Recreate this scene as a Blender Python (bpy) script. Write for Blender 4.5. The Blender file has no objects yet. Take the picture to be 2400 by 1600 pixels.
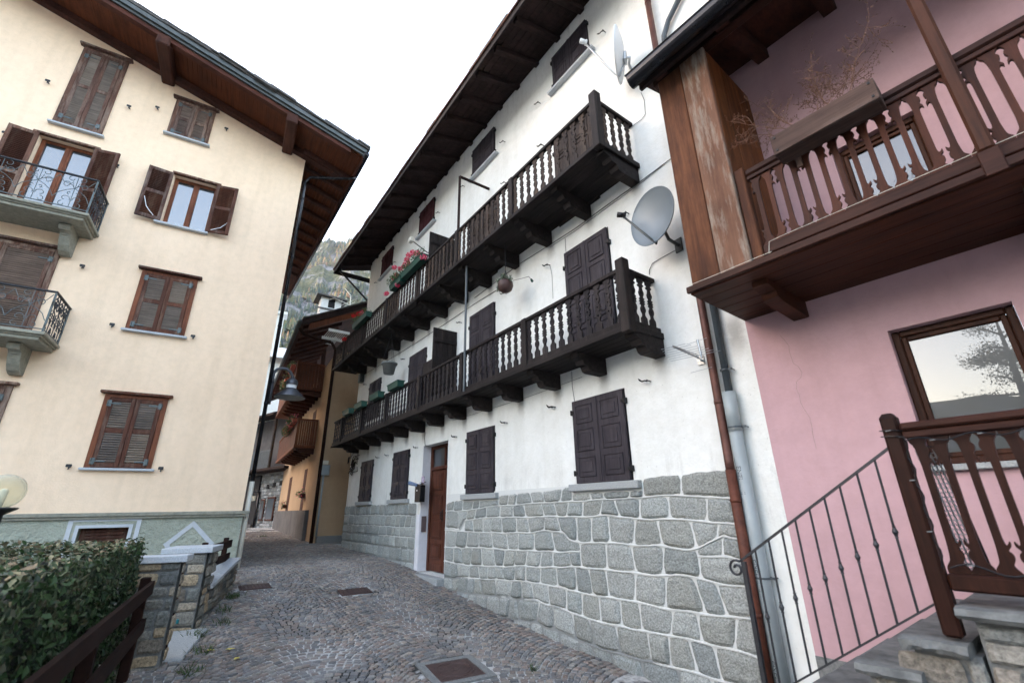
import bpy, math, random
from mathutils import Vector, Matrix, noise
from mathutils.geometry import tessellate_polygon
random.seed(7)
rad = math.radians
sc = bpy.context.scene
COL = sc.collection
CZ = 1.7                      # camera height; frame-local z is measured from the camera's level
# ---------------------------------------------------------------- camera model (calibrated)
FPX, PITCH, ROLL = 1054.4, rad(20.309), rad(-0.9266)
cf = Vector((0, math.cos(PITCH), math.sin(PITCH))); cu0 = Vector((0, -math.sin(PITCH), math.cos(PITCH))); cr0 = Vector((1, 0, 0))
cr = cr0*math.cos(ROLL)+cu0*math.sin(ROLL); cu = -cr0*math.sin(ROLL)+cu0*math.cos(ROLL)
ZM = {'Z1':(1200,0,.2551),'Z2':(1000,300,.2551),'Z3':(780,600,.2551),'Z4':(1200,500,.2551),'Z5':(780,950,.2551),'Z6':(1200,850,.2551),
'L1':(0,0,.38265),'L2':(0,500,.38265),'L3':(0,1000,.38265),'R1':(1500,0,.38265),'R2':(1500,500,.38265),'R3':(1500,1000,.38265),
'O':(0,0,1.02041),'ZC':(750,500,.2126),'ZD':(550,850,.1913),'ZE':(550,650,.1594),'ZF':(550,1150,.12755),'ZG':(900,1150,.38265),
'B1':(0,350,.1913),'B2':(0,600,.1913),'ZH':(300,1200,.1913),'ZI':(650,550,.12755)}
def P(z, x, y): a, b, c = ZM[z]; return (a+c*x, b+c*y)
def ray(p): return cr*((p[0]-1200)/FPX)-cu*((p[1]-800)/FPX)+cf
class Fr:
    """a vertical facade plane: local x = right when facing it, y = into the wall, z = up from camera level"""
    def __init__(s, az, D, side):
        a = rad(az); s.az = az; s.D = D
        d = Vector((math.sin(a), math.cos(a), 0)); n = Vector((math.cos(a), -math.sin(a), 0))
        s.ey = n*side; s.ex = -d if side > 0 else d
        s.M = Matrix(((s.ex.x, s.ey.x, 0, s.ey.x*D), (s.ex.y, s.ey.y, 0, s.ey.y*D), (0, 0, 1, CZ), (0, 0, 0, 1)))
    def xz(s, p, out=0): d = ray(p); t = (s.D-out)/d.dot(s.ey); q = d*t; return (q.dot(s.ex), q.z)
    def x(s, p, out=0): return s.xz(p, out)[0]
    def z(s, p, out=0): return s.xz(p, out)[1]
    def side(s, p, x): d = ray(p); t = x/d.dot(s.ex); q = d*t; return (s.D-q.dot(s.ey), q.z)
    def loc(s, w): q = Vector((w[0], w[1], 0)); return (q.dot(s.ex), q.dot(s.ey)-s.D)
W = Fr(-36.08, 4.4, 1); B = Fr(59.42, 11.4, -1); K = Fr(-38.66, 4.4865, 1)
# ---------------------------------------------------------------- materials
MATS = {}
def mat(name, rough=.85, spec=.3):
    m = bpy.data.materials.new(name); m.use_nodes = True
    nt = m.node_tree; b = nt.nodes['Principled BSDF']
    b.inputs['Roughness'].default_value = rough; b.inputs['Specular IOR Level'].default_value = spec
    MATS[name] = m
    return m, nt, b
def N(nt, t, **k):
    n = nt.nodes.new(t)
    for a, v in k.items():
        if a in ('operation', 'blend_type', 'data_type', 'feature', 'distance', 'wave_type', 'bands_direction', 'attribute_name', 'noise_dimensions', 'interpolation_type'): setattr(n, a, v)
        else: n.inputs[a.replace('_', ' ')].default_value = v
    return n
def L(nt, a, b): nt.links.new(a, b)
def coord(nt, scale=(1, 1, 1), kind='Object', rnd=False):
    tc = nt.nodes.new('ShaderNodeTexCoord'); mp = nt.nodes.new('ShaderNodeMapping')
    mp.inputs['Scale'].default_value = scale; L(nt, tc.outputs[kind], mp.inputs['Vector'])
    if rnd:
        oi = nt.nodes.new('ShaderNodeObjectInfo'); ml = N(nt, 'ShaderNodeVectorMath', operation='SCALE')
        ml.inputs[0].default_value = (37, 11, 23); L(nt, oi.outputs['Random'], ml.inputs['Scale']); L(nt, ml.outputs[0], mp.inputs['Location'])
    return mp.outputs['Vector']
def ramp(nt, fac, stops):
    r = nt.nodes.new('ShaderNodeValToRGB'); e = r.color_ramp.elements
    while len(e) < len(stops): e.new(.5)
    for i, (p, c) in enumerate(stops):
        e[i].position = p; e[i].color = (*c, 1) if len(c) == 3 else c
    L(nt, fac, r.inputs['Fac']); return r.outputs['Color']
def mixc(nt, fac, a, b, mode='MIX'):
    m = nt.nodes.new('ShaderNodeMix'); m.data_type = 'RGBA'; m.blend_type = mode
    for s_, v in ((0, fac), (6, a), (7, b)):
        if isinstance(v, (int, float)): m.inputs[s_].default_value = v
        elif isinstance(v, tuple): m.inputs[s_].default_value = (*v, 1)
        else: L(nt, v, m.inputs[s_])
    return m.outputs[2]
def bump(nt, b, h, strength=.3, dist=.01):
    bp = nt.nodes.new('ShaderNodeBump'); bp.inputs['Strength'].default_value = strength; bp.inputs['Distance'].default_value = dist
    L(nt, h, bp.inputs['Height']); L(nt, bp.outputs[0], b.inputs['Normal'])
def plaster(name, c, c2, bscale=55, bstr=.5, blot=.6, speck=0, lowdirt=None, dist=.008):
    m, nt, b = mat(name, .93, .15); v = coord(nt)
    n1 = N(nt, 'ShaderNodeTexNoise', Scale=blot, Detail=6, Roughness=.65); L(nt, v, n1.inputs['Vector'])
    n2 = N(nt, 'ShaderNodeTexNoise', Scale=bscale, Detail=4, Roughness=.6); L(nt, v, n2.inputs['Vector'])
    n3 = N(nt, 'ShaderNodeTexNoise', Scale=7, Detail=5, Roughness=.7); L(nt, v, n3.inputs['Vector'])
    col = ramp(nt, n1.outputs[0], [(.3, c2), (.62, c)])
    f3 = ramp(nt, n3.outputs[0], [(.35, (.93, .93, .92)), (.6, (1, 1, 1))]); col = mixc(nt, 1.0, col, f3, 'MULTIPLY')
    v4 = coord(nt, (2.2, 2.2, .16)); n4 = N(nt, 'ShaderNodeTexNoise', Scale=1.6, Detail=5, Roughness=.6); L(nt, v4, n4.inputs['Vector'])
    f4 = ramp(nt, n4.outputs[0], [(.3, (.9, .895, .88)), (.52, (1, 1, 1))]); col = mixc(nt, .65, col, f4, 'MULTIPLY')
    if speck:
        sp = N(nt, 'ShaderNodeTexNoise', Scale=38, Detail=2, Roughness=.5); L(nt, v, sp.inputs['Vector'])
        fs = ramp(nt, sp.outputs[0], [(.69, (0, 0, 0)), (.74, (1, 1, 1))]); mm = N(nt, 'ShaderNodeMath', operation='MULTIPLY'); mm.inputs[1].default_value = speck
        L(nt, fs, mm.inputs[0]); col = mixc(nt, mm.outputs[0], col, tuple(x*.35 for x in c))
    if lowdirt:
        z0, z1, dc = lowdirt
        sx = nt.nodes.new('ShaderNodeSeparateXYZ'); tc = nt.nodes.new('ShaderNodeTexCoord'); L(nt, tc.outputs['Object'], sx.inputs[0])
        ad = N(nt, 'ShaderNodeMath', operation='MULTIPLY_ADD'); ad.inputs[1].default_value = .5; L(nt, n3.outputs[0], ad.inputs[0]); L(nt, sx.outputs['Z'], ad.inputs[2])
        mr = nt.nodes.new('ShaderNodeMapRange'); mr.inputs[1].default_value = z0+.25; mr.inputs[2].default_value = z1+.25; mr.inputs[3].default_value = 1; mr.inputs[4].default_value = 0
        L(nt, ad.outputs[0], mr.inputs[0]); col = mixc(nt, mr.outputs[0], col, dc)
    L(nt, col, b.inputs['Base Color']); bump(nt, b, n2.outputs[0], bstr, dist); return m
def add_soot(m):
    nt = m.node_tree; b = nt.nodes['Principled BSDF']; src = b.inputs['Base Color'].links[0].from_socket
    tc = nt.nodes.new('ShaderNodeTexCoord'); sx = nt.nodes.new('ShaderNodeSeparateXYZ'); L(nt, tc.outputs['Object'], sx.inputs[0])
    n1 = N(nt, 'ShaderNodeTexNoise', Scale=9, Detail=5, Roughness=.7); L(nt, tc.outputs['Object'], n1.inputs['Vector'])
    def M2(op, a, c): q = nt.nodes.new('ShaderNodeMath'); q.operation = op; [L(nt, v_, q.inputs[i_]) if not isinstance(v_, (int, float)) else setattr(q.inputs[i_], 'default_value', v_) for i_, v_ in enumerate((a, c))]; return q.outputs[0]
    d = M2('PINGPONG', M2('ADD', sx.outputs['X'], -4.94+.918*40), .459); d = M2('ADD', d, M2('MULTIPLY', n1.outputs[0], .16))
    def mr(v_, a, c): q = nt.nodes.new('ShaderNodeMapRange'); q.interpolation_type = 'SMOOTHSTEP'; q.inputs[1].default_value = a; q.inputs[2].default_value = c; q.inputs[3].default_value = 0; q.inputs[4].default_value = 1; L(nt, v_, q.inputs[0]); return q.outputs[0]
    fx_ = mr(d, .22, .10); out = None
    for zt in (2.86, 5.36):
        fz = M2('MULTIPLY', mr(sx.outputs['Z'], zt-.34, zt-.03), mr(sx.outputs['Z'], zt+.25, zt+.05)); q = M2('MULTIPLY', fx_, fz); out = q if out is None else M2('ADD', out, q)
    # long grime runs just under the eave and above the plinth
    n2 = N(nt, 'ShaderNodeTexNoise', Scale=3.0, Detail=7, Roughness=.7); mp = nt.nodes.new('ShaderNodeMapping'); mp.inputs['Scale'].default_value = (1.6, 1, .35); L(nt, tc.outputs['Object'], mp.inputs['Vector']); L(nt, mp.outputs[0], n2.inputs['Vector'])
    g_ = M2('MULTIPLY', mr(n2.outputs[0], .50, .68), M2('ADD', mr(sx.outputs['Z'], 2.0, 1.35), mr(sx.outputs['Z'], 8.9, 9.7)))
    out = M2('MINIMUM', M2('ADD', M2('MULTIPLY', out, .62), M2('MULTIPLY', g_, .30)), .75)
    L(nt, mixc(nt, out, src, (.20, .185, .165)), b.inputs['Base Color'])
def wood(name, c, c2, axis='x', scale=1.0, rough=.7, rnd=False, worn=None, bstr=.35, boards=0):
    m, nt, b = mat(name, max(rough, .5), .12)
    s = [22*scale]*3; s['xyz'.index(axis)] = 1.3*scale; v = coord(nt, s, rnd=rnd)
    n1 = N(nt, 'ShaderNodeTexNoise', Scale=1.0, Detail=8, Roughness=.72, Distortion=.35); L(nt, v, n1.inputs['Vector'])
    v2 = coord(nt, rnd=rnd); n2 = N(nt, 'ShaderNodeTexNoise', Scale=2.2, Detail=4, Roughness=.6); L(nt, v2, n2.inputs['Vector'])
    col = ramp(nt, n1.outputs[0], [(.3, c2), (.5, c), (.72, tuple(min(1, x*1.45) for x in c))])
    col = mixc(nt, 1.0, col, ramp(nt, n2.outputs[0], [(.32, (.62, .62, .64)), (.65, (1.0, 1.0, 1.0))]), 'MULTIPLY')
    if worn:
        wc, amt = worn; n3 = N(nt, 'ShaderNodeTexNoise', Scale=1.0, Detail=6, Roughness=.75)
        s3 = [7]*3; s3['xyz'.index(axis)] = 1.1; L(nt, coord(nt, s3, rnd=rnd), n3.inputs['Vector'])
        f = ramp(nt, n3.outputs[0], [(1-amt-.12, (0, 0, 0)), (1-amt+.12, (1, 1, 1))]); col = mixc(nt, f, col, wc)
    if rnd:
        oi = nt.nodes.new('ShaderNodeObjectInfo'); col = mixc(nt, 1.0, col, ramp(nt, oi.outputs['Random'], [(0, (.72, .72, .76)), (1, (1.2, 1.15, 1.08))]), 'MULTIPLY')
    L(nt, col, b.inputs['Base Color']); bump(nt, b, n1.outputs[0], bstr, .004); return m
def plain(name, c, rough=.5, metal=0, var=.25, scale=8, spec=.4, bstr=.1):
    m, nt, b = mat(name, rough, spec); b.inputs['Metallic'].default_value = metal
    n1 = N(nt, 'ShaderNodeTexNoise', Scale=scale, Detail=5, Roughness=.65); L(nt, coord(nt), n1.inputs['Vector'])
    L(nt, ramp(nt, n1.outputs[0], [(.3, tuple(x*(1-var) for x in c)), (.68, tuple(min(1, x*(1+var*.4)) for x in c))]), b.inputs['Base Color'])
    bump(nt, b, n1.outputs[0], bstr, .004); return m
def attrmat(name, rough=.85, spec=.3, bscale=40, bstr=.5, dist=.006, trans=0, gran=0):
    m, nt, b = mat(name, rough, spec)
    at = N(nt, 'ShaderNodeAttribute'); at.attribute_name = 'Col'; col = at.outputs['Color']
    n1 = N(nt, 'ShaderNodeTexNoise', Scale=bscale, Detail=6, Roughness=.7); L(nt, coord(nt), n1.inputs['Vector'])
    if gran: col = mixc(nt, 1.0, col, ramp(nt, n1.outputs[0], [(.36, (1-gran,)*3), (.62, (1+gran*.55,)*3)]), 'MULTIPLY')
    L(nt, col, b.inputs['Base Color'])
    if bstr: bump(nt, b, n1.outputs[0], bstr, dist)
    if trans: b.inputs['Subsurface Weight'].default_value = 0
    return m
M_white = plaster('white_plaster', (.80, .81, .78), (.70, .70, .665), 26, .55, .9, .5)
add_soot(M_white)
M_whitefar = plaster('grey_plaster', (.56, .53, .48), (.42, .39, .35), 30, .7, 1.2, .3)
M_jamb = plaster('jamb_plaster', (.74, .74, .78), (.66, .66, .70), 60, .15, 1.0, 0, (-1.2, -.75, (.36, .37, .37)))
M_beige = plaster('beige_plaster', (.87, .68, .50), (.82, .63, .455), 34, .5, .45, 0)
M_green = plaster('green_rough_plaster', (.40, .425, .35), (.32, .345, .285), 16, 1.0, .8, 0, dist=.06)
M_trim = plain('pale_trim_paint', (.50, .53, .56), .8, 0, .1)
M_pink = plaster('pink_plaster', (.53, .345, .365), (.475, .305, .325), 22, .35, .7, .12)
M_ochre = plaster('ochre_plaster', (.44, .31, .195), (.37, .26, .165), 40, .5, .7, .3, (-1.0, -.7, (.27, .25, .23)))
M_dkrend = plaster('dark_render', (.13, .125, .125), (.085, .085, .09), 50, .8, 1.5, 0)
M_dark = wood('black_brown_wood', (.027, .022, .021), (.012, .010, .010), 'x', 1, .7, worn=((.075, .062, .055), .3))
M_darkz = wood('black_brown_wood_upright', (.027, .022, .021), (.012, .010, .010), 'z', 1, .65, True, worn=((.075, .058, .05), .34))
M_bal = wood('baluster_wood', (.058, .044, .037), (.024, .019, .018), 'z', 1.2, .7, True, worn=((.13, .092, .07), .36))
M_ballow = wood('low_baluster_wood', (.028, .024, .026), (.012, .011, .012), 'z', 1.2, .6, True, worn=((.075, .064, .062), .34))
M_shut = wood('violet_black_shutter', (0.051, 0.044, 0.051), (0.033, 0.027, 0.033), 'z', 1.4, .55, False, worn=((0.066, 0.058, 0.066), .3))
M_shutred = wood('wine_shutter', (0.068, 0.022, 0.026), (0.040, 0.014, 0.016), 'z', 1.2, .6)
M_door = wood('red_brown_door', (.10, .036, .022), (.055, .020, .013), 'z', 1.3, .5, False, worn=((.14, .065, .04), .3))
M_eave = wood('eave_wood_dark', (.034, .021, .019), (.018, .012, .011), 'y', .8, .8)
M_beigesoff = wood('soffit_wood_red', (0.113, 0.034, 0.014), (0.061, 0.019, 0.009), 'y', .7, .6)
M_purlin = wood('purlin_wood', (0.072, 0.029, 0.020), (0.038, 0.015, 0.012), 'y', .8, .65)
M_verge = wood('verge_wood', (.085, .030, .02), (.045, .018, .013), 'x', .8, .65)
M_louv = wood('louvre_wood_worn', (.13, .068, .05), (.075, .042, .033), 'z', 1.2, .7, True, worn=((.30, .235, .19), .42))
M_louvr = wood('louvre_wood_red', (.105, .045, .030), (.055, .026, .019), 'z', 1.2, .65, True, worn=((.19, .135, .105), .38))
M_slatg = wood('slat_grey', (.34, .30, .26), (.22, .19, .165), 'x', 1, .7, True)
M_slatd = wood('slat_dark', (.24, .19, .165), (.14, .11, .10), 'x', 1, .7, True)
M_frame = wood('window_frame_wood', (.19, .068, .035), (.11, .038, .022), 'z', 1.2, .5)
M_pwood = wood('pink_house_wood', (0.040, 0.015, 0.010), (0.018, 0.007, 0.006), 'x', 1.2, .45, worn=((0.068, 0.029, 0.018), .3))
M_pwoodz = wood('pink_house_wood_upright', (0.064, 0.025, 0.014), (0.027, 0.012, 0.009), 'z', 1.2, .45, True, worn=((0.111, 0.051, 0.030), .3))
M_pbal = wood('pink_baluster_wood', (0.061, 0.020, 0.011), (0.029, 0.010, 0.007), 'z', 1.6, .42, True, worn=((0.102, 0.047, 0.025), .3))
M_tbal = wood('terrace_baluster_wood', (0.029, 0.010, 0.006), (0.014, 0.005, 0.003), 'z', 1.6, .35, True, worn=((0.049, 0.017, 0.009), .3))
M_plank1 = wood('plank_orange', (0.132, 0.053, 0.025), (0.044, 0.017, 0.011), 'z', .42, .7, worn=((0.047, 0.020, 0.014), .42), bstr=.6)
M_plank2 = wood('plank_bleached', (.17, .088, .056), (.10, .048, .032), 'z', .5, .75, worn=((.33, .30, .25), .40), bstr=.7)
M_plank3 = wood('plank_inner', (.17, .062, .020), (.055, .02, .010), 'z', .5, .6, worn=((.06, .024, .012), .4), bstr=.5)
M_deckb = wood('deck_boards', (0.060, 0.020, 0.010), (0.027, 0.010, 0.006), 'x', .8, .5, worn=((0.096, 0.038, 0.021), .28))
M_plbox = wood('planter_board', (0.099, 0.064, 0.052), (0.042, 0.027, 0.022), 'x', .9, .8, worn=((0.149, 0.117, 0.104), .35), bstr=.8)
M_ochwood = wood('ochre_balcony_wood', (.13, .045, .021), (.06, .022, .012), 'z', 1.4, .6, True)
M_redfence = wood('fence_wood_dark', (.024, .010, .007), (.012, .006, .005), 'x', 1, .75)
M_iron = plain('dark_iron', (.045, .047, .052), .5, .6, .3, 20)
M_ironp = plain('painted_iron_grey', (.11, .135, .14), .5, .5, .35, 20)
M_black = plain('black_metal', (.018, .018, .02), .4, .5, .3)
M_gutter = plain('gutter_metal', (.022, .022, .026), .22, .6, .3, 6)
M_gutterg = plain('gutter_grey_green', (0.092, 0.100, 0.096), .35, .5, .25, 6)
M_redpipe = plain('copper_brown_pipe', (.115, .048, .036), .55, .3, .45, 5, bstr=.3)
M_redpipe2 = plain('rust_pipe', (.115, .036, .020), .65, .2, .5, 9, bstr=.3)
M_greypipe = plain('grey_plastic_pipe', (.30, .34, .35), .4, 0, .12, 3)
M_darkpipe = plain('dark_grey_pipe', (.07, .085, .095), .45, .2, .2, 3)
M_granite = None
M_tile = plain('roof_slate', (.10, .095, .09), .85, 0, .5, 6, bstr=.6)
M_stonesill = plain('granite_sill', (0.340, 0.357, 0.357), .85, 0, .35, 90, bstr=.5)
M_balcstone = plain('balcony_stone', (.27, .265, .215), .9, 0, .3, 14, bstr=.5)
M_marble = plain('white_capstone', (0.448, 0.480, 0.512), .75, 0, .25, 60, bstr=.4)
M_slab = plain('stone_tread', (.15, .155, .15), .9, 0, .5, 9, bstr=1.0)
M_paper = plain('paper', (.7, .72, .75), .7, 0, .1)
M_dish = plain('dish_grey', (0.155, 0.186, 0.208), .4, .2, .06, 2)
M_dishw = plain('dish_white', (.74, .76, .76), .5, 0, .05, 2)
M_alu = plain('aluminium', (.45, .47, .48), .35, .8, .2)
M_greenpl = plain('green_plastic', (.012, .058, .042), .5, 0, .3, 5)
M_terra = plain('terracotta', (.42, .10, .06), .7, 0, .2, 8)
M_greypot = plain('grey_pot', (.16, .17, .165), .6, 0, .2, 8)
M_lampm = plain('lamp_grey_metal', (.085, .09, .105), .4, .5, .15)
M_lampin = plain('lamp_inner', (.30, .31, .29), .5, 0, .1)
M_rust = plain('manhole_iron', (.095, .060, .055), .6, .5, .35, 30, bstr=.5)
M_cement = plain('cement_frame', (.19, .195, .19), .9, 0, .35, 40, bstr=.8)
M_cream = plain('cream_plastic', (.62, .60, .52), .5, 0, .1)
M_cable = plain('cable_grey', (.10, .10, .095), .7)
M_stem = plain('dry_stem', (.20, .105, .07), .9)
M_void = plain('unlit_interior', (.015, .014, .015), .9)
M_awn = plain('white_slat', (.62, .62, .58), .6, 0, .1)
M_leaf = attrmat('foliage', .55, .3, 30, 0)
M_flower = attrmat('petals', .7, .2, 30, 0)
M_stone = attrmat('plinth_stone', .9, .2, 55, .9, .016, gran=.42)
M_rubble = attrmat('rubble_stone', .9, .2, 38, .8, .012, gran=.45)
M_cobble = attrmat('porphyry_cobble', .62, .35, 60, .5, .006, gran=.25)
def glass(name, tint=(.02, .025, .03), f0=.5):
    m = bpy.data.materials.new(name); m.use_nodes = True; nt = m.node_tree; b = nt.nodes['Principled BSDF']; out = nt.nodes['Material Output']
    b.inputs['Base Color'].default_value = (*tint, 1); b.inputs['Roughness'].default_value = .3
    g = nt.nodes.new('ShaderNodeBsdfGlossy'); g.inputs['Roughness'].default_value = .0; g.inputs['Color'].default_value = (.95, .97, 1, 1)
    fr = N(nt, 'ShaderNodeLayerWeight', Blend=.3); mr = nt.nodes.new('ShaderNodeMapRange'); mr.inputs[3].default_value = f0; mr.inputs[4].default_value = 1
    L(nt, fr.outputs['Fresnel'], mr.inputs[0]); mx = nt.nodes.new('ShaderNodeMixShader')
    L(nt, mr.outputs[0], mx.inputs[0]); L(nt, b.outputs[0], mx.inputs[1]); L(nt, g.outputs[0], mx.inputs[2]); L(nt, mx.outputs[0], out.inputs['Surface'])
    MATS[name] = m; return m
M_glass = glass('window_glass', f0=.17); M_glassd = glass('door_glass', f0=.06); M_glassp = glass('large_pane_glass', f0=.055)
# ---------------------------------------------------------------- mesh builder
OFF = {}
class MB:
    def __init__(s): s.v = []; s.f = []; s.c = []
    def add(s, vs, fs, col=None):
        n = len(s.v); s.v += [tuple(q) for q in vs]; s.f += [tuple(i+n for i in f) for f in fs]
        if col is not None or s.c: s.c += [col or (1, 1, 1)]*len(fs)
        return s
    def box(s, x0, x1, y0, y1, z0, z1, M=None, col=None):
        v = [Vector(q) for q in ((x0, y0, z0), (x1, y0, z0), (x1, y1, z0), (x0, y1, z0), (x0, y0, z1), (x1, y0, z1), (x1, y1, z1), (x0, y1, z1))]
        if M: v = [M @ q for q in v]
        return s.add(v, [(0, 3, 2, 1), (4, 5, 6, 7), (0, 1, 5, 4), (1, 2, 6, 5), (2, 3, 7, 6), (3, 0, 4, 7)], col)
    def cham(s, x0, x1, y0, y1, z0, z1, c=.01, M=None, col=None):
        """box with chamfered edges"""
        X = (x0, x1); Y = (y0, y1); Zz = (z0, z1); v = []; idx = {}
        for i in (0, 1):
            for j in (0, 1):
                for k in (0, 1):
                    sx, sy, sz = (1-2*i)*c, (1-2*j)*c, (1-2*k)*c
                    for ax, q in (('x', (X[i], Y[j]+sy, Zz[k]+sz)), ('y', (X[i]+sx, Y[j], Zz[k]+sz)), ('z', (X[i]+sx, Y[j]+sy, Zz[k]))):
                        idx[(i, j, k, ax)] = len(v); v.append(Vector(q))
        f = []
        for i in (0, 1):
            a = [idx[(i, j, k, 'x')] for j, k in ((0, 0), (1, 0), (1, 1), (0, 1))]; f.append(a if i else a[::-1])
            a = [idx[(j, i, k, 'y')] for j, k in ((0, 0), (0, 1), (1, 1), (1, 0))]; f.append(a if i else a[::-1])
            a = [idx[(j, k, i, 'z')] for j, k in ((0, 0), (1, 0), (1, 1), (0, 1))]; f.append(a if i else a[::-1])
        for i in (0, 1):
            for j in (0, 1):
                f.append([idx[(i, j, 0, 'x')], idx[(i, j, 1, 'x')], idx[(i, j, 1, 'y')], idx[(i, j, 0, 'y')]])
                f.append([idx[(i, 0, j, 'x')], idx[(i, 1, j, 'x')], idx[(i, 1, j, 'z')], idx[(i, 0, j, 'z')]])
                f.append([idx[(0, i, j, 'y')], idx[(1, i, j, 'y')], idx[(1, i, j, 'z')], idx[(0, i, j, 'z')]])
                for k in (0, 1): f.append([idx[(i, j, k, 'x')], idx[(i, j, k, 'y')], idx[(i, j, k, 'z')]])
        if M: v = [M @ q for q in v]
        return s.add(v, f, col)
    def hexa(s, v8, col=None): return s.add(v8, [(0, 3, 2, 1), (4, 5, 6, 7), (0, 1, 5, 4), (1, 2, 6, 5), (2, 3, 7, 6), (3, 0, 4, 7)], col)
    def beam(s, a, b, w, h, up=(0, 0, 1), c=0):
        a = Vector(a); b = Vector(b); d = b-a; l = d.length; d.normalize(); u = Vector(up); r = d.cross(u); r.normalize(); u = r.cross(d)
        M = Matrix(((d.x, r.x, u.x, a.x), (d.y, r.y, u.y, a.y), (d.z, r.z, u.z, a.z), (0, 0, 0, 1)))
        return s.cham(0, l, -w/2, w/2, -h/2, h/2, c, M) if c else s.box(0, l, -w/2, w/2, -h/2, h/2, M)
    def tube(s, pts, r, n=8, col=None, cap=True):
        pts = [Vector(p) for p in pts]; rs = r if isinstance(r, (list, tuple)) else [r]*len(pts); vs = []; fs = []
        t0 = (pts[1]-pts[0]).normalized(); ref = Vector((0, 0, 1)) if abs(t0.z) < .9 else Vector((1, 0, 0)); a = t0.cross(ref).normalized()
        for i, p in enumerate(pts):
            t = (pts[min(i+1, len(pts)-1)]-pts[max(i-1, 0)]).normalized(); a = (a-t*a.dot(t)).normalized(); b = t.cross(a)
            for k in range(n): g = 2*math.pi*k/n; vs.append(p+(a*math.cos(g)+b*math.sin(g))*rs[i])
        for i in range(len(pts)-1):
            for k in range(n): k2 = (k+1) % n; fs.append((i*n+k, i*n+k2, (i+1)*n+k2, (i+1)*n+k))
        if cap: fs.append(tuple(range(n))[::-1]); fs.append(tuple((len(pts)-1)*n+k for k in range(n)))
        return s.add(vs, fs, col)
    def lathe(s, prof, n=24, M=None, col=None):
        vs = []; fs = []; m = len(prof)
        for r, z in prof:
            for k in range(n): g = 2*math.pi*k/n; q = Vector((r*math.cos(g), r*math.sin(g), z)); vs.append(M @ q if M else q)
        for i in range(m-1):
            for k in range(n): k2 = (k+1) % n; fs.append((i*n+k, i*n+k2, (i+1)*n+k2, (i+1)*n+k))
        return s.add(vs, fs, col)
    def prism(s, poly, holes, y0, y1, M=None, plane='xz', col=None):
        """extrude a 2D outline (with holes) between y0 and y1"""
        def p3(q, y): v = Vector((q[0], y, q[1])) if plane == 'xz' else (Vector((y, q[0], q[1])) if plane == 'yz' else Vector((q[0], q[1], y))); return M @ v if M else v
        loops = [poly]+list(holes); flat = [q for l in loops for q in l]
        tri = tessellate_polygon([[Vector((q[0], q[1], 0)) for q in l] for l in loops]); n = len(flat)
        vs = [p3(q, y0) for q in flat]+[p3(q, y1) for q in flat]; fs = [tuple(t) for t in tri]+[tuple(i+n for i in t[::-1]) for t in tri]
        o = 0
        for l in loops:
            k = len(l)
            for i in range(k): j = (i+1) % k; fs.append((o+i, o+j, o+j+n, o+i+n))
            o += k
        return s.add(vs, fs, col)
    def build(s, name, m, parent=None, frame=None, origin=(0, 0, 0), smooth=False, own=False, recalc=False):
        me = bpy.data.meshes.new(name)
        o = bpy.data.objects.new(name, me); COL.objects.link(o)
        if parent is not None:
            off = OFF[parent.name]; o.parent = parent; OFF[o.name] = off
        else:
            off = Vector(origin); OFF[o.name] = off
            o.matrix_world = (frame.M if frame else Matrix.Translation((0, 0, CZ))) @ Matrix.Translation(off)
        vs = s.v if own else [(a-off[0], b-off[1], c-off[2]) for a, b, c in s.v]
        me.from_pydata(vs, [], s.f)
        if s.c:
            ca = me.color_attributes.new('Col', 'FLOAT_COLOR', 'CORNER'); buf = []
            for p_, c in zip(me.polygons, s.c): buf += [c[0], c[1], c[2], 1.0]*p_.loop_total
            ca.data.foreach_set('color', buf)
        if m: me.materials.append(m)
        if smooth: me.polygons.foreach_set('use_smooth', [True]*len(me.polygons))
        if recalc:
            import bmesh
            bm = bmesh.new(); bm.from_mesh(me); bmesh.ops.recalc_face_normals(bm, faces=bm.faces); bm.to_mesh(me); bm.free()
        me.update(); return o
def tag(o, label=None, cat=None, group=None, kind=None):
    for k, v in (('label', label), ('category', cat), ('group', group), ('kind', kind)):
        if v: o[k] = v
    return o
def thing(name, label, cat, frame, x, y, z, group=None):
    o = bpy.data.objects.new(name, None); COL.objects.link(o); o.empty_display_size = .2
    OFF[o.name] = Vector((x, y, z)); o.matrix_world = (frame.M if frame else Matrix.Translation((0, 0, CZ))) @ Matrix.Translation((x, y, z))
    return tag(o, label, cat, group)
def inst(src, parent, x, y, z, rz=0, sx=1):
    """a copy of a part mesh placed in the parent's frame coordinates"""
    c = src.copy(); COL.objects.link(c); c.parent = parent; off = OFF[parent.name]; OFF[c.name] = off
    c.matrix_parent_inverse = Matrix(); c.location = (x-off[0], y-off[1], z-off[2]); c.rotation_euler = (0, 0, rz); c.scale = (sx, 1, 1)
    for ch in src.children:
        d = ch.copy(); COL.objects.link(d); d.parent = c; OFF[d.name] = off
    return c
def place(src, x, y, z, parent, rz=0, sx=1):
    off = OFF[parent.name]; src.location = (x-off[0], y-off[1], z-off[2]); src.rotation_euler = (0, 0, rz); src.scale = (sx, 1, 1)
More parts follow.
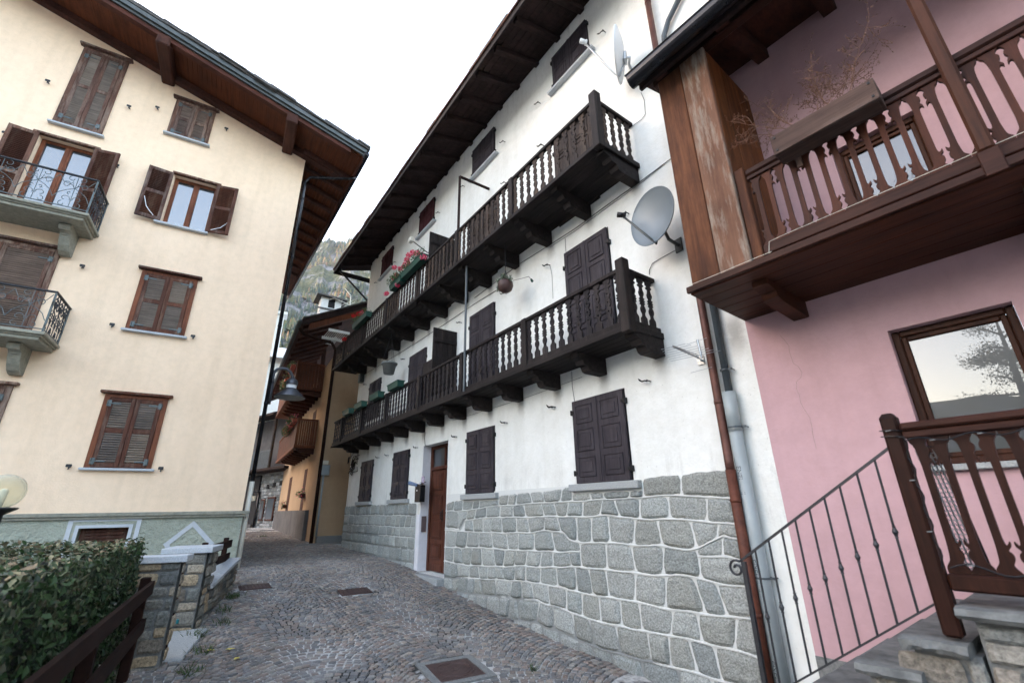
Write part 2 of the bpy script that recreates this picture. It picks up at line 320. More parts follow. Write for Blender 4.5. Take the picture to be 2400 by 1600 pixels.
def holed_wall(mb, x0, x1, z0, z1, holes, y=0, depth=.2, top=None):
    """wall sheet in the xz plane with rectangular openings and their reveals"""
    xs = sorted({x0, x1, *[h[0] for h in holes], *[h[1] for h in holes]}); zs = sorted({z0, z1, *[h[2] for h in holes], *[h[3] for h in holes]})
    for a, b in zip(xs, xs[1:]):
        for c, d in zip(zs, zs[1:]):
            if any(h[0] < (a+b)/2 < h[1] and h[2] < (c+d)/2 < h[3] for h in holes): continue
            mb.add([(a, y, c), (b, y, c), (b, y, d), (a, y, d)], [(0, 1, 2, 3)])
    for h in holes:
        a, b, c, d = h[:4]; e = y+(h[4] if len(h) > 4 else depth)
        mb.add([(a, y, c), (a, e, c), (a, e, d), (a, y, d)], [(0, 1, 2, 3)]); mb.add([(b, y, c), (b, e, c), (b, e, d), (b, y, d)], [(3, 2, 1, 0)])
        mb.add([(a, y, d), (b, y, d), (b, e, d), (a, e, d)], [(3, 2, 1, 0)]); mb.add([(a, y, c), (b, y, c), (b, e, c), (a, e, c)], [(0, 1, 2, 3)])
# ================================================================ GROUND
FU = [-60, -12, -5, 0, 3.6, 4.4, 5.6, 7.2, 8.45, 9.86, 12, 14.7, 20, 30, 60, 400]
FZ = [-3.6, -2.3, -2.1, -1.85, -1.68, -1.64, -1.58, -1.43, -1.30, -1.12, -1.05, -.985, -.89, -.8, -.4, 2]
def gz(u):
    s_ = 0
    for du in (-.5, -.25, 0, .25, .5):
        q = u+du
        for i in range(len(FU)-1):
            if q <= FU[i+1]: break
        t = (q-FU[i])/(FU[i+1]-FU[i]); s_ += FZ[i]+(FZ[i+1]-FZ[i])*t
    return s_/5
UD = -W.ex; VD = W.ey
def uv2w(u, v): return (UD.x*u+VD.x*v, UD.y*u+VD.y*v)
def w2uv(x, y): return (UD.x*x+UD.y*y, VD.x*x+VD.y*y)
def gw(x, y): return gz(w2uv(x, y)[0])
def ground_hit(p):
    d = ray(p); t = 1.0
    while t < 60:
        q = d*t
        if q.z < gw(q.x, q.y): return q
        t += .01
    return q
m, nt, b = mat('paving_bed', .95, .1)
v = coord(nt); n1 = N(nt, 'ShaderNodeTexNoise', Scale=.75, Detail=5, Roughness=.62, Distortion=.8); L(nt, v, n1.inputs['Vector'])
n2 = N(nt, 'ShaderNodeTexNoise', Scale=25, Detail=5, Roughness=.7); L(nt, v, n2.inputs['Vector'])
c_ = ramp(nt, n1.outputs[0], [(.46, (.06, .06, .058)), (.52, (.50, .49, .47))]); c_ = mixc(nt, 1, c_, ramp(nt, n2.outputs[0], [(.35, (.6,)*3), (.65, (1.1,)*3)]), 'MULTIPLY')
L(nt, c_, b.inputs['Base Color']); bump(nt, b, n2.outputs[0], .6, .01); M_bed = m
g = MB()
us = [-60, -40, -25, -15, -10, -7]+[-5+.5*i for i in range(61)]+[26, 28, 30, 35, 40, 50, 60, 80, 110, 150]
vs_ = [-120, -80, -50, -30, -20, -12, -8, -5, -3, -1.5, 0, 1.5, 3, 4.5, 6, 9, 14, 22, 35, 60, 100]
gv = []
for u in us:
    for v_ in vs_: x_, y_ = uv2w(u, v_); gv.append((x_, y_, gz(u)))
g.add(gv, [(i*len(vs_)+j, (i+1)*len(vs_)+j, (i+1)*len(vs_)+j+1, i*len(vs_)+j+1) for i in range(len(us)-1) for j in range(len(vs_)-1)])
tag(g.build('ground', M_bed, recalc=True), kind='structure')
# cobbles in segmental arcs, each one a chamfered block of its own colour
cb = MB(); rng = random.Random(3); S = .086; AW = 1.38; HH = .36
cols = [(.135, .12, .112), (.145, .125, .115), (.12, .12, .12), (.17, .162, .15), (.125, .122, .122), (.15, .122, .108), (.10, .10, .103), (.18, .158, .138)]
covers = []   # (u0,u1,v0,v1) rectangles to leave free, filled below
def put_cover(p, hu, hv, rot=0): q = ground_hit(p); u_, v_ = w2uv(q.x, q.y); covers.append((u_, v_, hu, hv, rot)); return (u_, v_)
cov = [put_cover(P('O', 1045, 1541), .27, .27), put_cover(P('O', 815, 1359), .12, .21), put_cover(P('O', 585, 1348), .10, .19)]
for c in range(-3, 5):
    vc = -.55+AW*(c+.5)
    r = 0; u0 = 3.6
    while u0+r*S < 24.5:
        k = -AW/2
        while k < AW/2-.02:
            wd = S*rng.uniform(.86, 1.18); h = HH*(1-(2*(k+wd/2)/AW)**2); sl = -HH*8*(k+wd/2)/AW/AW; ln = math.sqrt(1+sl*sl)
            wk = wd/ln; uc = u0+r*S+h+rng.uniform(-.006, .006); vv = vc+k+wk/2; k += wk
            if not (-.95 < vv < 4.36): continue
            if any(abs(uc-a) < hu+.10 and abs(vv-b_) < hv+.10 for a, b_, hu, hv, _ in covers): continue
            a = math.atan(sl)+rng.uniform(-.05, .05); hx = wd/2-.0055; hy = S/ln/2*1.0-.005; hy = S*math.cos(math.atan(sl))/2-.005
            z = gz(uc)+.013+rng.uniform(-.004, .004)+.012*noise.noise(Vector((uc*.9, vv*.9, 0))); tl = rng.uniform(-.003, .003); tl2 = rng.uniform(-.003, .003)
            ca, sa = math.cos(a), math.sin(a); q8 = []
            for (fx, fy, dz) in ((-1, -1, -.02), (1, -1, -.02), (1, 1, -.02), (-1, 1, -.02), (-.84, -.82, 0), (.84, -.82, 0), (.84, .82, 0), (-.84, .82, 0)):
                jx = rng.uniform(-.004, .004); lx = fx*hx+jx; ly = fy*hy+rng.uniform(-.004, .004)
                pv = vv+lx*ca-ly*sa; pu = uc+lx*sa+ly*ca; X, Y = uv2w(pu, pv); q8.append((X, Y, z+dz+tl*fx+tl2*fy))
            cc = cols[rng.randrange(8)]; s_ = 1.5*rng.uniform(.78, 1.18)*(1+.35*noise.noise(Vector((uc*.5, vv*.5, 7)))); cc = (cc[0]*s_*1.02, cc[1]*s_, cc[2]*s_*.98)
            cb.add(q8, [(4, 5, 6, 7), (0, 1, 5, 4), (1, 2, 6, 5), (2, 3, 7, 6), (3, 0, 4, 7)], cc)
        r += 1
ob = cb.build('cobbled_road', M_cobble, recalc=True); tag(ob, kind='structure')
# manhole covers
def frame_rect(u_, v_, hu, hv, z, rot=0):
    M = Matrix(((UD.x, VD.x, 0, UD.x*u_+VD.x*v_), (UD.y, VD.y, 0, UD.y*u_+VD.y*v_), (0, 0, 1, z), (0, 0, 0, 1)))
    sl = (gz(u_+.3)-gz(u_-.3))/.6
    return M @ Matrix.Rotation(-math.atan(sl), 4, 'Y') @ Matrix.Rotation(rot, 4, 'Z')
labs = ['dark square manhole cover with a round ring, framed in pale cement, nearest the camera', 'rectangular rusty manhole cover in the middle of the road below the red door', 'rectangular rusty manhole cover beside the low stone wall']
for i, (u_, v_) in enumerate(cov):
    hu, hv = ((.26, .25), (.17, .26), (.15, .24))[i]; rot = (.12, .02, 0)[i]
    t = thing('manhole_cover', labs[i], 'manhole cover', None, *uv2w(u_, v_), gz(u_), 'manhole covers in the road')
    M = frame_rect(u_, v_, hu, hv, gz(u_)+.012, rot)
    if i == 0:
        f_ = MB()
        for a in ((-hu-.08, -hu, -hv-.08, hv+.08), (hu, hu+.08, -hv-.08, hv+.08), (-hu, hu, -hv-.08, -hv), (-hu, hu, hv, hv+.08)): f_.box(a[0], a[1], a[2], a[3], -.03, .008, M)
        f_.build('cement_surround', M_cement, t)
    pl = MB(); pl.cham(-hu+.006, hu-.006, -hv+.006, hv-.006, -.03, .006, .004, M)
    for k in range(9):
        for j in range(9):
            if i == 0: continue
            a, b_ = -hu+.03+k*(2*hu-.06)/8, -hv+.03+j*(2*hv-.06)/8; pl.box(a-.006, a+.006, b_-.009, b_+.009, .006, .009, M)
    lid = pl.build('lid', M_rust, t)
    if i == 0:
        rg = MB()
        for r0 in (.2, .165, .03): rg.tube([M @ Vector((r0*math.cos(k*.1963), r0*math.sin(k*.1963), .006)) for k in range(33)], .006, 6, cap=False)
        rg.build('ring', M_rust, lid)
# small stuff: cement strip along plinth, weeds, fallen leaves
def leafcluster(mb, c, n, r, size, cols_, rz=.6, rng=random):
    for _ in range(n):
        d = Vector((rng.gauss(0, 1), rng.gauss(0, 1), rng.gauss(0, 1)*rz)); d.normalize(); q = Vector(c)+d*r*rng.random()**.4
        q.z = c[2]+(q.z-c[2])*rz if rz < .5 else q.z
        a = Vector((rng.gauss(0, 1), rng.gauss(0, 1), rng.gauss(0, 1))).normalized(); b_ = a.cross(Vector((rng.gauss(0, 1), rng.gauss(0, 1), rng.gauss(0, 1)))).normalized(); s_ = size*rng.uniform(.6, 1.3)
        mb.add([q-a*s_, q-b_*s_*.5, q+a*s_, q+b_*s_*.5], [(0, 1, 2, 3)], cols_[rng.randrange(len(cols_))])
wd_ = MB(); rg_ = random.Random(5)
for (zx, x_, y_, k) in (('ZH', 830, 1530, 1.3), ('ZH', 1300, 1050, 1.0), ('ZH', 1190, 1215, 1), ('ZH', 1170, 1370, 1), ('L3', 1225, 1385, 1.6), ('L3', 1165, 1515, 1.2), ('L3', 1200, 1300, 1), ('ZF', 520, 845, 1.4), ('ZG', 912, 1107, .4), ('L3', 1420, 1050, 1)):
    q = ground_hit(P(zx, x_, y_))
    for _ in range(int(45*k)):
        bx = q.x+rg_.gauss(0, .05)*k; by = q.y+rg_.gauss(0, .05)*k; z = gw(bx, by); h = rg_.uniform(.03, .10); a = rg_.uniform(0, 6.3); dx, dy = math.cos(a)*.006, math.sin(a)*.006; lx, ly = rg_.gauss(0, .035), rg_.gauss(0, .035)
        wd_.add([(bx-dx, by-dy, z), (bx+dx, by+dy, z), (bx+lx+dx*.8, by+ly+dy*.8, z+h*.7), (bx+lx*1.5, by+ly*1.5, z+h)], [(0, 1, 2, 3)], ((.035, .07, .02), (.05, .085, .025), (.06, .075, .03))[rg_.randrange(3)])
tag(wd_.build('weeds', M_leaf), 'small green weed tufts growing along the road edge', 'weeds', kind='stuff')
for i, (x_, y_) in enumerate(((1405, 1378), (1445, 1437), (1285, 1385))):
    q = ground_hit(P('L3', x_, y_)); z = gw(q.x, q.y)+.03; lf = MB(); a = .4+i*1.3
    pts = [(math.cos(a+k*math.pi/4)*(.055 if k % 4 == 0 else .03), math.sin(a+k*math.pi/4)*(.055 if k % 4 == 0 else .03), .006*(k % 2)) for k in range(8)]
    lf.add([(q.x+p[0], q.y+p[1], z+p[2]) for p in pts]+[(q.x, q.y, z+.012)], [(k, (k+1) % 8, 8) for k in range(8)], (.42, .36, .10))
    tag(lf.build('fallen_leaf', M_leaf, origin=(q.x, q.y, z)), ('larger yellow fallen leaf lying farther from the camera on the cobbles', 'yellow fallen leaf lying nearest the camera on the cobbles', 'small yellow fallen leaf beside the weed tuft at the road edge')[i], 'leaf', 'fallen leaves on the road')

# ================================================================ WHITE HOUSE
def WU(u): return -u
XR, XL = -2.02, -14.72
WH = thing('white_house', 'tall white plastered house with two long black carved wooden balconies and a grey stone plinth', 'house', W, -8, 0, -1.2)
dxl, dxr, dzt = -9.46, -8.29, 1.325
mb = MB(); holed_wall(mb, XL, XR, -2.2, 8.62, [(dxl, dxr, -1.19, dzt, .24)])
for a in ((XL, 0, XL, 9), ): mb.add([(XL, 0, -2.2), (XL, 8, -2.2), (XL, 8, 8.62), (XL, 0, 8.62)], [(0, 1, 2, 3)])
mb.add([(XR, 8, -2.2), (XL, 8, -2.2), (XL, 8, 8.62), (XR, 8, 8.62)], [(0, 1, 2, 3)])
mb.add([(XL, 0, 8.62), (XR, 0, 8.62), (XR, 8, 8.62), (XL, 8, 8.62)], [(0, 1, 2, 3)])
mb.add([(XR, 0, 4.9), (3, 0, 4.9), (3, 0, 8.62), (XR, 0, 8.62)], [(0, 1, 2, 3)]); mb.add([(XR, 0, 8.62), (3, 0, 8.62), (3, 8, 8.62), (XR, 8, 8.62)], [(0, 1, 2, 3)])
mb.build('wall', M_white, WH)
# door jamb + step + door
j = MB()
j.box(dxl+.001, dxl+.012, .0, .238, -1.18, dzt-.003); j.box(dxl-.15, dxl-.001, -.012, .02, -1.25, -.10); j.box(dxr-.012, dxr-.001, 0, .238, -1.18, dzt-.003)
j.build('door_jamb', M_jamb, WH)
d = MB(); yd = .215
d.cham(dxl+.013, dxl+.075, yd-.03, yd+.05, -1.18, dzt-.004, .005); d.cham(dxr-.075, dxr-.013, yd-.03, yd+.05, -1.18, dzt-.004, .005)
d.cham(dxl+.076, dxr-.076, yd-.03, yd+.05, dzt-.07, dzt-.004, .005); d.cham(dxl+.076, dxr-.076, yd-.045, yd+.05, .80, .87, .008); 
xm = (dxl+dxr)/2+.08; d.cham(xm-.025, xm+.025, yd-.02, yd+.04, .871, dzt-.071, .004)
door = d.build('door', M_door, WH)
for (a, b_) in ((dxl+.077, xm-.003), (xm+.003, dxr-.077)):
    lf = MB(); lf.cham(a, b_, yd, yd+.045, -1.17, .797, .004); n_ = 4; zz0 = -1.09; hh = (.797+1.09)/n_
    for k in range(n_):
        c0 = zz0+k*hh+.05; c1 = zz0+(k+1)*hh-.05
        if k == 0: c0 += .1
        lf.cham(a+.075, b_-.075, yd-.012, yd, c0, c1, .012); lf.cham(a+.11, b_-.11, yd-.022, yd-.012, c0+.04, c1-.04, .008)
    if a < xm-.1: lf.cham(a+.01, b_-.01, yd-.014, yd, -1.16, -1.03, .008)
    lf.build('door_leaf', M_door, door)
gl = MB(); gl.box(dxl+.08, xm-.028, yd+.012, yd+.018, .875, dzt-.075); gl.box(xm+.028, dxr-.08, yd+.012, yd+.018, .875, dzt-.075); gl.build('transom_pane', M_glassd, door)
h = MB(); h.tube([(xm-.05, yd-.005, -.05), (xm-.05, yd-.05, -.05), (xm-.05, yd-.055, -.18), (xm-.05, yd-.005, -.19)], .01, 8); h.cham(xm-.07, xm-.035, yd-.012, yd-.001, -.24, 0, .004); h.build('handle', M_black, door)
st = MB(); st.cham(dxl-.12, dxr+.02, -.17, .20, -1.55, -1.19, .015); st.build('doorstep', M_stonesill, WH)
# shutters: closed pairs
HK = MB()
def paneled_leaf(mb, a, b_, z0, z1, y, npan, th=.035):
    mb.cham(a, b_, y-th, y, z0, z1, .004); hh = (z1-z0)/npan; st_ = .085 if (b_-a) > .4 else (b_-a)*.2
    for k in range(npan):
        c0 = z0+k*hh+(.09 if k == 0 else .05); c1 = z0+(k+1)*hh-(.09 if k == npan-1 else .05)
        # sunk look: proud rails around a recessed field with a raised centre
        mb.cham(a+st_, b_-st_, y-th-.004, y-th, c0, c1, .002)
        for q in ((a+st_-.012, a+st_, c0, c1), (b_-st_, b_-st_+.012, c0, c1)): mb.cham(q[0], q[1], y-th-.014, y-th, q[2], q[3], .004)
        for q in ((c0-.012, c0), (c1, c1+.012)): mb.cham(a+st_-.012, b_-st_+.012, y-th-.014, y-th, q[0], q[1], .004)
        mb.cham(a+st_+.04, b_-st_-.04, y-th-.013, y-th-.004, c0+.045, c1-.045, .006)
def white_window(a, b_, z0, z1, npan, m_, sill=True, label=None, sillm=None, sillh=.09, sd=.06):
    w = MB(); w.box(a-.01, b_+.01, -.004, .0, z0-.005, z1+.01)
    wo = w.build('window', M_black, WH)
    if label: wo['label'] = label
    mid = (a+b_)/2
    for q in ((a, mid-.003), (mid+.003, b_)):
        s_ = MB(); paneled_leaf(s_, q[0], q[1], z0, z1, -.012, npan)
        s_.cham(mid-.02, mid+.02, -.058, -.048, z0+.005, z1-.005, .003) if q[0] == a else None
        s_.build('shutter', m_, wo)
    for zf in (.12, .86):
        for sx, xx in ((-1, a), (1, b_)):
            hg = MB(); zq = z0+(z1-z0)*zf; hg.cham(xx-.03, xx+.03, -.056, -.048, zq-.02, zq+.02, .002); hg.cham(xx+sx*.005-.015+sx*.02, xx+sx*.005+.015+sx*.02, -.05, 0, zq-.035, zq+.035, .004); hg.build('hinge', M_black, wo)
    if sill: s_ = MB(); s_.cham(a-.12, b_+.13, -sd, 0, z0-sillh-.005, z0-.006, .008); s_.build('sill', sillm or M_stonesill, wo)
def xr(z, xa, ya, xb, yb, out=0): return W.x(P(z, xa, ya), out), W.x(P(z, xb, yb), out)
sid = .09
a, b_ = xr('Z6', 590, 700, 1070, 650); white_window(a, b_, .29, 1.39, 3, M_shut, sd=sid, label='large closed shutters nearest the grey pipe')
a, b_ = xr('Z5', 1243, 500, 1489, 500); white_window(a, b_, .25, 1.36, 3, M_shut, sd=sid)
a, b_ = xr('Z5', 558, 650, 698, 640); white_window(a, b_, .24, 1.34, 3, M_shut, sd=sid)
a, b_ = xr('Z5', 262, 700, 362, 700); white_window(a, b_, .235, 1.32, 3, M_shut, sd=sid)
# middle floor doors behind the lower balcony
a, b_ = xr('Z4', 505, 560, 905, 400); white_window(a, b_, 1.98, 3.78, 4, M_shut, False)
a, b_ = xr('Z3', 1271, 700, 1493, 600); white_window(a, b_, 1.98, 3.74, 4, M_shut, False)
a, b_ = xr('Z3', 715, 1000, 864, 900); white_window(a, b_, 1.98, 3.70, 4, M_shut, False)
a, b_ = xr('Z3', 347, 1230, 448, 1150); white_window(a, b_, 2.5, 3.66, 3, M_shut, False)
# upper floor doors behind the upper balcony
def xw(p1, p2): return W.x(p1), W.x(p2)
for (p1, p2) in (((1302, 357), (1389, 293)), ((1104.6, 555), (1165.8, 499)), ((1005, 631), (1062, 580)), ((905, 700), (938, 672))):
    a, b_ = xw(p1, p2); white_window(a, b_, 4.35, 6.1, 4, M_bal, False)
# attic windows
for (z, q1, q2, m_) in (('Z1', (383, 650), (698, 330), M_shut), ('Z2', (433, 300), (630, 120), M_shut), ('ZC', (1110, 100), (1263, 20), M_shutred), ('ZC', (693, 580), (806, 480), M_shutred)):
    a, b_ = xr(z, *q1, *q2); white_window(a, b_, 7.30, 8.10, 2, m_, True, sillm=M_marble, sillh=.05, sd=.10)
# dogs that hold the shutters open
def hook(o_mb, x, z, s_=1, fr=None):
    o_mb.tube([(x, .0, z), (x, -.06, z), (x+.005*s_, -.075, z+.005)], .008, 6)
    o_mb.tube([(x, -.06, z-.01), (x-.03*s_, -.068, z+.004), (x-.07*s_, -.07, z+.0), (x-.095*s_, -.07, z+.02), (x-.12*s_, -.07, z+.045)], [.011, .009, .009, .012, .006], 6)
HKM = MB(); hook(HKM, 0, 0); hk0 = None
for (z, x_, y_) in (('Z1', 860, 300), ('Z1', 262, 952), ('Z1', 290, 1338), ('Z2', 722, 130), ('Z2', 1077, 165), ('Z2', 733, 507), ('Z2', 350, 538), ('Z2', 122, 780), ('Z2', 1858, 788), ('Z2', 1135, 1262), ('Z2', 733, 1522), ('Z3', 1185, 612), ('Z3', 662, 948), ('Z3', 2045, 1385), ('Z5', 1605, 158), ('Z5', 1142, 286), ('Z5', 783, 386), ('Z5', 515, 458), ('Z5', 428, 478), ('Z6', 400, 408), ('Z6', 1272, 168), ('ZC', 840, 540), ('ZC', 630, 765), ('Z3', 310, 1180)):
    x, zz = W.xz(P(z, x_, y_))
    if hk0 is None: hk0 = HKM.build('shutter_hook', M_black, WH, own=True); place(hk0, x, 0, zz, WH)
    else: inst(hk0, WH, x, 0, zz)
# plinth of squared stones with raised white pointing ------------------------------------------------
def zg(*pts): return [W.xz(P('ZG', *p), .05) for p in pts]
def interp(pl, x):
    if x <= pl[0][0]: return pl[0][1]
    for (a, za), (c, zc) in zip(pl, pl[1:]):
        if x <= c: return za+(zc-za)*(x-a)/(c-a)
    return pl[-1][1]
XD = dxr+.03; XE = -2.44
top = zg((370, 30), (480, 28), (680, 5)); top = [(top[0][0], .12), (top[1][0], .13)]
TP = [(XD, .11), (-8.0, .15), (-7.0, .17), (-6.0, .22), (-5.2, .23), (-4.6, .27), (-3.4, .31), (-2.44, .33)]
c1 = zg((380, 125), (480, 120), (600, 105), (700, 88), (1000, 70), (1160, 62), (1370, 50), (1550, 40), (1650, 28), (2170, 38))
c2 = zg((370, 232), (468, 236), (478, 180), (700, 160), (1000, 155), (1160, 160), (1380, 150), (1550, 165), (1650, 175), (1850, 185), (2060, 190), (2190, 212))
c3 = zg((380, 240), (600, 255), (800, 258), (1000, 245), (1100, 258), (1125, 300), (1200, 318), (1400, 320), (1600, 335), (1850, 355), (1920, 350), (2000, 310), (2080, 270), (2130, 295), (2210, 298))
c4 = zg((370, 345), (600, 350), (800, 365), (1000, 370), (1190, 372), (1400, 400), (1920, 405), (2100, 400), (2240, 440))
c5 = zg((370, 430), (500, 455), (700, 460), (900, 465), (1200, 468), (1400, 485), (1600, 510), (1850, 525), (1950, 550), (2100, 580), (2250, 590))
c6 = zg((370, 530), (600, 540), (880, 558), (1050, 590), (1200, 630), (1400, 655), (1580, 690), (1750, 725), (1900, 750), (2050, 770), (2290, 795))
c7 = zg((370, 610), (600, 640), (930, 672), (1270, 790), (1450, 840), (1600, 860), (1900, 915), (2050, 965), (2200, 990), (2330, 1040))
def wob(pl, sd):
    n_ = int((pl[-1][0]-pl[0][0])/.07); return [(x, interp(pl, x)+.020*noise.noise(Vector((x*3.1, sd*7.7, 0)))+.008*noise.noise(Vector((x*11, sd*3.3, 2)))) for x in [pl[0][0]+(pl[-1][0]-pl[0][0])*k/n_ for k in range(n_+1)]]
c1, c2, c3, c4, c5, c6, c7 = [wob(c_, i_+1) for i_, c_ in enumerate((c1, c2, c3, c4, c5, c6, c7))]
c8 = [(x, z-.27) for x, z in c7]; c9 = [(x, z-.3) for x, z in c8]; c10 = [(x, z-.3) for x, z in c9]
sb = MB(); mt = MB(); rs = random.Random(11)
scol = [(.325, .345, .33), (.295, .315, .30), (.345, .36, .34), (.31, .32, .295), (.28, .30, .29), (.365, .38, .36)]
def stone(mb, L_, R_, Tf, Bf, ins=.0095, hmax=.05, base=0.0, colr=None, nx=9, nz=8, sg=-1, cvar=None, rr=.09):
    """one quarry-faced stone filling the cell between two joints and two course lines"""
    col = colr or scol[rs.randrange(len(scol))]; k = rs.uniform(.86, 1.1); col = tuple(c*k for c in col); sd = rs.uniform(0, 99); hm = hmax*rs.uniform(.65, 1.15)
    vs = []; ny = nz; ox, oz = rs.uniform(-.3, .3), rs.uniform(-.3, .3)
    for i in range(nx+1):
        for jn in range(nz+1):
            s_, t_ = i/nx, jn/nz
            # rounded-corner square mapping
            a, b_ = 2*s_-1, 2*t_-1; ra = rr; aa = a*(1-ra*max(0, abs(b_)-.4)**2*abs(a)*2.2); bb = b_*(1-ra*max(0, abs(a)-.4)**2*abs(b_)*2.2); s2, t2 = (aa+1)/2, (bb+1)/2
            z_mid = .5; xl = L_(t2); xr_ = R_(t2); x = xl+ins+(xr_-xl-2*ins)*s2; zb = Bf(x)+ins; zt = Tf(x)-ins; z = zb+(zt-zb)*t2
            e = min(1-abs(a), 1-abs(b_)); pr_ = min(1, e*3.2)**.55
            w = noise.noise(Vector((x*4+sd, z*4, sd)))*.55+noise.noise(Vector((x*13, z*13+sd, 3)))*.3
            if e <= 0.001: x += .010*noise.noise(Vector((x*20, z*20, sd))); z += .010*noise.noise(Vector((x*20, z*20, sd+9)))
            y = base-(pr_*hm*(1+.5*w)+ (ox*(s_-.5)+oz*(t_-.5))*.05*pr_) if e > 0.001 else base-.017
            vs.append((x, y, z))
    fs = [(i*(nz+1)+q, (i+1)*(nz+1)+q, (i+1)*(nz+1)+q+1, i*(nz+1)+q+1) for i in range(nx) for q in range(nz)]
    mb.add(vs, fs, col)
def band(mb, x0, x1, T_, B_, wmin=.22, wmax=.55, **k):
    x = x0; js = [x0]
    while x < x1-wmin*.8:
        h = interp(T_, x+.15)-interp(B_, x+.15); w_ = rs.uniform(wmin, wmax)*(1 if h > .2 else .8); x = min(x+w_, x1)
        if x1-x < wmin*.6: x = x1
        js.append(x)
    if js[-1] < x1: js.append(x1)
    sk = [0]+[rs.uniform(-.045, .045)*min(1, (interp(T_, q_)-interp(B_, q_))/.25) for q_ in js[1:-1]]+[0]
    for i in range(len(js)-1):
        a, b_, s1, s2 = js[i], js[i+1], sk[i], sk[i+1]
        if interp(T_, (a+b_)/2)-interp(B_, (a+b_)/2) < .07: continue
        stone(mb, lambda t, a=a, s1=s1: a+s1*(2*t-1), lambda t, b_=b_, s2=s2: b_+s2*(2*t-1), lambda x: interp(T_, x), lambda x: interp(B_, x), **k)
# leave room for sills in the top course
def notch(T_, rects):
    out = []
    xs = sorted(set([p[0] for p in T_]+[q for r_ in rects for q in (r_[0]-.002, r_[0]+.002, r_[1]-.002, r_[1]+.002)]))
    for x in xs:
        z = interp(T_, x)
        for r_ in rects:
            if r_[0] <= x <= r_[1]: z = min(z, r_[2])
        out.append((x, z))
    return out
w4 = xr('Z6', 590, 700, 1070, 650); w3 = xr('Z5', 1243, 500, 1489, 500)
s4 = (w4[0]-.13, w4[1]+.14); s3_ = (w3[0]-.13, w3[1]+.14)
for (x0, x1, T_) in ((XD, s3_[0], TP), (s3_[0], s3_[1], [(-99, .135), (99, .135)]), (s3_[1], s4[0], TP), (s4[0], s4[1], [(-99, .175), (99, .175)]), (s4[1], XE, TP)): band(sb, x0, x1, T_, c1, .26, .52)
band(sb, XD, XE, c1, c2, .3, .55); xs_ = W.x(P('ZG', 1105, 280), .05)
band(sb, XD, XE, c2, c3, .26, .42); band(sb, XD, W.x(P('ZG', 1190, 350), .05), c3, c4, .28, .45)
band(sb, XD, W.x(P('ZG', 1195, 420), .05), c4, c5, .26, .45); xq = W.x(P('ZG', 1920, 450), .05); band(sb, W.x(P('ZG', 1195, 420), .05), xq, c3, c5, .36, .5)
band(sb, xq, XE, c3, c4, .25, .35); band(sb, xq, XE, c4, c5, .4, .6)
band(sb, XD, XE, c5, c6, .22, .42); band(sb, XD, XE, c6, c7, .22, .42); band(sb, XD, XE, c7, c8, .22, .45); band(sb, XD, XE, c8, c9, .25, .45); band(sb, XD, XE, c9, c10, .25, .5)
# left of the door
sb_right = sb; sb = MB()
x0, x1 = XL+.0, dxl-.155; hs = [.12, -.12, -.37, -.57, -.80, -1.05, -1.3, -1.55]
prev = [(x0, .13), (x1, .13)]
w2 = xr('Z5', 558, 650, 698, 640); w1 = xr('Z5', 262, 700, 362, 700)
lefts = []
for i, h_ in enumerate(hs[1:]):
    cur = [(x0+k*.45, h_+.035*noise.noise(Vector((k*.6, i*3.3, 0)))) for k in range(13)]
    if i == 0:
        for (p_, q_, zt) in ((x0, w1[0]-.13, None), (w1[0]-.13, w1[1]+.14, .125), (w1[1]+.14, w2[0]-.13, None), (w2[0]-.13, w2[1]+.14, .13), (w2[1]+.14, x1, None)):
            if q_-p_ > .1: band(sb, p_, q_, [(-99, zt or .14), (99, zt or .14)], cur, .2, .4)
    else: band(sb, x0, x1, prev, cur, .24, .5)
    prev = cur; lefts.append(cur)
# end face towards the camera side: returns of the plinth
for z0_ in (-1.9, -1.62, -1.36, -1.08, -.8, -.52, -.24, .04):
    sb_right.cham(XE-.01, XE+.012, -.055, -.001, z0_+.01, z0_+.26, .006, col=scol[2])
pb = MB(); pb.box(XD, XE, -.014, -.001, -2.2, .27); pb2_ = MB(); pb2_.box(x0, x1, -.014, -.001, -2.2, .10)
m, nt, b = mat('pointing_mortar', .9, .15); tc = nt.nodes.new('ShaderNodeTexCoord'); sx = nt.nodes.new('ShaderNodeSeparateXYZ'); L(nt, tc.outputs['Object'], sx.inputs[0])
n1 = N(nt, 'ShaderNodeTexNoise', Scale=2.2, Detail=4, Roughness=.6); L(nt, tc.outputs['Object'], n1.inputs['Vector'])
ad = N(nt, 'ShaderNodeMath', operation='MULTIPLY_ADD'); ad.inputs[1].default_value = .9; L(nt, n1.outputs[0], ad.inputs[0])
a2 = N(nt, 'ShaderNodeMath', operation='MULTIPLY_ADD'); a2.inputs[1].default_value = .105; L(nt, sx.outputs['X'], a2.inputs[0]); L(nt, sx.outputs['Z'], a2.inputs[2]); L(nt, a2.outputs[0], ad.inputs[2])
L(nt, ramp(nt, ad.outputs[0], [(.62, (.26, .27, .265)), (.72, (.60, .61, .59))]), b.inputs['Base Color']); M_mort = m
plin = sb_right.build('stone_plinth', M_stone, WH, smooth=False)
plin['label'] = 'grey granite plinth of irregular squared blocks right of the door'
pb.build('plinth_backing', M_mort, plin)
plin2 = sb.build('stone_plinth', M_stone, WH); plin2['label'] = 'granite plinth left of the door'; pb2_.build('plinth_backing', M_mort, plin2)
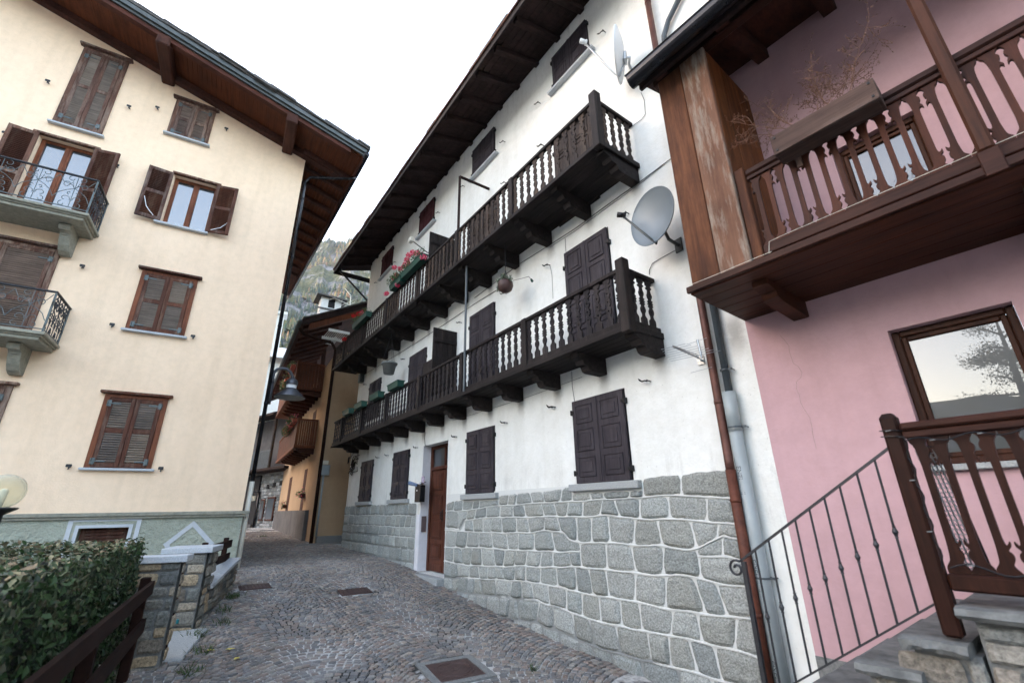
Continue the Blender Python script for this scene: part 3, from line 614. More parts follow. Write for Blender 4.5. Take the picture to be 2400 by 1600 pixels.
# raised white joints follow the course lines
jm = MB(); rj = random.Random(2)
def ridge(pl, x0, x1, w_=.0085):
    n_ = max(2, int((x1-x0)/.09)); up_ = []; 
    vs = []
    for k in range(n_+1):
        x = x0+(x1-x0)*k/n_; z = interp(pl, x); ww = w_*(1+.35*noise.noise(Vector((x*6, z*6, 1))))
        vs += [(x, -.012, z-ww*1.15), (x, -.034, z-ww*.6), (x, -.034, z+ww*.6), (x, -.012, z+ww*1.15)]
    jm.add(vs, [(k*4+q, (k+1)*4+q, (k+1)*4+q+1, k*4+q+1) for k in range(n_) for q in range(3)])
for c_, xa, xb in ((c1, XD, XE), (c2, XD, XE), (c3, XD, XE), (c4, XD, W.x(P('ZG', 1190, 350), .05)), (c5, XD, XE), (c6, -7.2, XE), (c7, -5.8, XE), (c8, -4.6, XE), (c4, xq, XE)): ridge(c_, xa, xb)
for cur in lefts[:3]: ridge(cur, x0, x1)
jm.build('pointing', M_mort, plin)
# ---- roof with rafters, boards, gutter
EO, EZ, WZ = 1.10, 8.16, 8.50
rf = MB(); xe0, xe1 = -15.35, -1.2
sl = (WZ-EZ)/EO
def rz(out): return WZ-sl*out
rf.hexa([(xe0, -EO, rz(EO)), (xe1, -EO, rz(EO)), (xe1, 4.5, rz(-4.5)), (xe0, 4.5, rz(-4.5)), (xe0, -EO, rz(EO)+.05), (xe1, -EO, rz(EO)+.05), (xe1, 4.5, rz(-4.5)+.05), (xe0, 4.5, rz(-4.5)+.05)])
roof = rf.build('roof', M_eave, WH)
tl = MB(); rt = random.Random(4); x = xe0-.05
while x < xe1:
    w_ = rt.uniform(.35, .6); o_ = EO+rt.uniform(.03, .09); h_ = rt.uniform(.035, .055); tl.hexa([(x, -o_, rz(o_)+.055), (x+w_, -o_, rz(o_)+.055), (x+w_, -.5, rz(.5)+.055), (x, -.5, rz(.5)+.055), (x, -o_, rz(o_)+.055+h_), (x+w_, -o_, rz(o_)+.05+h_), (x+w_, -.5, rz(.5)+.055+h_), (x, -.5, rz(.5)+.055+h_)]); x += w_+.01
tl.build('roof_slate', M_tile, roof)
ff = MB(); ff.cham(xe0, xe1, -EO-.035, -EO-.002, rz(EO)-.13, rz(EO)+.052, .005); ff.cham(xe0-.03, xe0-.001, -EO-.03, 1.5, rz(EO)-.13, rz(EO)-.12+.17, .005); ff.build('fascia', M_dark, roof)
gt = MB(); gt.tube([(xe0, -EO-.055, rz(EO)+.02), (xe1, -EO-.055, rz(EO)+.02)], .022, 8); gt.build('eave_edge', M_redpipe, roof)
ra = MB(); ra.cham(-.055, .055, -EO+.06, .06, -.15, 0, .01)
for v_i in range(len(ra.v)): X_, Y_, Z_ = ra.v[v_i]; ra.v[v_i] = (X_, Y_, Z_+(Y_)*sl+ (.05 if (Y_ > 0) else 0))
r0 = ra.build('rafter', M_eave, WH, own=True); xx = -3.07; k = 0
while xx > -15.3:
    if k == 0: place(r0, xx, 0, WZ, WH)
    else: inst(r0, WH, xx, 0, WZ)
    xx -= .645; k += 1
bd = MB()
for k in range(8): bd.cham(xe0+.02, xe1, -EO+.01+k*.138, -EO+.142+k*.138, -.022, -.003, .004)
for i_ in range(len(bd.v)): X_, Y_, Z_ = bd.v[i_]; bd.v[i_] = (X_, Y_, Z_+rz(-Y_))
bd.build('soffit_boards', M_eave, roof)
st = MB(); a = Vector((XL, 0, 6.72)); st.tube([(-15.0, -EO+.12, rz(EO)-.05), (-15.0, -EO+.12, rz(EO)-.16), (XL-.0, -.02, 7.0)], .035, 8); st.build('gutter_pipe', M_black, WH)
# ---- balconies
def smooth_pts(p, n=3):
    out = []
    for i in range(len(p)-1):
        a, b_, c, d = p[max(i-1, 0)], p[i], p[i+1], p[min(i+2, len(p)-1)]
        for k in range(n):
            t = k/n; out.append(tuple(.5*((2*b_[j])+(-a[j]+c[j])*t+(2*a[j]-5*b_[j]+4*c[j]-d[j])*t*t+(-a[j]+3*b_[j]-3*c[j]+d[j])*t**3) for j in (0, 1)))
    return out+[p[-1]]
def fret(H, pts, holes, hr=.0115, wv=0):
    if len(pts) < 40 and not holes: pts = smooth_pts(pts)
    out = [(-w_, t*H) for t, w_ in pts][::-1]; pr_ = [(w_, t*H) for t, w_ in pts]+out
    hl = [[(hr*math.cos(a*math.pi/4)*1, t*H+hr*math.sin(a*math.pi/4)) for a in range(8)][::-1] for t in holes]; return pr_, hl
WB = [(0, .05), (.10, .052), (.14, .05), (.16, .036), (.19, .027), (.24, .026), (.28, .036), (.32, .041), (.36, .036), (.405, .024), (.425, .024), (.43, .036), (.445, .041), (.46, .036), (.475, .028), (.49, .044), (.51, .044), (.525, .028), (.54, .036), (.555, .041), (.57, .036), (.575, .024), (.60, .024), (.64, .036), (.69, .041), (.74, .034), (.79, .026), (.81, .026), (.825, .045), (.845, .050), (.86, .045), (.875, .034), (.895, .034), (.91, .05), (1, .052)]
def bal_profile(H): return fret(H, [(t, (w_*.98 if w_ > .034 else w_*.72)) for t, w_ in WB], (.32, .505, .69), .013)
def balcony(zdeck, zrail, dep, posts, m_b, m_r, botr, count_named, xleft, nper=11, gap=True, blab=None):
    bo = MB(); zd = zdeck; xl, xr_ = xleft, -3.0+.0
    # deck boards
    nb = 5
    for k in range(nb): bo.cham(xl, xr_-.0, -dep-.03+k*(dep+.03)/nb+.003, -dep-.03+(k+1)*(dep+.03)/nb-.003, zd, zd+.05, .004)
    root = bo.build('balcony', M_dark, WH)
    if blab: root['label'] = blab
    fs_ = MB(); fs_.cham(xl-.01, xr_+.012, -dep-.05, -dep-.032, zd-.01, zd+.055, .004); fs_.cham(xr_+.001, xr_+.03, -dep-.03, -.002, zd-.02, zd+.06, .005); fs_.build('deck_edge', M_dark, root)
    tr = MB(); tr.cham(xl, xr_-.04, -dep-.035, -dep+.045, zrail-.055, zrail, .008); tr.cham(xr_-.075, xr_+.005, -dep+.05, -.0, zrail-.055, zrail, .008); tr.cham(xl, xl+.07, -dep+.05, 0, zrail-.055, zrail, .008); tr.build('top_rail', m_r, root)
    br = MB(); br.cham(xl, xr_-.04, -dep-.025, -dep+.035, botr-.075, botr, .006); br.cham(xr_-.07, xr_, -dep+.04, 0, botr-.075, botr, .006); br.cham(xl, xl+.06, -dep+.04, 0, botr-.075, botr, .006); br.build('bottom_rail', m_r, root)
    pm = MB(); pm.cham(-.05, .05, -.05, .05, zd-.0-zd, zrail-zd+.0-.0, .008); p0 = pm.build('post', M_darkz, root, own=True); first = True
    cm = MB(); cm.cham(-.062, .062, -.062, .062, -.03, zrail-zd+.10, .012)
    for i_, (sx_, sy_) in enumerate(((-1, 1), (1, 1), (1, -1), (-1, -1))): pass
    cm.lathe([(.075, zrail-zd+.10), (.0, zrail-zd+.135)], 4, Matrix.Rotation(math.pi/4, 4, 'Z')); cpost = cm.build('corner_post', M_darkz, root, own=True); place(cpost, -3.03, -dep, zd, root)
    for u in posts[1:]:
        if first: place(p0, -u, -dep-.0, zd, root); first = False
        else: inst(p0, root, -u, -dep, zd)
    H = zrail-.056-botr-.001; pr_, hl = bal_profile(H); bm_ = MB(); bm_.prism(pr_, hl, -.011, .011); b0 = bm_.build('baluster', m_b, root, own=True); cnt = 0
    ps = []
    # front
    edges = [-3.03+.0]+[-u for u in posts[1:]]+[xl]
    for a, c in zip(edges, edges[1:]):
        n_ = max(2, round((a-c)/.171)); s_ = (a-c)/n_
        for k in range(n_): ps.append((a-(k+.5)*s_, -dep, 0))
    n_ = max(3, int((dep-.06)/.155))
    side_ = [(-3.035, -dep+.1+(k+.35)*(dep-.1)/n_, math.pi/2) for k in range(n_)]
    ps = side_+ps; rest = []
    for i_, (X, Y, R) in enumerate(ps):
        if i_ == 0: place(b0, X, Y, botr+.0005, root, R)
        elif i_ < count_named: inst(b0, root, X, Y, botr+.0005, R, random.choice((-1, 1)))
        else: rest.append((X, Y, R))
    if rest:
        rm = MB()
        for X, Y, R in rest: rm.prism(pr_, hl, -.011, .011, Matrix.Translation((X, Y, botr+.0005)) @ Matrix.Rotation(R, 4, 'Z'))
        ro = rm.build('balusters', m_b, root); ro['kind'] = 'stuff'
    return root
lowb = balcony(1.86, 2.66, .56, [3.0, 4.92, 6.79, 8.6, 10.45, 12.2, 14.0], M_ballow, M_darkz, 1.99, 52, -14.9, blab='lower of the two carved black balconies')
upb = balcony(4.38, 5.19, .74, [3.0, 4.95, 6.79, 8.62, 10.5, 12.34, 14.1], M_bal, M_dark, 4.46, 52, -15.15, blab='upper of the two carved black balconies')
def brackets(par, zt, dep, us_, h):
    m_ = MB(); pf = [(0, 0), (-dep*.93, 0), (-dep*.93, -.06), (-dep*.78, -.09), (-dep*.74, -.14), (-dep*.62, -.15), (-dep*.58, -h+.02), (-dep*.5, -h), (0, -h)]
    m_.prism(pf, [], -.07, .07, plane='yz'); o0 = m_.build('bracket', M_dark, par, own=True)
    for i_, u in enumerate(us_):
        if i_ == 0: place(o0, -u, 0, zt, par)
        else: inst(o0, par, -u, 0, zt)
brackets(lowb, 1.858, .56, [3.06+.918*k for k in range(13)], .22)
brackets(upb, 4.378, .74, [3.08+.918*k for k in range(13)], .24)
# plank shutter leaves swung out, one on each balcony
lf = MB()
for k in range(5): lf.cham(-8.07-.018, -8.07+.018, -.56+k*.112+.002, -.56+(k+1)*.112-.002, 1.93, 3.60, .004)
lf.cham(-8.048, -8.028, -.55, -.01, 3.28, 3.37, .004); lf.build('plank_shutter', M_darkz, WH)
lf = MB()
for k in range(6): lf.cham(-8.26-.018, -8.26+.018, -.68+k*.112+.002, -.68+(k+1)*.112-.002, 4.45, 6.02, .004)
lf.cham(-8.238, -8.218, -.66, -.01, 5.72, 5.80, .004); lf.build('plank_shutter', M_darkz, WH)
lf = MB(); lf.cham(-8.62, -8.1, -.50, -.47, 1.93, 2.95, .004); lf.build('low_gate', M_darkz, WH)
# steel poles
pl_ = MB(); pl_.tube([(-6.62, -.62, 1.9), (-6.62, -.62, 4.36)], .022, 8); pl_.build('support_pole', M_darkpipe, WH)
pl_ = MB(); pl_.tube([(-6.79, -.735, 5.1), (-6.79, -.735, 6.53), ], .028, 8); pl_.tube([(-6.79, -.735, 6.53), (-6.79+.02, -.02, 6.53)], .03, 8); pl_.build('awning_pole', M_eave, WH)
# cables along the wall and loose wires
cbm = MB()
def wire(z, pts, r=.006, out=.012): cbm.tube([(*(lambda q: (q[0], -out, q[1]))(W.xz(P(z, *p), out)),) for p in pts], r, 5)
wire('Z2', [(2240, 285), (2160, 345), (1980, 480), (1640, 720), (1370, 920), (1120, 1080), (850, 1250), (600, 1440), (440, 1560)])
wire('Z2', [(2220, 300), (1990, 490), (1650, 735), (1380, 935), (1130, 1095)], .004)
wire('Z3', [(1640, 230), (1300, 440), (1080, 590), (760, 800), (550, 930), (250, 1110)], .006)
wire('Z2', [(1272, 1010), (1275, 1090), (1283, 1165)], .004); wire('Z2', [(1135, 1270), (1150, 1350), (1160, 1568)], .003)
wire('Z4', [(1510, 335), (1370, 410), (1290, 460), (1262, 520), (1262, 560)], .005); wire('Z3', [(2195, 1060), (2200, 1200), (2222, 1340)], .004)
wire('Z3', [(2290, 1110), (1800, 1290), (1500, 1385), (1230, 1470), (1100, 1510)], .003); wire('Z5', [(848, 240), (843, 300), (848, 365), (905, 378)], .007)
wire('Z1', [(1185, 850), (1215, 920), (1225, 1050), (1190, 1100), (1105, 1160)], .004)
cbm.build('cable', M_cable, WH)
# downpipes at the right end
pp = MB(); xa = -2.40; pp.tube([(xa, -.085, 7.9), (xa, -.085, .62), (xa, -.085, .52), (xa+.035, -.15, .40), (xa+.035, -.15, .30)], .041, 12)
for z_ in (.95, 2.9, 5.0, 6.9): pp.tube([(xa, -.085, z_), (xa, -.085, z_+.04)], .045, 12)
pp.build('downpipe', M_redpipe, WH, smooth=True)
pp = MB(); pp.tube([(xa+.035, -.15, .31), (xa+.035, -.15, -1.75)], .046, 12)
for z_ in (.02, -.9): pp.tube([(xa+.035, -.15, z_), (xa+.035, -.15, z_+.03)], .050, 12)
pp.build('downpipe', M_redpipe2, WH, smooth=True)['label'] = 'rusty lower length of the downpipe'
xg = -2.285; pp = MB(); pp.tube([(xg, -.06, 1.02), (xg, -.06, 4.2), (xg+.02, -.06, 5.6), (xg+.0, -.06, 5.95)], .036, 12)
pp.tube([(xg, -.06, 5.9), (xg+.02, -.06, 6.1), (xg+.12, -.06, 6.28), (xg+.3, -.06, 6.45), (xg+.9, -.06, 6.95)], .036, 12)
dk = pp.build('conduit', M_darkpipe, WH, smooth=True)
pp = MB(); pp.tube([(xg, -.075, 1.04), (xg, -.075, -1.75)], .062, 14); pp.tube([(xg, -.075, .66), (xg, -.075, 1.05)], .066, 14)
gp = pp.build('conduit', M_greypipe, WH, smooth=True); gp['label'] = 'wide pale grey lower conduit printed ENEL'
cl = MB()
for z_, r_ in ((1.28, .045), (.70, .072), (-.6, .07)):
    cl.tube([(xg, -.07, z_-.008), (xg, -.07, z_+.008)], r_, 14); cl.cham(xg+r_-.01, xg+r_+.035, -.08, -.06, z_-.01, z_+.01, .002); cl.tube([(xg+r_+.02, -.07, z_), (xg+r_+.02, 0, z_)], .006, 6)
cl.build('pipe_clamp', M_darkpipe, gp)
def text_mesh(body, size, M):
    cu_ = bpy.data.curves.new('t', 'FONT'); cu_.body = body; cu_.size = size; cu_.align_x = 'LEFT'; to = bpy.data.objects.new('t', cu_); COL.objects.link(to)
    dg = bpy.context.evaluated_depsgraph_get(); me = bpy.data.meshes.new_from_object(to.evaluated_get(dg)); vs = [M @ v.co for v in me.vertices]; fs = [tuple(p.vertices) for p in me.polygons]
    bpy.data.objects.remove(to); bpy.data.meshes.remove(me); return vs, fs
for z_ in (.34, -.45, -1.2):
    tm = MB()
    for body, dz in (('ENEL', 0), ('..  ll', .17)):
        R_ = Matrix(((0, 1, 0, 0), (0, 0, -1, 0), (-1, 0, 0, 0), (0, 0, 0, 1)))   # text runs downwards, faces the street
        vs, fs = text_mesh(body, .062, Matrix.Translation((0, 0, z_-dz)) @ R_)
        nv = []
        for q in vs:
            th = q.x/.0625; nv.append((xg+.0635*math.sin(th-.45), -.075-.0635*math.cos(th-.45), q.z))
        tm.add(nv, fs)
    tm.build('lettering', M_darkpipe, gp)
# ================================================================ BEIGE HOUSE (gable end faces us)
BX1 = .19; BX0 = -13.0
BH = thing('beige_house', 'cream plastered house with brown louvred shutters, two small iron balconies and a grey green base', 'house', B, -3, 0, -1.3)
def gab(x): return 9.23-.314*(x-.18)         # gable line rises to the left
ow = [B.xz(P('L1', *q)) for q in ((1078, 1060), (1345, 1130), (1270, 1425), (998, 1352))]   # open window
wx0, wx1, wz0, wz1 = ow[0][0]+.0, ow[1][0]-.0, 6.17, 7.50
dx0, dx1 = B.x(P('L1', 250, 830)), B.x(P('L1', 590, 930)); print('door', dx0, dx1, 'win', wx0, wx1)
dz0, dz1 = 5.52, B.z(P('L1', 430, 880))
wl = MB(); hol = [(wx0, wx1, wz0, wz1, .16), (dx0, dx1, dz0, dz1, .16)]
holed_wall(wl, BX0, BX1, 0.0, 9.23, hol); wl.add([(BX0, 0, 9.23), (BX1, 0, 9.23), (BX1, 0, gab(BX1)), (-9.5, 0, gab(-9.5)), (BX0, 0, gab(-9.5)-.314*3.5)], [(0, 1, 2, 3, 4)])
sdv = B.loc(uv2w(0, 0)); skew = math.tan(rad(35.7-30.58))      # the street side of the house runs slightly off square
def skx(y): return -y*skew*1.0
wl.add([(BX1, 0, -2), (BX1-9*skew, 9, -2), (BX1-9*skew, 9, 9.3), (BX1, 0, 9.3)], [(0, 1, 2, 3)]); wl.add([(BX0, 0, -2), (BX0, 9, -2), (BX0, 9, 9.3), (BX0, 0, 9.3)], [(3, 2, 1, 0)])
wl.add([(BX0, 9, -2), (BX1-9*skew, 9, -2), (BX1-9*skew, 9, 9.3), (BX0, 9, 9.3)], [(0, 1, 2, 3)])
wall = wl.build('wall', M_beige, BH)
bs0, bs1 = B.x(P('L3', 478, 650)), B.x(P('L3', 785, 640)); bsz = B.z(P('L3', 630, 618))
pl = MB(); holed_wall(pl, BX0, BX1+.03, -2.1, -.03, [(bs0, bs1, -.95, bsz, .2)], y=-.03); pl.add([(BX1+.03, -.03, -2.1), (BX1+.03-5*skew, 5, -2.1), (BX1+.03-5*skew, 5, 0), (BX1+.03, -.03, 0)], [(0, 1, 2, 3)])
plb = pl.build('plinth', M_green, BH)
lg = MB(); lg.cham(BX0, BX1+.13, -.11, .0, -.03, .035, .008); lg.cham(BX0, BX1+.07, -.08, .0, -.075, -.031, .006); lg.build('ledge', M_balcstone, BH)['label'] = 'stone string course above the green base'
# basement window and painted outlines
bw = MB(); bw.cham(bs0, bs1, .13, .17, -.95, bsz, .005); bwo = bw.build('basement_window', M_louvr, BH); bl = MB(); zq = -.9
while zq < bsz-.06: bl.cham(bs0+.08, bs1-.08, .10, .128, zq, zq+.035, .003); zq += .055
bl.build('slats', M_louvr, bwo)
tr = MB()
def band_line(mb, pts, w_, y0=-.038, y1=-.0305):
    for a, c in zip(pts, pts[1:]):
        a = Vector((a[0], 0, a[1])); c = Vector((c[0], 0, c[1])); d = (c-a).normalized(); n_ = Vector((-d.z, 0, d.x))*w_/2; a = a-d*w_/2; c = c+d*w_/2
        v = [a-n_, c-n_, c+n_, a+n_]; mb.hexa([(q.x, y1, q.z) for q in v]+[(q.x, y0, q.z) for q in v]); y0 -= .0015
bq = [B.xz(P('L3', *q), .03) for q in ((395, 685), (425, 570), (862, 567), (835, 685))]
band_line(tr, [(bq[0][0]+.02, -1.1), (bq[0][0]+.02, bq[1][1]), (bq[3][0]-.02, bq[1][1]), (bq[3][0]-.02, -1.1)], .065)
band_line(tr, [(bs0-.03, -1.0), (bs0-.03, bsz+.03), (bs1+.03, bsz+.03), (bs1+.03, -1.0)], .05)
dm = [B.xz(P('L3', *q), .03) for q in ((1020, 718), (1185, 592), (1293, 712))]; 
band_line(tr, [dm[0], dm[1], dm[2], (dm[1][0]+.0, dm[2][1]-.62), dm[0]], .075)
tr.build('painted_trim', M_trim, plb)
def louvre_leaf(a, b_, z0, z1, y, par, mfr, msl, split=.52, M=None, name='shutter'):
    """framed leaf with a middle rail and tilted slats"""
    f = MB(); th = .045; sw = .07
    for q in ((a, a+sw, z0, z1), (b_-sw, b_, z0, z1), (a+sw, b_-sw, z0, z0+.085), (a+sw, b_-sw, z1-.075, z1), (a+sw, b_-sw, z0+(z1-z0)*split-.045, z0+(z1-z0)*split+.045)): f.cham(q[0], q[1], y-th, y, q[2], q[3], .005, M)
    fo = f.build(name, mfr, par); zs_ = z0+(z1-z0)*split
    for lo, hi in ((z0+.09, zs_-.05), (zs_+.05, z1-.08)):
        s_ = MB(); n_ = int((hi-lo)/.042); st_ = (hi-lo)/n_
        for k in range(n_):
            zc = lo+(k+.5)*st_; R = Matrix.Translation((0, y-th*.5, zc)) @ Matrix.Rotation(rad(-38), 4, 'X'); RR = (M @ R) if M else R
            s_.box(a+sw-.004, b_-sw+.004, -.024, .024, -.0045, .0045, RR)
        s_.build('slats', msl, fo)
    return fo
def hinges(a, b_, z0, z1, par, m_=None, y=-.03):
    for zf in (.09, .91):
        for sx, xx in ((1, a), (-1, b_)):
            hm = MB(); zq = z0+(z1-z0)*zf; hm.cham(min(xx-sx*.02, xx+sx*.05), max(xx-sx*.02, xx+sx*.05), y-.008, y-.0, zq-.06, zq+.06, .003); hm.cham(min(xx+sx*.03, xx+sx*.20), max(xx+sx*.03, xx+sx*.20), y-.006, y-.0, zq-.012*1, zq+.012, .002); hm.tube([(xx-sx*.005, y-.012, zq-.05), (xx-sx*.005, y-.012, zq+.05)], .012, 6); hm.build('hinge', m_ or M_ironp, par)
def beige_window(x0, x1, z0, z1, mfr, msl, name='window', label=None, lint=.10, sill=True, split=.52):
    f = MB(); fw = .085
    f.cham(x0, x0+fw, -.04, .01, z0, z1, .004); f.cham(x1-fw, x1, -.04, .01, z0, z1, .004); f.cham(x0+fw, x1-fw, -.04, .01, z1-.07, z1, .004); f.box(x0+fw, x1-fw, .0, .008, z0, z1-.07)
    fo = f.build(name, M_louv if mfr is M_louv else M_frame, BH)
    if label: fo['label'] = label
    li = MB(); li.cham(x0-.07, x1+.07, -.12, -.0, z1+.002, z1+.05, .006); li.cham(x0-.03, x1+.03, -.07, -.0, z1-.01+.0, z1+.0, .002); li.build('lintel_board', mfr, fo)
    if sill: s_ = MB(); s_.cham(x0-.05, x1+.06, -.10, 0, z0-.045, z0-.002, .006); s_.build('sill', M_marble, fo)
    mid = (x0+x1)/2
    louvre_leaf(x0+fw+.003, mid-.002, z0+.01, z1-.075, -.005, fo, mfr, msl, split); louvre_leaf(mid+.002, x1-fw-.003, z0+.01, z1-.075, -.005, fo, mfr, msl, split)
    hinges(x0+fw, x1-fw, z0, z1-.07, fo, y=-.052)
    return fo
beige_window(-2.49, -1.49, .82, 2.22, M_louvr, M_slatg, label='lowest closed louvred window near the house corner')
beige_window(-2.50, -1.50, 3.57, 4.95, M_louvr, M_slatg, label='middle closed louvred window')
a0, a1 = B.x(P('L1', 1055, 705)), B.x(P('L1', 1300, 780)); beige_window(a0, a1, 8.58, 9.66, M_louv, M_slatd, label='small attic window with closed shutters')
a0, a1 = B.x(P('L1', 420, 520)), B.x(P('L1', 705, 620)); zt, zb = B.z(P('L1', 520, 290)), B.z(P('L1', 318, 750)); print('tall', a0, a1, zb, zt); beige_window(a0, a1, zb, zt, M_louv, M_slatg, label='tall weathered louvred shutters high on the wall')
a1 = B.x(P('L2', 75, 1090)); beige_window(a1-1.55, a1, -.6+.9, 2.22, M_louv, M_slatd, sill=False, label='window cut by the left edge of the picture')
# closed balcony door (lower)
lx1 = B.x(P('L2', 370, 260)); lz1 = B.z(P('L2', 200, 195)); beige_window(lx1-1.62, lx1, 2.98, lz1, M_louv, M_slatd, 'balcony_door', 'closed louvred balcony door', sill=False, split=.45)
# glazed window with open leaves, and glazed balcony door
def glazed(x0, x1, z0, z1, name, lab, yb=.10):
    f = MB(); fw = .075
    f.cham(x0, x0+fw, yb, yb+.06, z0, z1, .006); f.cham(x1-fw, x1, yb, yb+.06, z0, z1, .006); f.cham(x0+fw, x1-fw, yb, yb+.06, z1-fw, z1, .006); f.cham(x0+fw, x1-fw, yb, yb+.06, z0, z0+fw*1.1, .006)
    mid = (x0+x1)/2; f.cham(mid-.055, mid+.055, yb-.012, yb+.055, z0+fw*1.1, z1-fw, .008); f.cham(mid-.02, mid+.02, yb-.024, yb-.012, z0+fw, z1-fw, .004)
    o = f.build(name, M_frame, BH); o['label'] = lab; g_ = MB(); g_.box(x0+fw-.01, x1-fw+.01, yb+.03, yb+.036, z0+fw, z1-fw+.01); g_.build('pane', M_glass, o)
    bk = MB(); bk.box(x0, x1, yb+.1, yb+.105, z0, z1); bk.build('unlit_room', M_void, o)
    return o
gw1 = glazed(wx0, wx1, wz0, wz1, 'window', 'glazed window with both shutters folded open')
s_ = MB(); s_.cham(wx0-.12, wx1+.02, -.10, .10, wz0-.05, wz0-.002, .006); s_.build('sill', M_marble, gw1)
s_ = MB(); s_.cham(wx0-.04, wx1+.05, -.10, -.0, wz1+.002, wz1+.05, .006); s_.build('lintel_board', M_louv, gw1)
dr = glazed(dx0, dx1, dz0, dz1, 'balcony_door', 'glazed balcony door with shutters open')
s_ = MB(); s_.cham(dx0-.10, dx1+.08, -.10, -.0, dz1+.002, dz1+.05, .006); s_.build('lintel_board', M_louv, dr)
def open_leaf(xh, w_, z0, z1, sgn, par, ang=6, split=.52):
    M = Matrix.Translation((xh, -.02, 0)) @ Matrix.Rotation(rad(-ang)*sgn, 4, 'Z')
    a, b_ = (0, w_) if sgn > 0 else (-w_, 0)
    return louvre_leaf(a, b_, z0, z1, -.03, par, M_louvr if sgn > 0 else M_louv, M_louvr, split, M)
lw = (wx1-wx0)/2+.02
open_leaf(wx1-.02, lw, wz0-.0, wz1, 1, gw1, 10); open_leaf(wx0-.02, lw, wz0, wz1, -1, gw1, 7)
lw = (dx1-dx0)/2; open_leaf(dx1, lw, dz0+.1, dz1, 1, dr, 9, .45); open_leaf(dx0, lw, dz0+.1, dz1, -1, dr, 7, .45)
for (z_, pts) in ((0, ((885, 1200), (895, 1260), (915, 1290), (938, 1318))), (0, ((1425, 1300), (1400, 1360), (1350, 1395), (1290, 1408)))):
    c_ = MB(); c_.tube([(B.x(P('L1', *q), .14), -.14, B.z(P('L1', *q), .14)) for q in pts], .008, 6); c_.build('shutter_cord', M_paper, gw1)
hk0 = None
for (z, x_, y_) in (('L1', 300, 515), ('L1', 795, 668), ('L1', 968, 675), ('L1', 1388, 803), ('L1', 40, 832), ('L2', 512, 335), ('L2', 693, 692), ('L2', 1185, 762), ('L3', 430, 245), ('L3', 990, 260), ('L1', 722, 1028)):
    x, zz = B.xz(P(z, x_, y_))
    if hk0 is None: hm = MB(); hm.tube([(0, 0, 0), (0, -.07, 0)], .012, 6); hm.cham(-.05, .035, -.085, -.07, -.01, .045, .01); hm.cham(-.012, .012, -.085, -.07, -.05, 0, .004); hk0 = hm.build('shutter_hook', M_iron, BH, own=True); place(hk0, x, 0, zz, BH)
    else: inst(hk0, BH, x, 0, zz)
# iron balconies
def scroll(cx, cz, r, a0, turns, sgn=1, n=16): return [(cx+r*(1-.62*k/n)*math.cos(a0+sgn*turns*2*math.pi*k/n), cz+r*(1-.62*k/n)*math.sin(a0+sgn*turns*2*math.pi*k/n)) for k in range(n+1)]
def scroll_panel(w_, h):
    """wrought-iron motif in a cell w_ by h, list of polylines"""
    o = []; c = w_/2
    o.append([(c, 0), (c, h)])
    for s_ in (-1, 1):
        o.append(scroll(c+s_*.075, h*.90, .065, rad(90 if s_ > 0 else 90), .8, -s_)); o.append([(c+s_*.02, h*.62), (c+s_*.05, h*.80), (c+s_*.075, h*.965)][:2]+scroll(c+s_*.12, h*.72, .07, rad(-90), .8, s_))
        o.append([(c, h*.60), (c+s_*.10, h*.52), (c+s_*w_*.38, h*.40), (c+s_*w_*.5, h*.22)]); o.append([(c, h*.60), (c+s_*.05, h*.70), (c+s_*w_*.36, h*.76), (c+s_*w_*.5, h*.95)])
        o.append(scroll(c+s_*.09, h*.25, .075, rad(200 if s_ > 0 else -20), .8, -s_)); o.append(scroll(c+s_*.11, h*.07, .06, rad(100), .75, -s_)); o.append(scroll(c+s_*.055, h*.44, .035, rad(-90), .7, s_))
    return o
def iron_balcony(zs, zr, dep, x1, wl_, label):
    x0 = x1-wl_; sl_ = MB()
    sl_.cham(x0, x1, -dep, -.002, zs+.06, zs+.12, .01); sl_.cham(x0+.04, x1-.04, -dep+.04, -.002, zs+.03, zs+.059, .01); sl_.cham(x0+.075, x1-.075, -dep+.075, -.002, zs-.03, zs+.029, .01)
    ro = sl_.build('balcony', M_balcstone, BH); ro['label'] = label
    t_ = MB(); t_.cham(x0+.02, x1-.02, -dep+.0, -dep+.05, zr-.035, zr, .01); t_.cham(x1-.07, x1-.02, -dep+.05, -.0, zr-.035, zr, .01); t_.cham(x0+.02, x0+.07, -dep+.05, 0, zr-.035, zr, .01); t_.build('handrail', M_iron, ro)
    zb = zs+.16; b_ = MB(); b_.cham(x0+.035, x1-.035, -dep+.018, -dep+.034, zb, zb+.016, .002); b_.cham(x1-.052, x1-.036, -dep+.034, 0, zb, zb+.016, .002); b_.build('bottom_rail', M_ironp, ro)
    for xx, yy in ((x1-.045, -dep+.026), (x0+.045, -dep+.026), (x1-.045, -.03)):
        p_ = MB(); p_.cham(xx-.014, xx+.014, yy-.014, yy+.014, zs+.12, zr-.035, .002); p_.build('post', M_ironp, ro)
    h = zr-.04-zb; n_ = max(2, round((wl_-.14)/.52)); cw = (wl_-.14)/n_
    for k in range(n_):
        m_ = MB()
        for pl_ in scroll_panel(cw, h): m_.tube([(x0+.07+k*cw+a, -dep+.026, zb+.01+c) for a, c in pl_], .0065, 5)
        m_.build('scrollwork', M_ironp, ro)
    n_ = 3; cw = (dep-.08)/n_
    m_ = MB()
    for k in range(n_):
        for pl_ in scroll_panel(cw, h):
            m_.tube([(x1-.045+.0, -dep+.04+k*cw+a*1.0, zb+.01+c) for a, c in pl_], .0085, 5)
    m_.build('scrollwork', M_iron, ro)
    return ro
z_s1, z_r1 = 5.42, 6.33
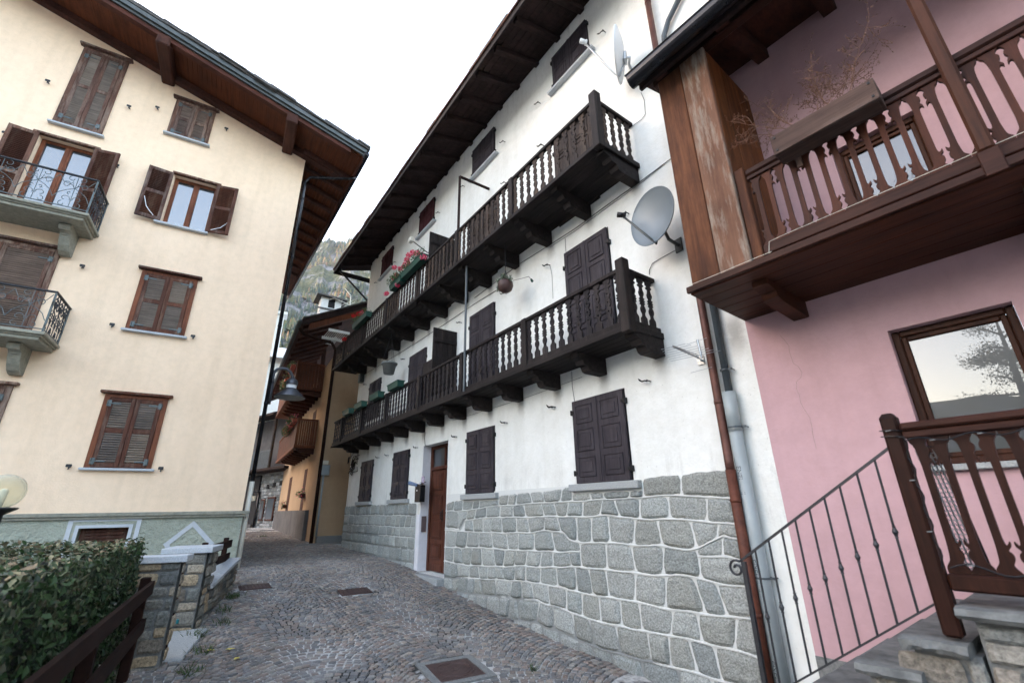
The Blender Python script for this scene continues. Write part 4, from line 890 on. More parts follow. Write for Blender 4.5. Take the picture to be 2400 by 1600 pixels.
b1_ = iron_balcony(z_s1, z_r1, .87, -3.36, 3.3, 'upper iron balcony in front of the glazed door'); b2_ = iron_balcony(2.93, 3.84, .87, -3.36, 2.7, 'lower iron balcony in front of the closed door')
def corbel(par, x, z):
    m_ = MB(); pf = [(0, 0), (-.50, 0), (-.55, -.03), (-.56, -.09), (-.52, -.13), (-.45, -.13), (-.40, -.16), (-.36, -.26), (-.30, -.36), (-.22, -.45), (-.12, -.50), (-.03, -.50), (0, -.47)]
    m_.prism(pf, [], x-.085, x+.085, plane='yz')
    for k in range(7): t_ = k/7; m_.cham(x-.05, x+.05, -.42+.04*k-.0, -.41+.045*k, z*0-.19-.04*k, -.17-.04*k, .003)
    for i_ in range(len(m_.v)): a, b_, c_ = m_.v[i_]; m_.v[i_] = (a, b_, c_+z)
    m_.build('corbel', M_balcstone, par)
cx1 = B.x(P('B1', 820, 905), .5); cx2 = B.x(P('B2', 205, 1075), .5)
corbel(b1_, cx1, z_s1-.031); corbel(b2_, cx2-.02, 2.93-.031); corbel(b1_, -5.9, z_s1-.031)
# roof: soffit, purlin ends, verge, gutter, slates
OV = 1.2; EX = 1.52
def rzb(x): return gab(x)+.0
rf = MB(); yb = 9.0
def rx(x, y): return x-(y+OV)*skew if True else x
XRG = -9.5
def slope_pt(x, y, dz): return (x-(y+OV)*skew*(1 if x > 0 else 0), y, rzb(x)+dz)
# boards of the soffit (run parallel to the gable wall's slope are laid across)
rf.hexa([slope_pt(XRG, -OV, .10), slope_pt(EX, -OV, .10), slope_pt(EX, yb, .10), slope_pt(XRG, yb, .10), slope_pt(XRG, -OV, .16), slope_pt(EX, -OV, .16), slope_pt(EX, yb, .16), slope_pt(XRG, yb, .16)])
roofb = rf.build('roof', M_beigesoff, BH)
bm_ = MB(); x = XRG
while x < EX-.02:
    w_ = .105; x2 = min(x+w_, EX)
    bm_.hexa([slope_pt(x+.004, -OV+.12, .075), slope_pt(x2-.004, -OV+.12, .075), slope_pt(x2-.004, 5, .075), slope_pt(x+.004, 5, .075), slope_pt(x+.004, -OV+.12, .098), slope_pt(x2-.004, -OV+.12, .098), slope_pt(x2-.004, 5, .098), slope_pt(x+.004, 5, .098)]); x = x2
bm_.build('soffit_boards', M_beigesoff, roofb)
vb = MB()
def sbeam(y0, y1, d0, d1, xa=XRG, xb=EX, mb=None): (mb or vb).hexa([slope_pt(xa, y0, d0), slope_pt(xb, y0, d0), slope_pt(xb, y1, d0), slope_pt(xa, y1, d0), slope_pt(xa, y0, d1), slope_pt(xb, y0, d1), slope_pt(xb, y1, d1), slope_pt(xa, y1, d1)])
sbeam(-OV+.0, -OV+.14, -.06, .098, xb=EX-.35); vb.build('barge_rafter', M_verge, roofb)
vb = MB(); sbeam(-.16, -.0, -.10, .073, xb=1.2); vb.build('wall_rafter', M_purlin, roofb)
vb = MB(); sbeam(-OV-.05, -OV-.005, .06, .20, xb=EX+.02); sbeam(-OV-.10, -OV-.051, .13, .24, xb=EX+.04); vb.build('verge_flashing', M_gutterg, roofb)
for xp in (-3.09, B.side(P('L1', 1845, 770), -.28)[0]*0-.28, -6.2, ):
    p_ = MB(); zt = rzb(xp)+.07-.03; p_.cham(xp-.13, xp+.13, -OV-.04, .05, zt-.30, zt, .03); o_ = p_.build('purlin', M_purlin, roofb)
# eave on the street side with sprocketed rafters and gutter
for k in range(12):
    y = -.2+k*.62; p_ = MB(); p_.hexa([(BX1-y*skew-.1, y-.05, rzb(BX1)-.03), (EX-.08-(y+OV)*skew, y-.05, rzb(EX)-.04), (EX-.08-(y+OV)*skew, y+.05, rzb(EX)-.04), (BX1-y*skew-.1, y+.05, rzb(BX1)-.03), (BX1-y*skew-.1, y-.05, rzb(BX1)+.07), (EX-.08-(y+OV)*skew, y-.05, rzb(EX)+.07), (EX-.08-(y+OV)*skew, y+.05, rzb(EX)+.07), (BX1-y*skew-.1, y+.05, rzb(BX1)+.07)]); p_.build('rafter', M_purlin, roofb)
gt = MB(); a = (EX+.05, -OV-.12, rzb(EX)+.07); e = (EX+.05-(yb+OV)*skew, yb, rzb(EX)+.07); gt.tube([a, e], .07, 12); gt.cham(EX-.03, EX+.0, -OV, -OV+.01, rzb(EX)-.1, rzb(EX)+.1, .002); gt.build('gutter', M_gutter, roofb, smooth=True)
fb = MB(); fb.hexa([(EX-.03, -OV, rzb(EX)-.06), (EX-.0, -OV, rzb(EX)-.06), (EX-(yb+OV)*skew, yb, rzb(EX)-.06), (EX-.03-(yb+OV)*skew, yb, rzb(EX)-.06), (EX-.03, -OV, rzb(EX)+.12), (EX-.0, -OV, rzb(EX)+.12), (EX-(yb+OV)*skew, yb, rzb(EX)+.12), (EX-.03-(yb+OV)*skew, yb, rzb(EX)+.12)]); fb.build('eave_board', M_verge, roofb)
ts = MB(); x = XRG; rt = random.Random(8)
while x < EX+.05:
    w_ = rt.uniform(.3, .5); 
    for lay in range(2):
        o_ = rt.uniform(.0, .10); z0 = .25+lay*.045; x1_ = min(x+w_+.12, EX+.1); h_ = rt.uniform(.03, .055)
        ts.hexa([slope_pt(x-.02, -OV-.10-o_, z0+.015), slope_pt(x1_, -OV-.10-o_, z0), slope_pt(x1_, -OV+.6, z0), slope_pt(x-.02, -OV+.6, z0+.015), slope_pt(x-.02, -OV-.10-o_, z0+h_+.02), slope_pt(x1_, -OV-.10-o_, z0+h_), slope_pt(x1_, -OV+.6, z0+h_), slope_pt(x-.02, -OV+.6, z0+h_+.02)])
    x += w_
ts.build('roof_slate', M_tile, roofb)
# corner downpipe and its elbow from the gutter
dp = MB(); px_ = BX1+.09; dp.tube([(EX+.0-.35*skew, -OV+.85, rzb(EX)-.0), (EX-.2, -.35, rzb(EX)-.12), (px_+.1, .10, rzb(BX1)-.55), (px_, .12, rzb(BX1)-.75), (px_, .12, .62)], .042, 10)
for z_ in (7.9, 6.1, 4.2, 2.3): dp.tube([(px_, .12, z_), (px_, .12, z_+.05)], .05, 10)
dp.build('downpipe', M_gutter, BH, smooth=True)
dp = MB(); dp.tube([(px_, .12, .62), (px_, .12, -1.2)], .05, 10); dp.build('downpipe', M_cream, BH, smooth=True)['label'] = 'cream lower length of the corner downpipe'
# wasp nests / bird marks under the ridge
ns = MB(); 
for (x_, y_) in ((245, 10), (300, 38), (375, 66), (325, 42), (285, 44)):
    x, z = B.xz(P('L1', x_, y_)); ns.lathe([(.0, -.03), (.04, -.015), (.05, .01), (.03, .035), (0, .04)], 8, Matrix.Translation((x, -.005, z)))
ns.build('mud_nest', M_dark, wall)

# ================================================================ STREET LAMP on the beige house corner
lt = B.xz(P('ZD', 455, 130)); 
def pt_at(p, dist):   # a point on the pixel ray at a given forward distance
    d = ray(p); return d*(dist/math.hypot(d.x, d.y))
bc = B.M @ Vector((BX1, 0, 0)); dist_l = math.hypot(bc.x, bc.y)+.35
SLm = thing('street_lamp', 'grey bell shaped street lamp hanging from a curved arm at the cream house corner', 'street lamp', None, *[*pt_at(P('ZD', 470, 160), dist_l)])
arm = [pt_at(P('ZD', *q), dist_l+.25*i/9) for i, q in enumerate(((462, 250), (466, 180), (480, 120), (520, 82), (580, 68), (640, 78), (685, 115), (708, 165), (705, 215), (698, 255)))]
m_ = MB(); m_.tube(arm, .038, 10); m_.tube([arm[0]+Vector((0, 0, -.5)), arm[0]], .038, 10); m_.build('arm', M_lampm, SLm, smooth=True)
lc = pt_at(P('ZD', 672, 430), dist_l+.25); rr_ = .345
tl_ = Matrix.Translation(lc) 
m_ = MB(); m_.lathe([(rr_, 0), (rr_+.005, .012), (.13, .22), (.125, .235)], 32, tl_); m_.lathe([(.125, .315), (.13, .33), (.135, .39), (.11, .45), (.05, .49), (.04, .56), (0, .56)], 24, tl_); m_.build('lamp_shade', M_lampm, SLm, smooth=True)
m_ = MB(); m_.lathe([(.118, .23), (.118, .32)], 20, tl_); m_.build('clear_collar', M_paper, SLm, smooth=True)
m_ = MB(); m_.lathe([(rr_-.006, .004), (.12, .215), (0, .22)], 32, tl_); m_.build('reflector', M_lampin, SLm, smooth=True)

# ================================================================ PINK HOUSE
KX0 = -1.82
PH = thing('pink_house', 'pink plastered house with a brown carved wooden balcony and a boarded corner', 'house', K, 0, 0, -1.5)
kx0, kx1 = -.758, -.058; kz1, kz0 = 1.292, .245
pw = MB(); holed_wall(pw, KX0, 7.5, -2.2, 4.75, [(kx0, kx1, kz0, kz1, .12), (-.74, -.10, 1.80, 3.10, .10)]); pw.build('wall', M_pink, PH)
# white painted strip joins the two houses
def pwin(x0, x1, z0, z1, yb, name, lab, fw=.07, m_g=None):
    f = MB(); f.cham(x0, x0+fw, yb-.04, yb+.02, z0, z1, .008); f.cham(x1-fw, x1, yb-.04, yb+.02, z0, z1, .008); f.cham(x0+fw, x1-fw, yb-.04, yb+.02, z1-fw, z1, .008); f.cham(x0+fw, x1-fw, yb-.04, yb+.02, z0, z0+fw, .008)
    f.cham(x0+fw, x0+fw+.035, yb-.02, yb+.02, z0+fw, z1-fw, .006); f.cham(x1-fw-.035, x1-fw, yb-.02, yb+.02, z0+fw, z1-fw, .006); f.cham(x0+fw+.035, x1-fw-.035, yb-.02, yb+.02, z1-fw-.035, z1-fw, .006); f.cham(x0+fw+.035, x1-fw-.035, yb-.02, yb+.02, z0+fw, z0+fw+.035, .006)
    o = f.build(name, M_pwoodz, PH); o['label'] = lab; g_ = MB(); g_.box(x0+fw, x1-fw, yb+.004, yb+.009, z0+fw, z1-fw); g_.build('pane', m_g or M_glassp, o); return o
pwi = pwin(kx0+.002, kx1-.002, kz0+.002, kz1-.002, .118, 'window', 'deep set ground floor window reflecting mountains', .05)
s_ = MB(); s_.cham(kx0-.03, kx1+.6, -.05, .07, kz0-.045, kz0-.002, .006); s_.build('sill', M_stonesill, pwi)
pwin(-.739, -.101, 1.801, 3.099, .099, 'balcony_door', 'glazed door behind the balcony balusters', .055, glass('shaded_glass', f0=.045))
# balcony deck
DZ = 1.74; DO = 1.0
db = MB(); root = None; nb = 6
for k in range(nb): db.cham(-1.82, 7, -DO+k*(DO/nb)+.003, -DO+(k+1)*DO/nb-.003, DZ, DZ+.045, .005)
pb_ = db.build('balcony', M_deckb, PH); pb_['label'] = 'brown balcony with carved balusters over the window'
fz = MB(); fz.cham(-1.835, 7, -DO-.035, -DO-.002, DZ+.01, DZ+.07, .006); fz.build('deck_edge', M_pwood, pb_)
def kbracket(x):
    m_ = MB(); pf = [(0, 0), (-.80, 0), (-.80, -.05), (-.66, -.07), (-.64, -.12), (-.55, -.14), (-.03, -.155), (0, -.14)]; m_.prism(pf, [], x-.06, x+.06, plane='yz')
    for i_ in range(len(m_.v)): a, b_, c_ = m_.v[i_]; m_.v[i_] = (a, b_, c_+DZ-.002)
    m_.build('bracket', M_purlin if False else M_deckb, pb_)
for x in (-1.32, .24, 1.6): kbracket(x)
# boarded box at the corner
bx = MB(); bx.cham(-1.79, -1.535, -DO+.0, -DO+.05, DZ+.071, 4.25, .008); bx.build('corner_board', M_plank1, PH)['label'] = 'orange brown corner plank'
bx = MB(); bx.cham(-1.53, -1.27, -DO-.004, -DO+.046, DZ+.071, 4.25, .008); bx.build('corner_board', M_plank2, PH)['label'] = 'bleached peeling corner plank'
bx = MB()
for k in range(3): bx.cham(-1.315, -1.275, -DO+.055+k*.3, -DO+.35+k*.3-.0, DZ+.05, 4.25, .004)
bx.cham(-1.79, -1.75, -DO+.05, 0, DZ+.05, 4.25); bx.build('corner_board', M_plank3, PH)['label'] = 'inner orange side planks'
# railing: boards cut with curls on one long edge, set alternately left- and right-handed
CURL = [(0, .045), (.02, .047), (.05, .040), (.07, .030), (.085, .034), (.11, .046), (.135, .048), (.155, .040), (.165, .029), (.178, .034), (.195, .048), (.215, .053), (.232, .050), (.218, .041), (.205, .030), (.215, .022), (.24, .018), (.3, .016), (.7, .016), (.77, .018), (.79, .022), (.80, .032), (.79, .042), (.775, .049), (.79, .053), (.81, .050), (.83, .040), (.845, .032), (.86, .036), (.88, .046), (.90, .050), (.92, .046), (.935, .036), (.95, .033), (.97, .040), (1, .046)]
CURL = [(t, w_ if t < .03 or t > .975 else .016+(w_-.016)*.66) for t, w_ in CURL]
PLAINS = [(0, .046), (.03, .046), (.055, .040), (.08, .028), (.11, .022), (.2, .0175), (.3, .0165), (.7, .0165), (.82, .0175), (.90, .022), (.94, .028), (.965, .040), (1, .046)]
def fret2(H, k=1.0):
    a = smooth_pts(CURL); b_ = smooth_pts(PLAINS); return [(w_*k, t*H) for t, w_ in a]+[(-w_*k, t*H) for t, w_ in b_][::-1]
RO = .93; rz1, rz0 = 2.68, 1.94
rp = MB(); rp.cham(-1.265, -1.185, -RO-.045, -RO+.035, DZ+.05, 2.72, .008); rp.build('rail_post', M_plank1, pb_)
tr = MB(); tr.cham(-1.18, 7, -RO-.04, -RO+.04, rz1-.06, rz1, .012); tr.cham(-1.18, 7, -RO-.028, -RO+.028, rz1-.10, rz1-.062, .006); tr.build('top_rail', M_pwood, pb_)
br = MB(); br.cham(-1.18, 7, -RO-.03, -RO+.03, rz0-.085, rz0, .008); br.build('bottom_rail', M_pwood, pb_)
PBP = [(0, .052), (.03, .052), (.045, .038), (.06, .045), (.085, .054), (.11, .050), (.125, .036), (.14, .040), (.155, .052), (.18, .062), (.215, .060), (.195, .042), (.20, .028), (.225, .020), (.27, .018), (.50, .016), (.77, .018), (.785, .026), (.80, .046), (.775, .056), (.815, .062), (.84, .052), (.855, .040), (.87, .036), (.885, .048), (.915, .054), (.94, .046), (.955, .040), (.97, .052), (1, .056)]
Hb = rz1-.101-rz0-.001; m_ = MB(); m_.prism(fret2(Hb, .99), [], -.011, .011); b0 = m_.build('baluster', M_pbal, pb_, own=True)
for k in range(36):
    x = -1.125+k*.0938; sg = 1 if k % 2 else -1
    if k == 0: place(b0, x, -RO, rz0+.0005, pb_, 0, sg)
    else: inst(b0, pb_, x, -RO, rz0+.0005, 0, sg)
ps_ = MB(); ps_.cham(.072, .148, -RO-.115, -RO-.045, DZ+.16, 4.7, .014); ps_.build('balcony_post', M_plank3 if False else M_pwoodz, PH)['label'] = 'upright timber post rising past the railing'
ps_ = MB(); ps_.cham(.062, .158, -DO-.05, -DO-.036, DZ-.01, DZ+.158, .006); ps_.build('post_foot', M_pwood, pb_)
ln_ = MB(); ln_.tube([(x, -DO-.04, DZ+.075+.002*math.sin(x*9)) for x in [-1.8+.1*k for k in range(8)]]+[(-1.14, -RO-.05, DZ+.10), (-1.12, -RO-.045, DZ+.2)]+[(-1.0+.2*k, -RO-.045, DZ+.205) for k in range(30)], .0022, 5); ln_.build('white_cord', M_cream, pb_)
# roof over the balcony
GO, GZ = 1.22, 4.12
rf = MB(); 
def kz(out): return 4.42-.33*(out-1.0)*1.0
rf.hexa([(-1.98, -GO+.03, kz(GO)), (7.5, -GO+.03, kz(GO)), (7.5, 3, kz(-3)), (-1.98, 3, kz(-3)), (-1.98, -GO+.03, kz(GO)+.06), (7.5, -GO+.03, kz(GO)+.06), (7.5, 3, kz(-3)+.06), (-1.98, 3, kz(-3)+.06)]); kr = rf.build('roof', M_purlin, PH)
gt = MB(); n_ = 20; 
for sx in (0,):
    vs = []; 
    for xx in (-1.93, 7.5):
        for k in range(13): a = math.pi*k/12; vs.append((xx, -GO-.06-.085*math.cos(a)*1, GZ+.10-.115*math.sin(a)))
        for k in range(13): a = math.pi*(12-k)/12; vs.append((xx, -GO-.06-.08*math.cos(a)*1, GZ+.10-.108*math.sin(a)))
    gt.add(vs, [(k, (k+1) % 26, 26+(k+1) % 26, 26+k) for k in range(26)]); gt.add(vs[:13], [tuple(range(13))])
gt.tube([(-1.94, -GO-.145, GZ+.10), (7.5, -GO-.145, GZ+.10)], .010, 6); gt.build('gutter', M_gutter, kr)
fb = MB(); fb.cham(-1.9, 7.5, -GO+.03, -GO+.075, GZ-.0, kz(GO)-.0, .005); fb.build('eave_board', M_eave, kr)
for x in (-1.72, -1.05, -.4, .3, 1.0): p_ = MB(); p_.hexa([(x-.06, -GO+.08, kz(GO)-.14), (x+.06, -GO+.08, kz(GO)-.14), (x+.06, 0, kz(0)-.14), (x-.06, 0, kz(0)-.14), (x-.06, -GO+.08, kz(GO)-.002), (x+.06, -GO+.08, kz(GO)-.002), (x+.06, 0, kz(0)-.002), (x-.06, 0, kz(0)-.002)]); p_.build('rafter', M_purlin, kr)
pb2 = MB(); pb2.cham(-1.85, 7, -DO-.0, -DO+.10, 4.24, 4.40, .01); pb2.build('wall_plate', M_pwood, kr)
# crack line
ck = MB(); ck.tube([(K.x(P('R2', *q)), -.0005, K.z(P('R2', *q))) for q in ((860, 750), (885, 775), (912, 812), (916, 850), (928, 884), (940, 920), (968, 935), (992, 975), (985, 1005), (958, 1030), (960, 1080), (975, 1110), (985, 1160), (1004, 1195), (1040, 1250), (1052, 1300), (1058, 1350), (1080, 1440))], .0008, 4); ck.build('plaster_crack', M_cable, PH)
lb = MB(); bz = -1.08
ks_ = MB(); ks_.box(KX0, -.6, -.006, -.001, -2.1, -1.13); ks_.build('bare_base', M_dkrend if False else M_cement, PH)['label'] = 'bare grey rendered base'
# planter on the railing
PT = thing('wooden_planter', 'long weathered wooden window box with bolt heads hung on the brown balcony rail', 'planter', K, -.55, -1.1, 2.5)
x0, x1, y0, y1, z0, z1 = -.885, -.215, -RO-.225, -RO-.05, 2.52, 2.695
m_ = MB(); m_.cham(x0, x1, y0, y0+.022, z0, z1, .004); m_.build('front_board', M_plbox, PT)
m_ = MB(); m_.cham(x0-.0, x0+.02, y0+.023, y1, z0, z1, .003); m_.cham(x1-.02, x1+.0, y0+.023, y1, z0, z1, .003); m_.cham(x0+.021, x1-.021, y1-.02, y1, z0, z1, .003); m_.build('side_boards', M_plbox, PT)
m_ = MB(); m_.cham(x0+.021, x1-.021, y0+.023, y1-.021, z0, z0+.02, .002); m_.cham(x0+.08, x0+.12, y1+.0, y1+.02, z0-.08, z1+.01, .003); m_.build('base_board', M_plbox, PT)
m_ = MB(); m_.cham(x0+.024, x1-.024, y0+.026, y0+.032, z0+.03, z1+.012, .002); m_.cham(x0+.024, x1-.024, y1-.03, y1-.024, z0+.03, z1+.035, .002); m_.box(x0+.024, x1-.024, y0+.033, y1-.031, z1-.03, z1-.028); m_.build('liner', M_greenpl, PT)
for xx in (x0+.03, x1-.03):
    for zz in (z0+.03, z1-.03): m_ = MB(); m_.tube([(xx, y0-.008, zz), (xx, y0, zz)], .009, 8); m_.build('bolt', M_black, PT)
sh = MB(); rw = random.Random(21)
def twig(p, d, L_, r, lev):
    pts = [p]; q = p.copy(); dd = d.copy(); n_ = 7
    for k in range(n_): dd = (dd+Vector((rw.gauss(0, .17), rw.gauss(0, .17), rw.gauss(0, .15)-.02*k*(lev == 0)))).normalized(); q = q+dd*L_/n_; pts.append(q.copy())
    sh.tube(pts, [r*(1-.75*k/n_) for k in range(n_+1)], 4)
    if lev < 2:
        for k in range(2, n_+1):
            for _ in range(1 if lev else 2):
                e = Vector((rw.gauss(0, 1), rw.gauss(0, .8), rw.gauss(.15, .8))).normalized(); twig(pts[k], (dd*.55+e*.8).normalized(), L_*rw.uniform(.3, .45), r*.5, lev+1)
    else:
        for k in range(2, n_+1, 2):
            a = Vector((rw.gauss(0, 1), rw.gauss(0, 1), rw.gauss(0, 1))).normalized()*.007; b_ = a.cross(Vector((0, 0, 1))).normalized()*.004 if a.length else a
            sh.add([pts[k]-a, pts[k]-b_, pts[k]+a, pts[k]+b_], [(0, 1, 2, 3)])
for (x, dx, L_) in ((-.72, -.55, .40), (-.70, -.2, .42), (-.60, .05, .34), (-.45, -.45, .46), (-.42, .0, .52), (-.38, .35, .48), (-.78, -.95, .34), (-.55, .5, .36)): twig(Vector((x, -RO-.14, z1-.02)), Vector((dx, rw.uniform(-.25, .15), .85)).normalized(), L_, .0048, 0)
tag(sh.build('dried_shrub', M_stem, frame=K, origin=(-.55, -1.07, 2.68)), 'bare dried shrub with thin brown twigs growing in the wooden window box', 'dried plant')

# ================================================================ TERRACE, STAIR AND RAILINGS (lower right)
TO = 1.32
TR = thing('terrace_railing', 'dark red brown wooden terrace railing with scroll cut balusters at the lower right', 'railing', K, -.63, -TO, -.6)
m_ = MB(); m_.cham(-.685, -.61, -TO-.04, -.0-TO+.04, -.60, .44, .012); m_.lathe([(.052, .43), (.03, .455), (0, .46)], 4, Matrix.Translation((-.6475, -TO, 0)) @ Matrix.Rotation(math.pi/4, 4, 'Z')); m_.build('post', M_tbal, TR)
m_ = MB(); m_.cham(-.605, 4, -TO-.05, -TO+.05, .355, .395, .010); m_.cham(-.605, 4, -TO-.032, -TO+.032, .315, .353, .006); m_.build('top_rail', M_pwood, TR)
m_ = MB(); m_.cham(-.605, 4, -TO-.035, -TO+.035, -.40, -.325, .010); m_.build('bottom_rail', M_tbal, TR)
TP_ = [(0, .050), (.03, .055), (.05, .048), (.07, .034), (.09, .040), (.12, .052), (.15, .054), (.17, .044), (.185, .036), (.20, .040), (.225, .052), (.255, .052), (.25, .040), (.235, .032), (.25, .022), (.28, .017), (.33, .015), (.66, .015), (.70, .018), (.73, .030), (.745, .042), (.735, .052), (.76, .056), (.785, .048), (.80, .036), (.82, .032), (.85, .042), (.88, .045), (.905, .036), (.925, .026), (.95, .040), (.97, .052), (1, .055)]
Ht = .314+.325-.002; m_ = MB(); m_.prism(fret2(Ht, .90), [], -.012, .012); b0 = m_.build('baluster', M_tbal, TR, own=True)
for k in range(20):
    x = -.555+k*.0845; sg = -1 if k % 2 else 1
    if k == 0: place(b0, x, -TO, -.324, TR, 0, sg)
    else: inst(b0, TR, x, -TO, -.324, 0, sg)
# fairy lights wound on the post and rail
fl = MB(); pts = []
for k in range(16): a = k*.8; pts.append((-.6475+.055*math.cos(a), -TO+.055*math.sin(a), .385-.004*k))
for k in range(24): pts.append((-.600+.008*math.sin(k*1.3), -TO-.046, .32-.027*k))
pts2 = [(-.60+.03*k, -TO-.04-.006*math.sin(k), .30+.012*math.sin(k*.9)) for k in range(40)]; pts3 = [(-.58+.03*k, -TO-.04, -.30+.02*math.sin(k*.7)-.0*k) for k in range(40)]
for q in (pts2, pts3, pts[::1]): fl.tube(q, .0035, 5)
flo = thing('fairy_lights', 'dark string of fairy lights wound round the terrace post and rails', 'fairy lights', K, -.6, -TO, .0); fl.build('cable', M_black, flo)
for q in pts[6::9]+pts2[4::6]+pts3[3::6]: m_ = MB(); m_.tube([q, (q[0]-.022, q[1]-.008, q[2]-.002)], .0032, 6); m_.build('bulb', M_cement, flo)
# terrace body
tb = MB(); tb2 = MB()
TB = thing('stone_stair', 'rough grey stone stair and terrace wall below the wooden railing', 'stairs', K, -.6, -TO, -1.6)
trd = [(-.605, 4.0, -.46), (-.85, -.60, -.615), (-1.07, -.80, -.765), (-1.30, -1.02, -.92), (-1.52, -1.25, -1.07), (-1.75, -1.47, -1.23), (-1.98, -1.70, -1.38), (-2.2, -1.93, -1.53)]
rs = random.Random(31)
for i_, (a, b_, z) in enumerate(trd):
    s_ = MB(); nx_ = 14 if i_ else 60; vs = []
    prof = [(-TO-.085, -.052), (-TO-.10, -.03), (-TO-.085, -.004), (-TO-.04, 0.0), (-.01, 0.0), (-.01, -.055)]
    for k in range(nx_+1):
        x = a+(b_-a)*k/nx_
        for yq, zq in prof: nn = noise.noise(Vector((x*9, zq*40, i_)))*.026+noise.noise(Vector((x*30, zq*30, i_)))*.012; vs.append((x, yq+(nn if yq < -1 else 0), z+zq+(nn*.35 if zq < 0 else nn*.12)))
    m6 = len(prof); s_.add(vs, [(k*m6+q, (k+1)*m6+q, (k+1)*m6+(q+1) % m6, k*m6+(q+1) % m6) for k in range(nx_) for q in range(m6)]); s_.add(vs[:m6], [tuple(range(m6))]); s_.add(vs[-m6:], [tuple(range(m6))[::-1]])
    s_.build('tread', M_slab, TB)
sw = MB()
for i_ in range(1, len(trd)): a, b_, z = trd[i_]; sw.box(a+.03, trd[i_-1][0]+.03, -TO+.0, -.012, -2.2, z-.055)
sw.box(-.56, 4, -TO+.0, -.012, -2.2, -.515); body = sw.build('backing', M_cement, TB)
stn = MB(); scol2 = [(.20, .21, .20), (.25, .25, .23), (.16, .17, .17), (.28, .27, .24), (.22, .20, .17)]
def rubble(mb, x0, x1, z0, z1, base, Tf=None, cols_=None, hmax=.04, wr=(.12, .32), hr=(.07, .15), colk=1, **kw):
    z = z0
    while z < z1-.02:
        h_ = rs.uniform(*hr); x = x0-rs.uniform(0, .05)
        zt = min(z+h_, z1)
        while x < x1:
            w_ = rs.uniform(*wr); xa, xb = max(x, x0), min(x+w_, x1)
            lim = Tf((xa+xb)/2) if Tf else 99
            if xb-xa > .04 and zt <= lim+.03:
                dz = rs.uniform(-.012, .012)
                c_ = (cols_ or scol2)[rs.randrange(len(cols_ or scol2))]
                stone(mb, lambda t, q=xa: q, lambda t, q=xb: q, lambda x, q=zt+dz: q, lambda x, q=z+dz: q, ins=.009, hmax=hmax, base=base, colr=c_, nx=7, nz=5, **kw)
            x += w_
        z = zt
rubble(stn, -2.2, -.56, -2.1, -.5, -TO-.0, lambda x: next((t[2]-.06 for t in trd[::-1] if x < t[1]-.03), -.52)-.0)
rubble(stn, -.56, 2.5, -2.1, -.52, -TO-.0); stn.build('rubble_stones', M_rubble, TB)
# iron stair rail
IR = thing('iron_handrail', 'thin black iron stair handrail with knobbed bars leading up to the wooden terrace post', 'handrail', K, -1.62, -TO, -1.5)
def kp(x_, y_, o=TO): q = K.xz(P('R3', x_, y_), o); return (q[0], -o, q[1])
a = kp(625, 812); b_ = kp(1525, 128); m_ = MB()
m_.beam(a, b_, .022, .012, up=(0, 0, 1)); sc_pts = []
for k in range(22):
    t_ = k/21; ang = rad(60)+t_*rad(470); r_ = .052*(1-.72*t_); sc_pts.append((a[0]-.035+r_*math.cos(ang)*1.0-.01, a[1], a[2]-.075+r_*math.sin(ang)+.02))
m_.tube([(a[0], a[1], a[2])]+sc_pts, .008, 6); m_.build('top_bar', M_iron, IR)
c = kp(750, 1540); m_ = MB(); m_.beam((a[0]+.008, a[1], a[2]-.01), (a[0]+.008, a[1], -1.72), .026, .026, up=(1, 0, 0)); m_.build('newel', M_iron, IR)
e0 = kp(950, 1566); e1 = kp(1825, 1072); m_ = MB(); dx_ = (e1[2]-e0[2])/(e1[0]-e0[0]); m_.beam((a[0]+.008, a[1], e0[2]+dx_*(a[0]+.008-e0[0])), e1, .020, .010); m_.build('bottom_bar', M_iron, IR)
tops = [(705, 752), (787, 690), (867, 632), (950, 568), (1037, 502), (1128, 432), (1222, 362), (1328, 285), (1436, 200)]
br0 = None
for i_, q in enumerate(tops):
    x = kp(*q)[0]; zt = a[2]+(b_[2]-a[2])*(x-a[0])/(b_[0]-a[0]); zb_ = e0[2]+dx_*(x-e0[0]); H_ = zt-zb_
    m_ = MB(); m_.tube([(x, -TO, zb_), (x, -TO, zt-.002)], .0062, 6); zm = (zt+zb_)/2
    m_.lathe([(0, -.032), (.010, -.028), (.007, -.022), (.008, -.017), (.0145, 0), (.008, .017), (.007, .022), (.010, .028), (0, .032)], 10, Matrix.Translation((x, -TO, zm))); m_.build('bar', M_iron, IR)
# drying rack leaning behind the post
rk = thing('folded_drying_rack', 'folded wire drying rack standing behind the terrace post', 'drying rack', K, -.55, -TO+.12, -.4)
m_ = MB(); o_ = TO-.10
for k in range(5):
    x = -.575+k*.018; m_.tube([(x-.02, -o_, .26), (x+.045, -o_, -.38)], .004, 5)
for k in range(28): z = .24-k*.022; m_.tube([(-.597+.0021*k, -o_, z), (-.522+.0021*k, -o_, z)], .0022, 4)
m_.build('wire_frame', M_alu, rk)
m_ = MB(); m_.tube([(-.60, -o_, .28), (-.50, -o_, .27), (-.455, -o_, -.36)], .007, 6); m_.tube([(-.56, -o_, -.41), (-.40, -o_, -.36)], .008, 6); m_.build('tube_frame', M_black, rk)
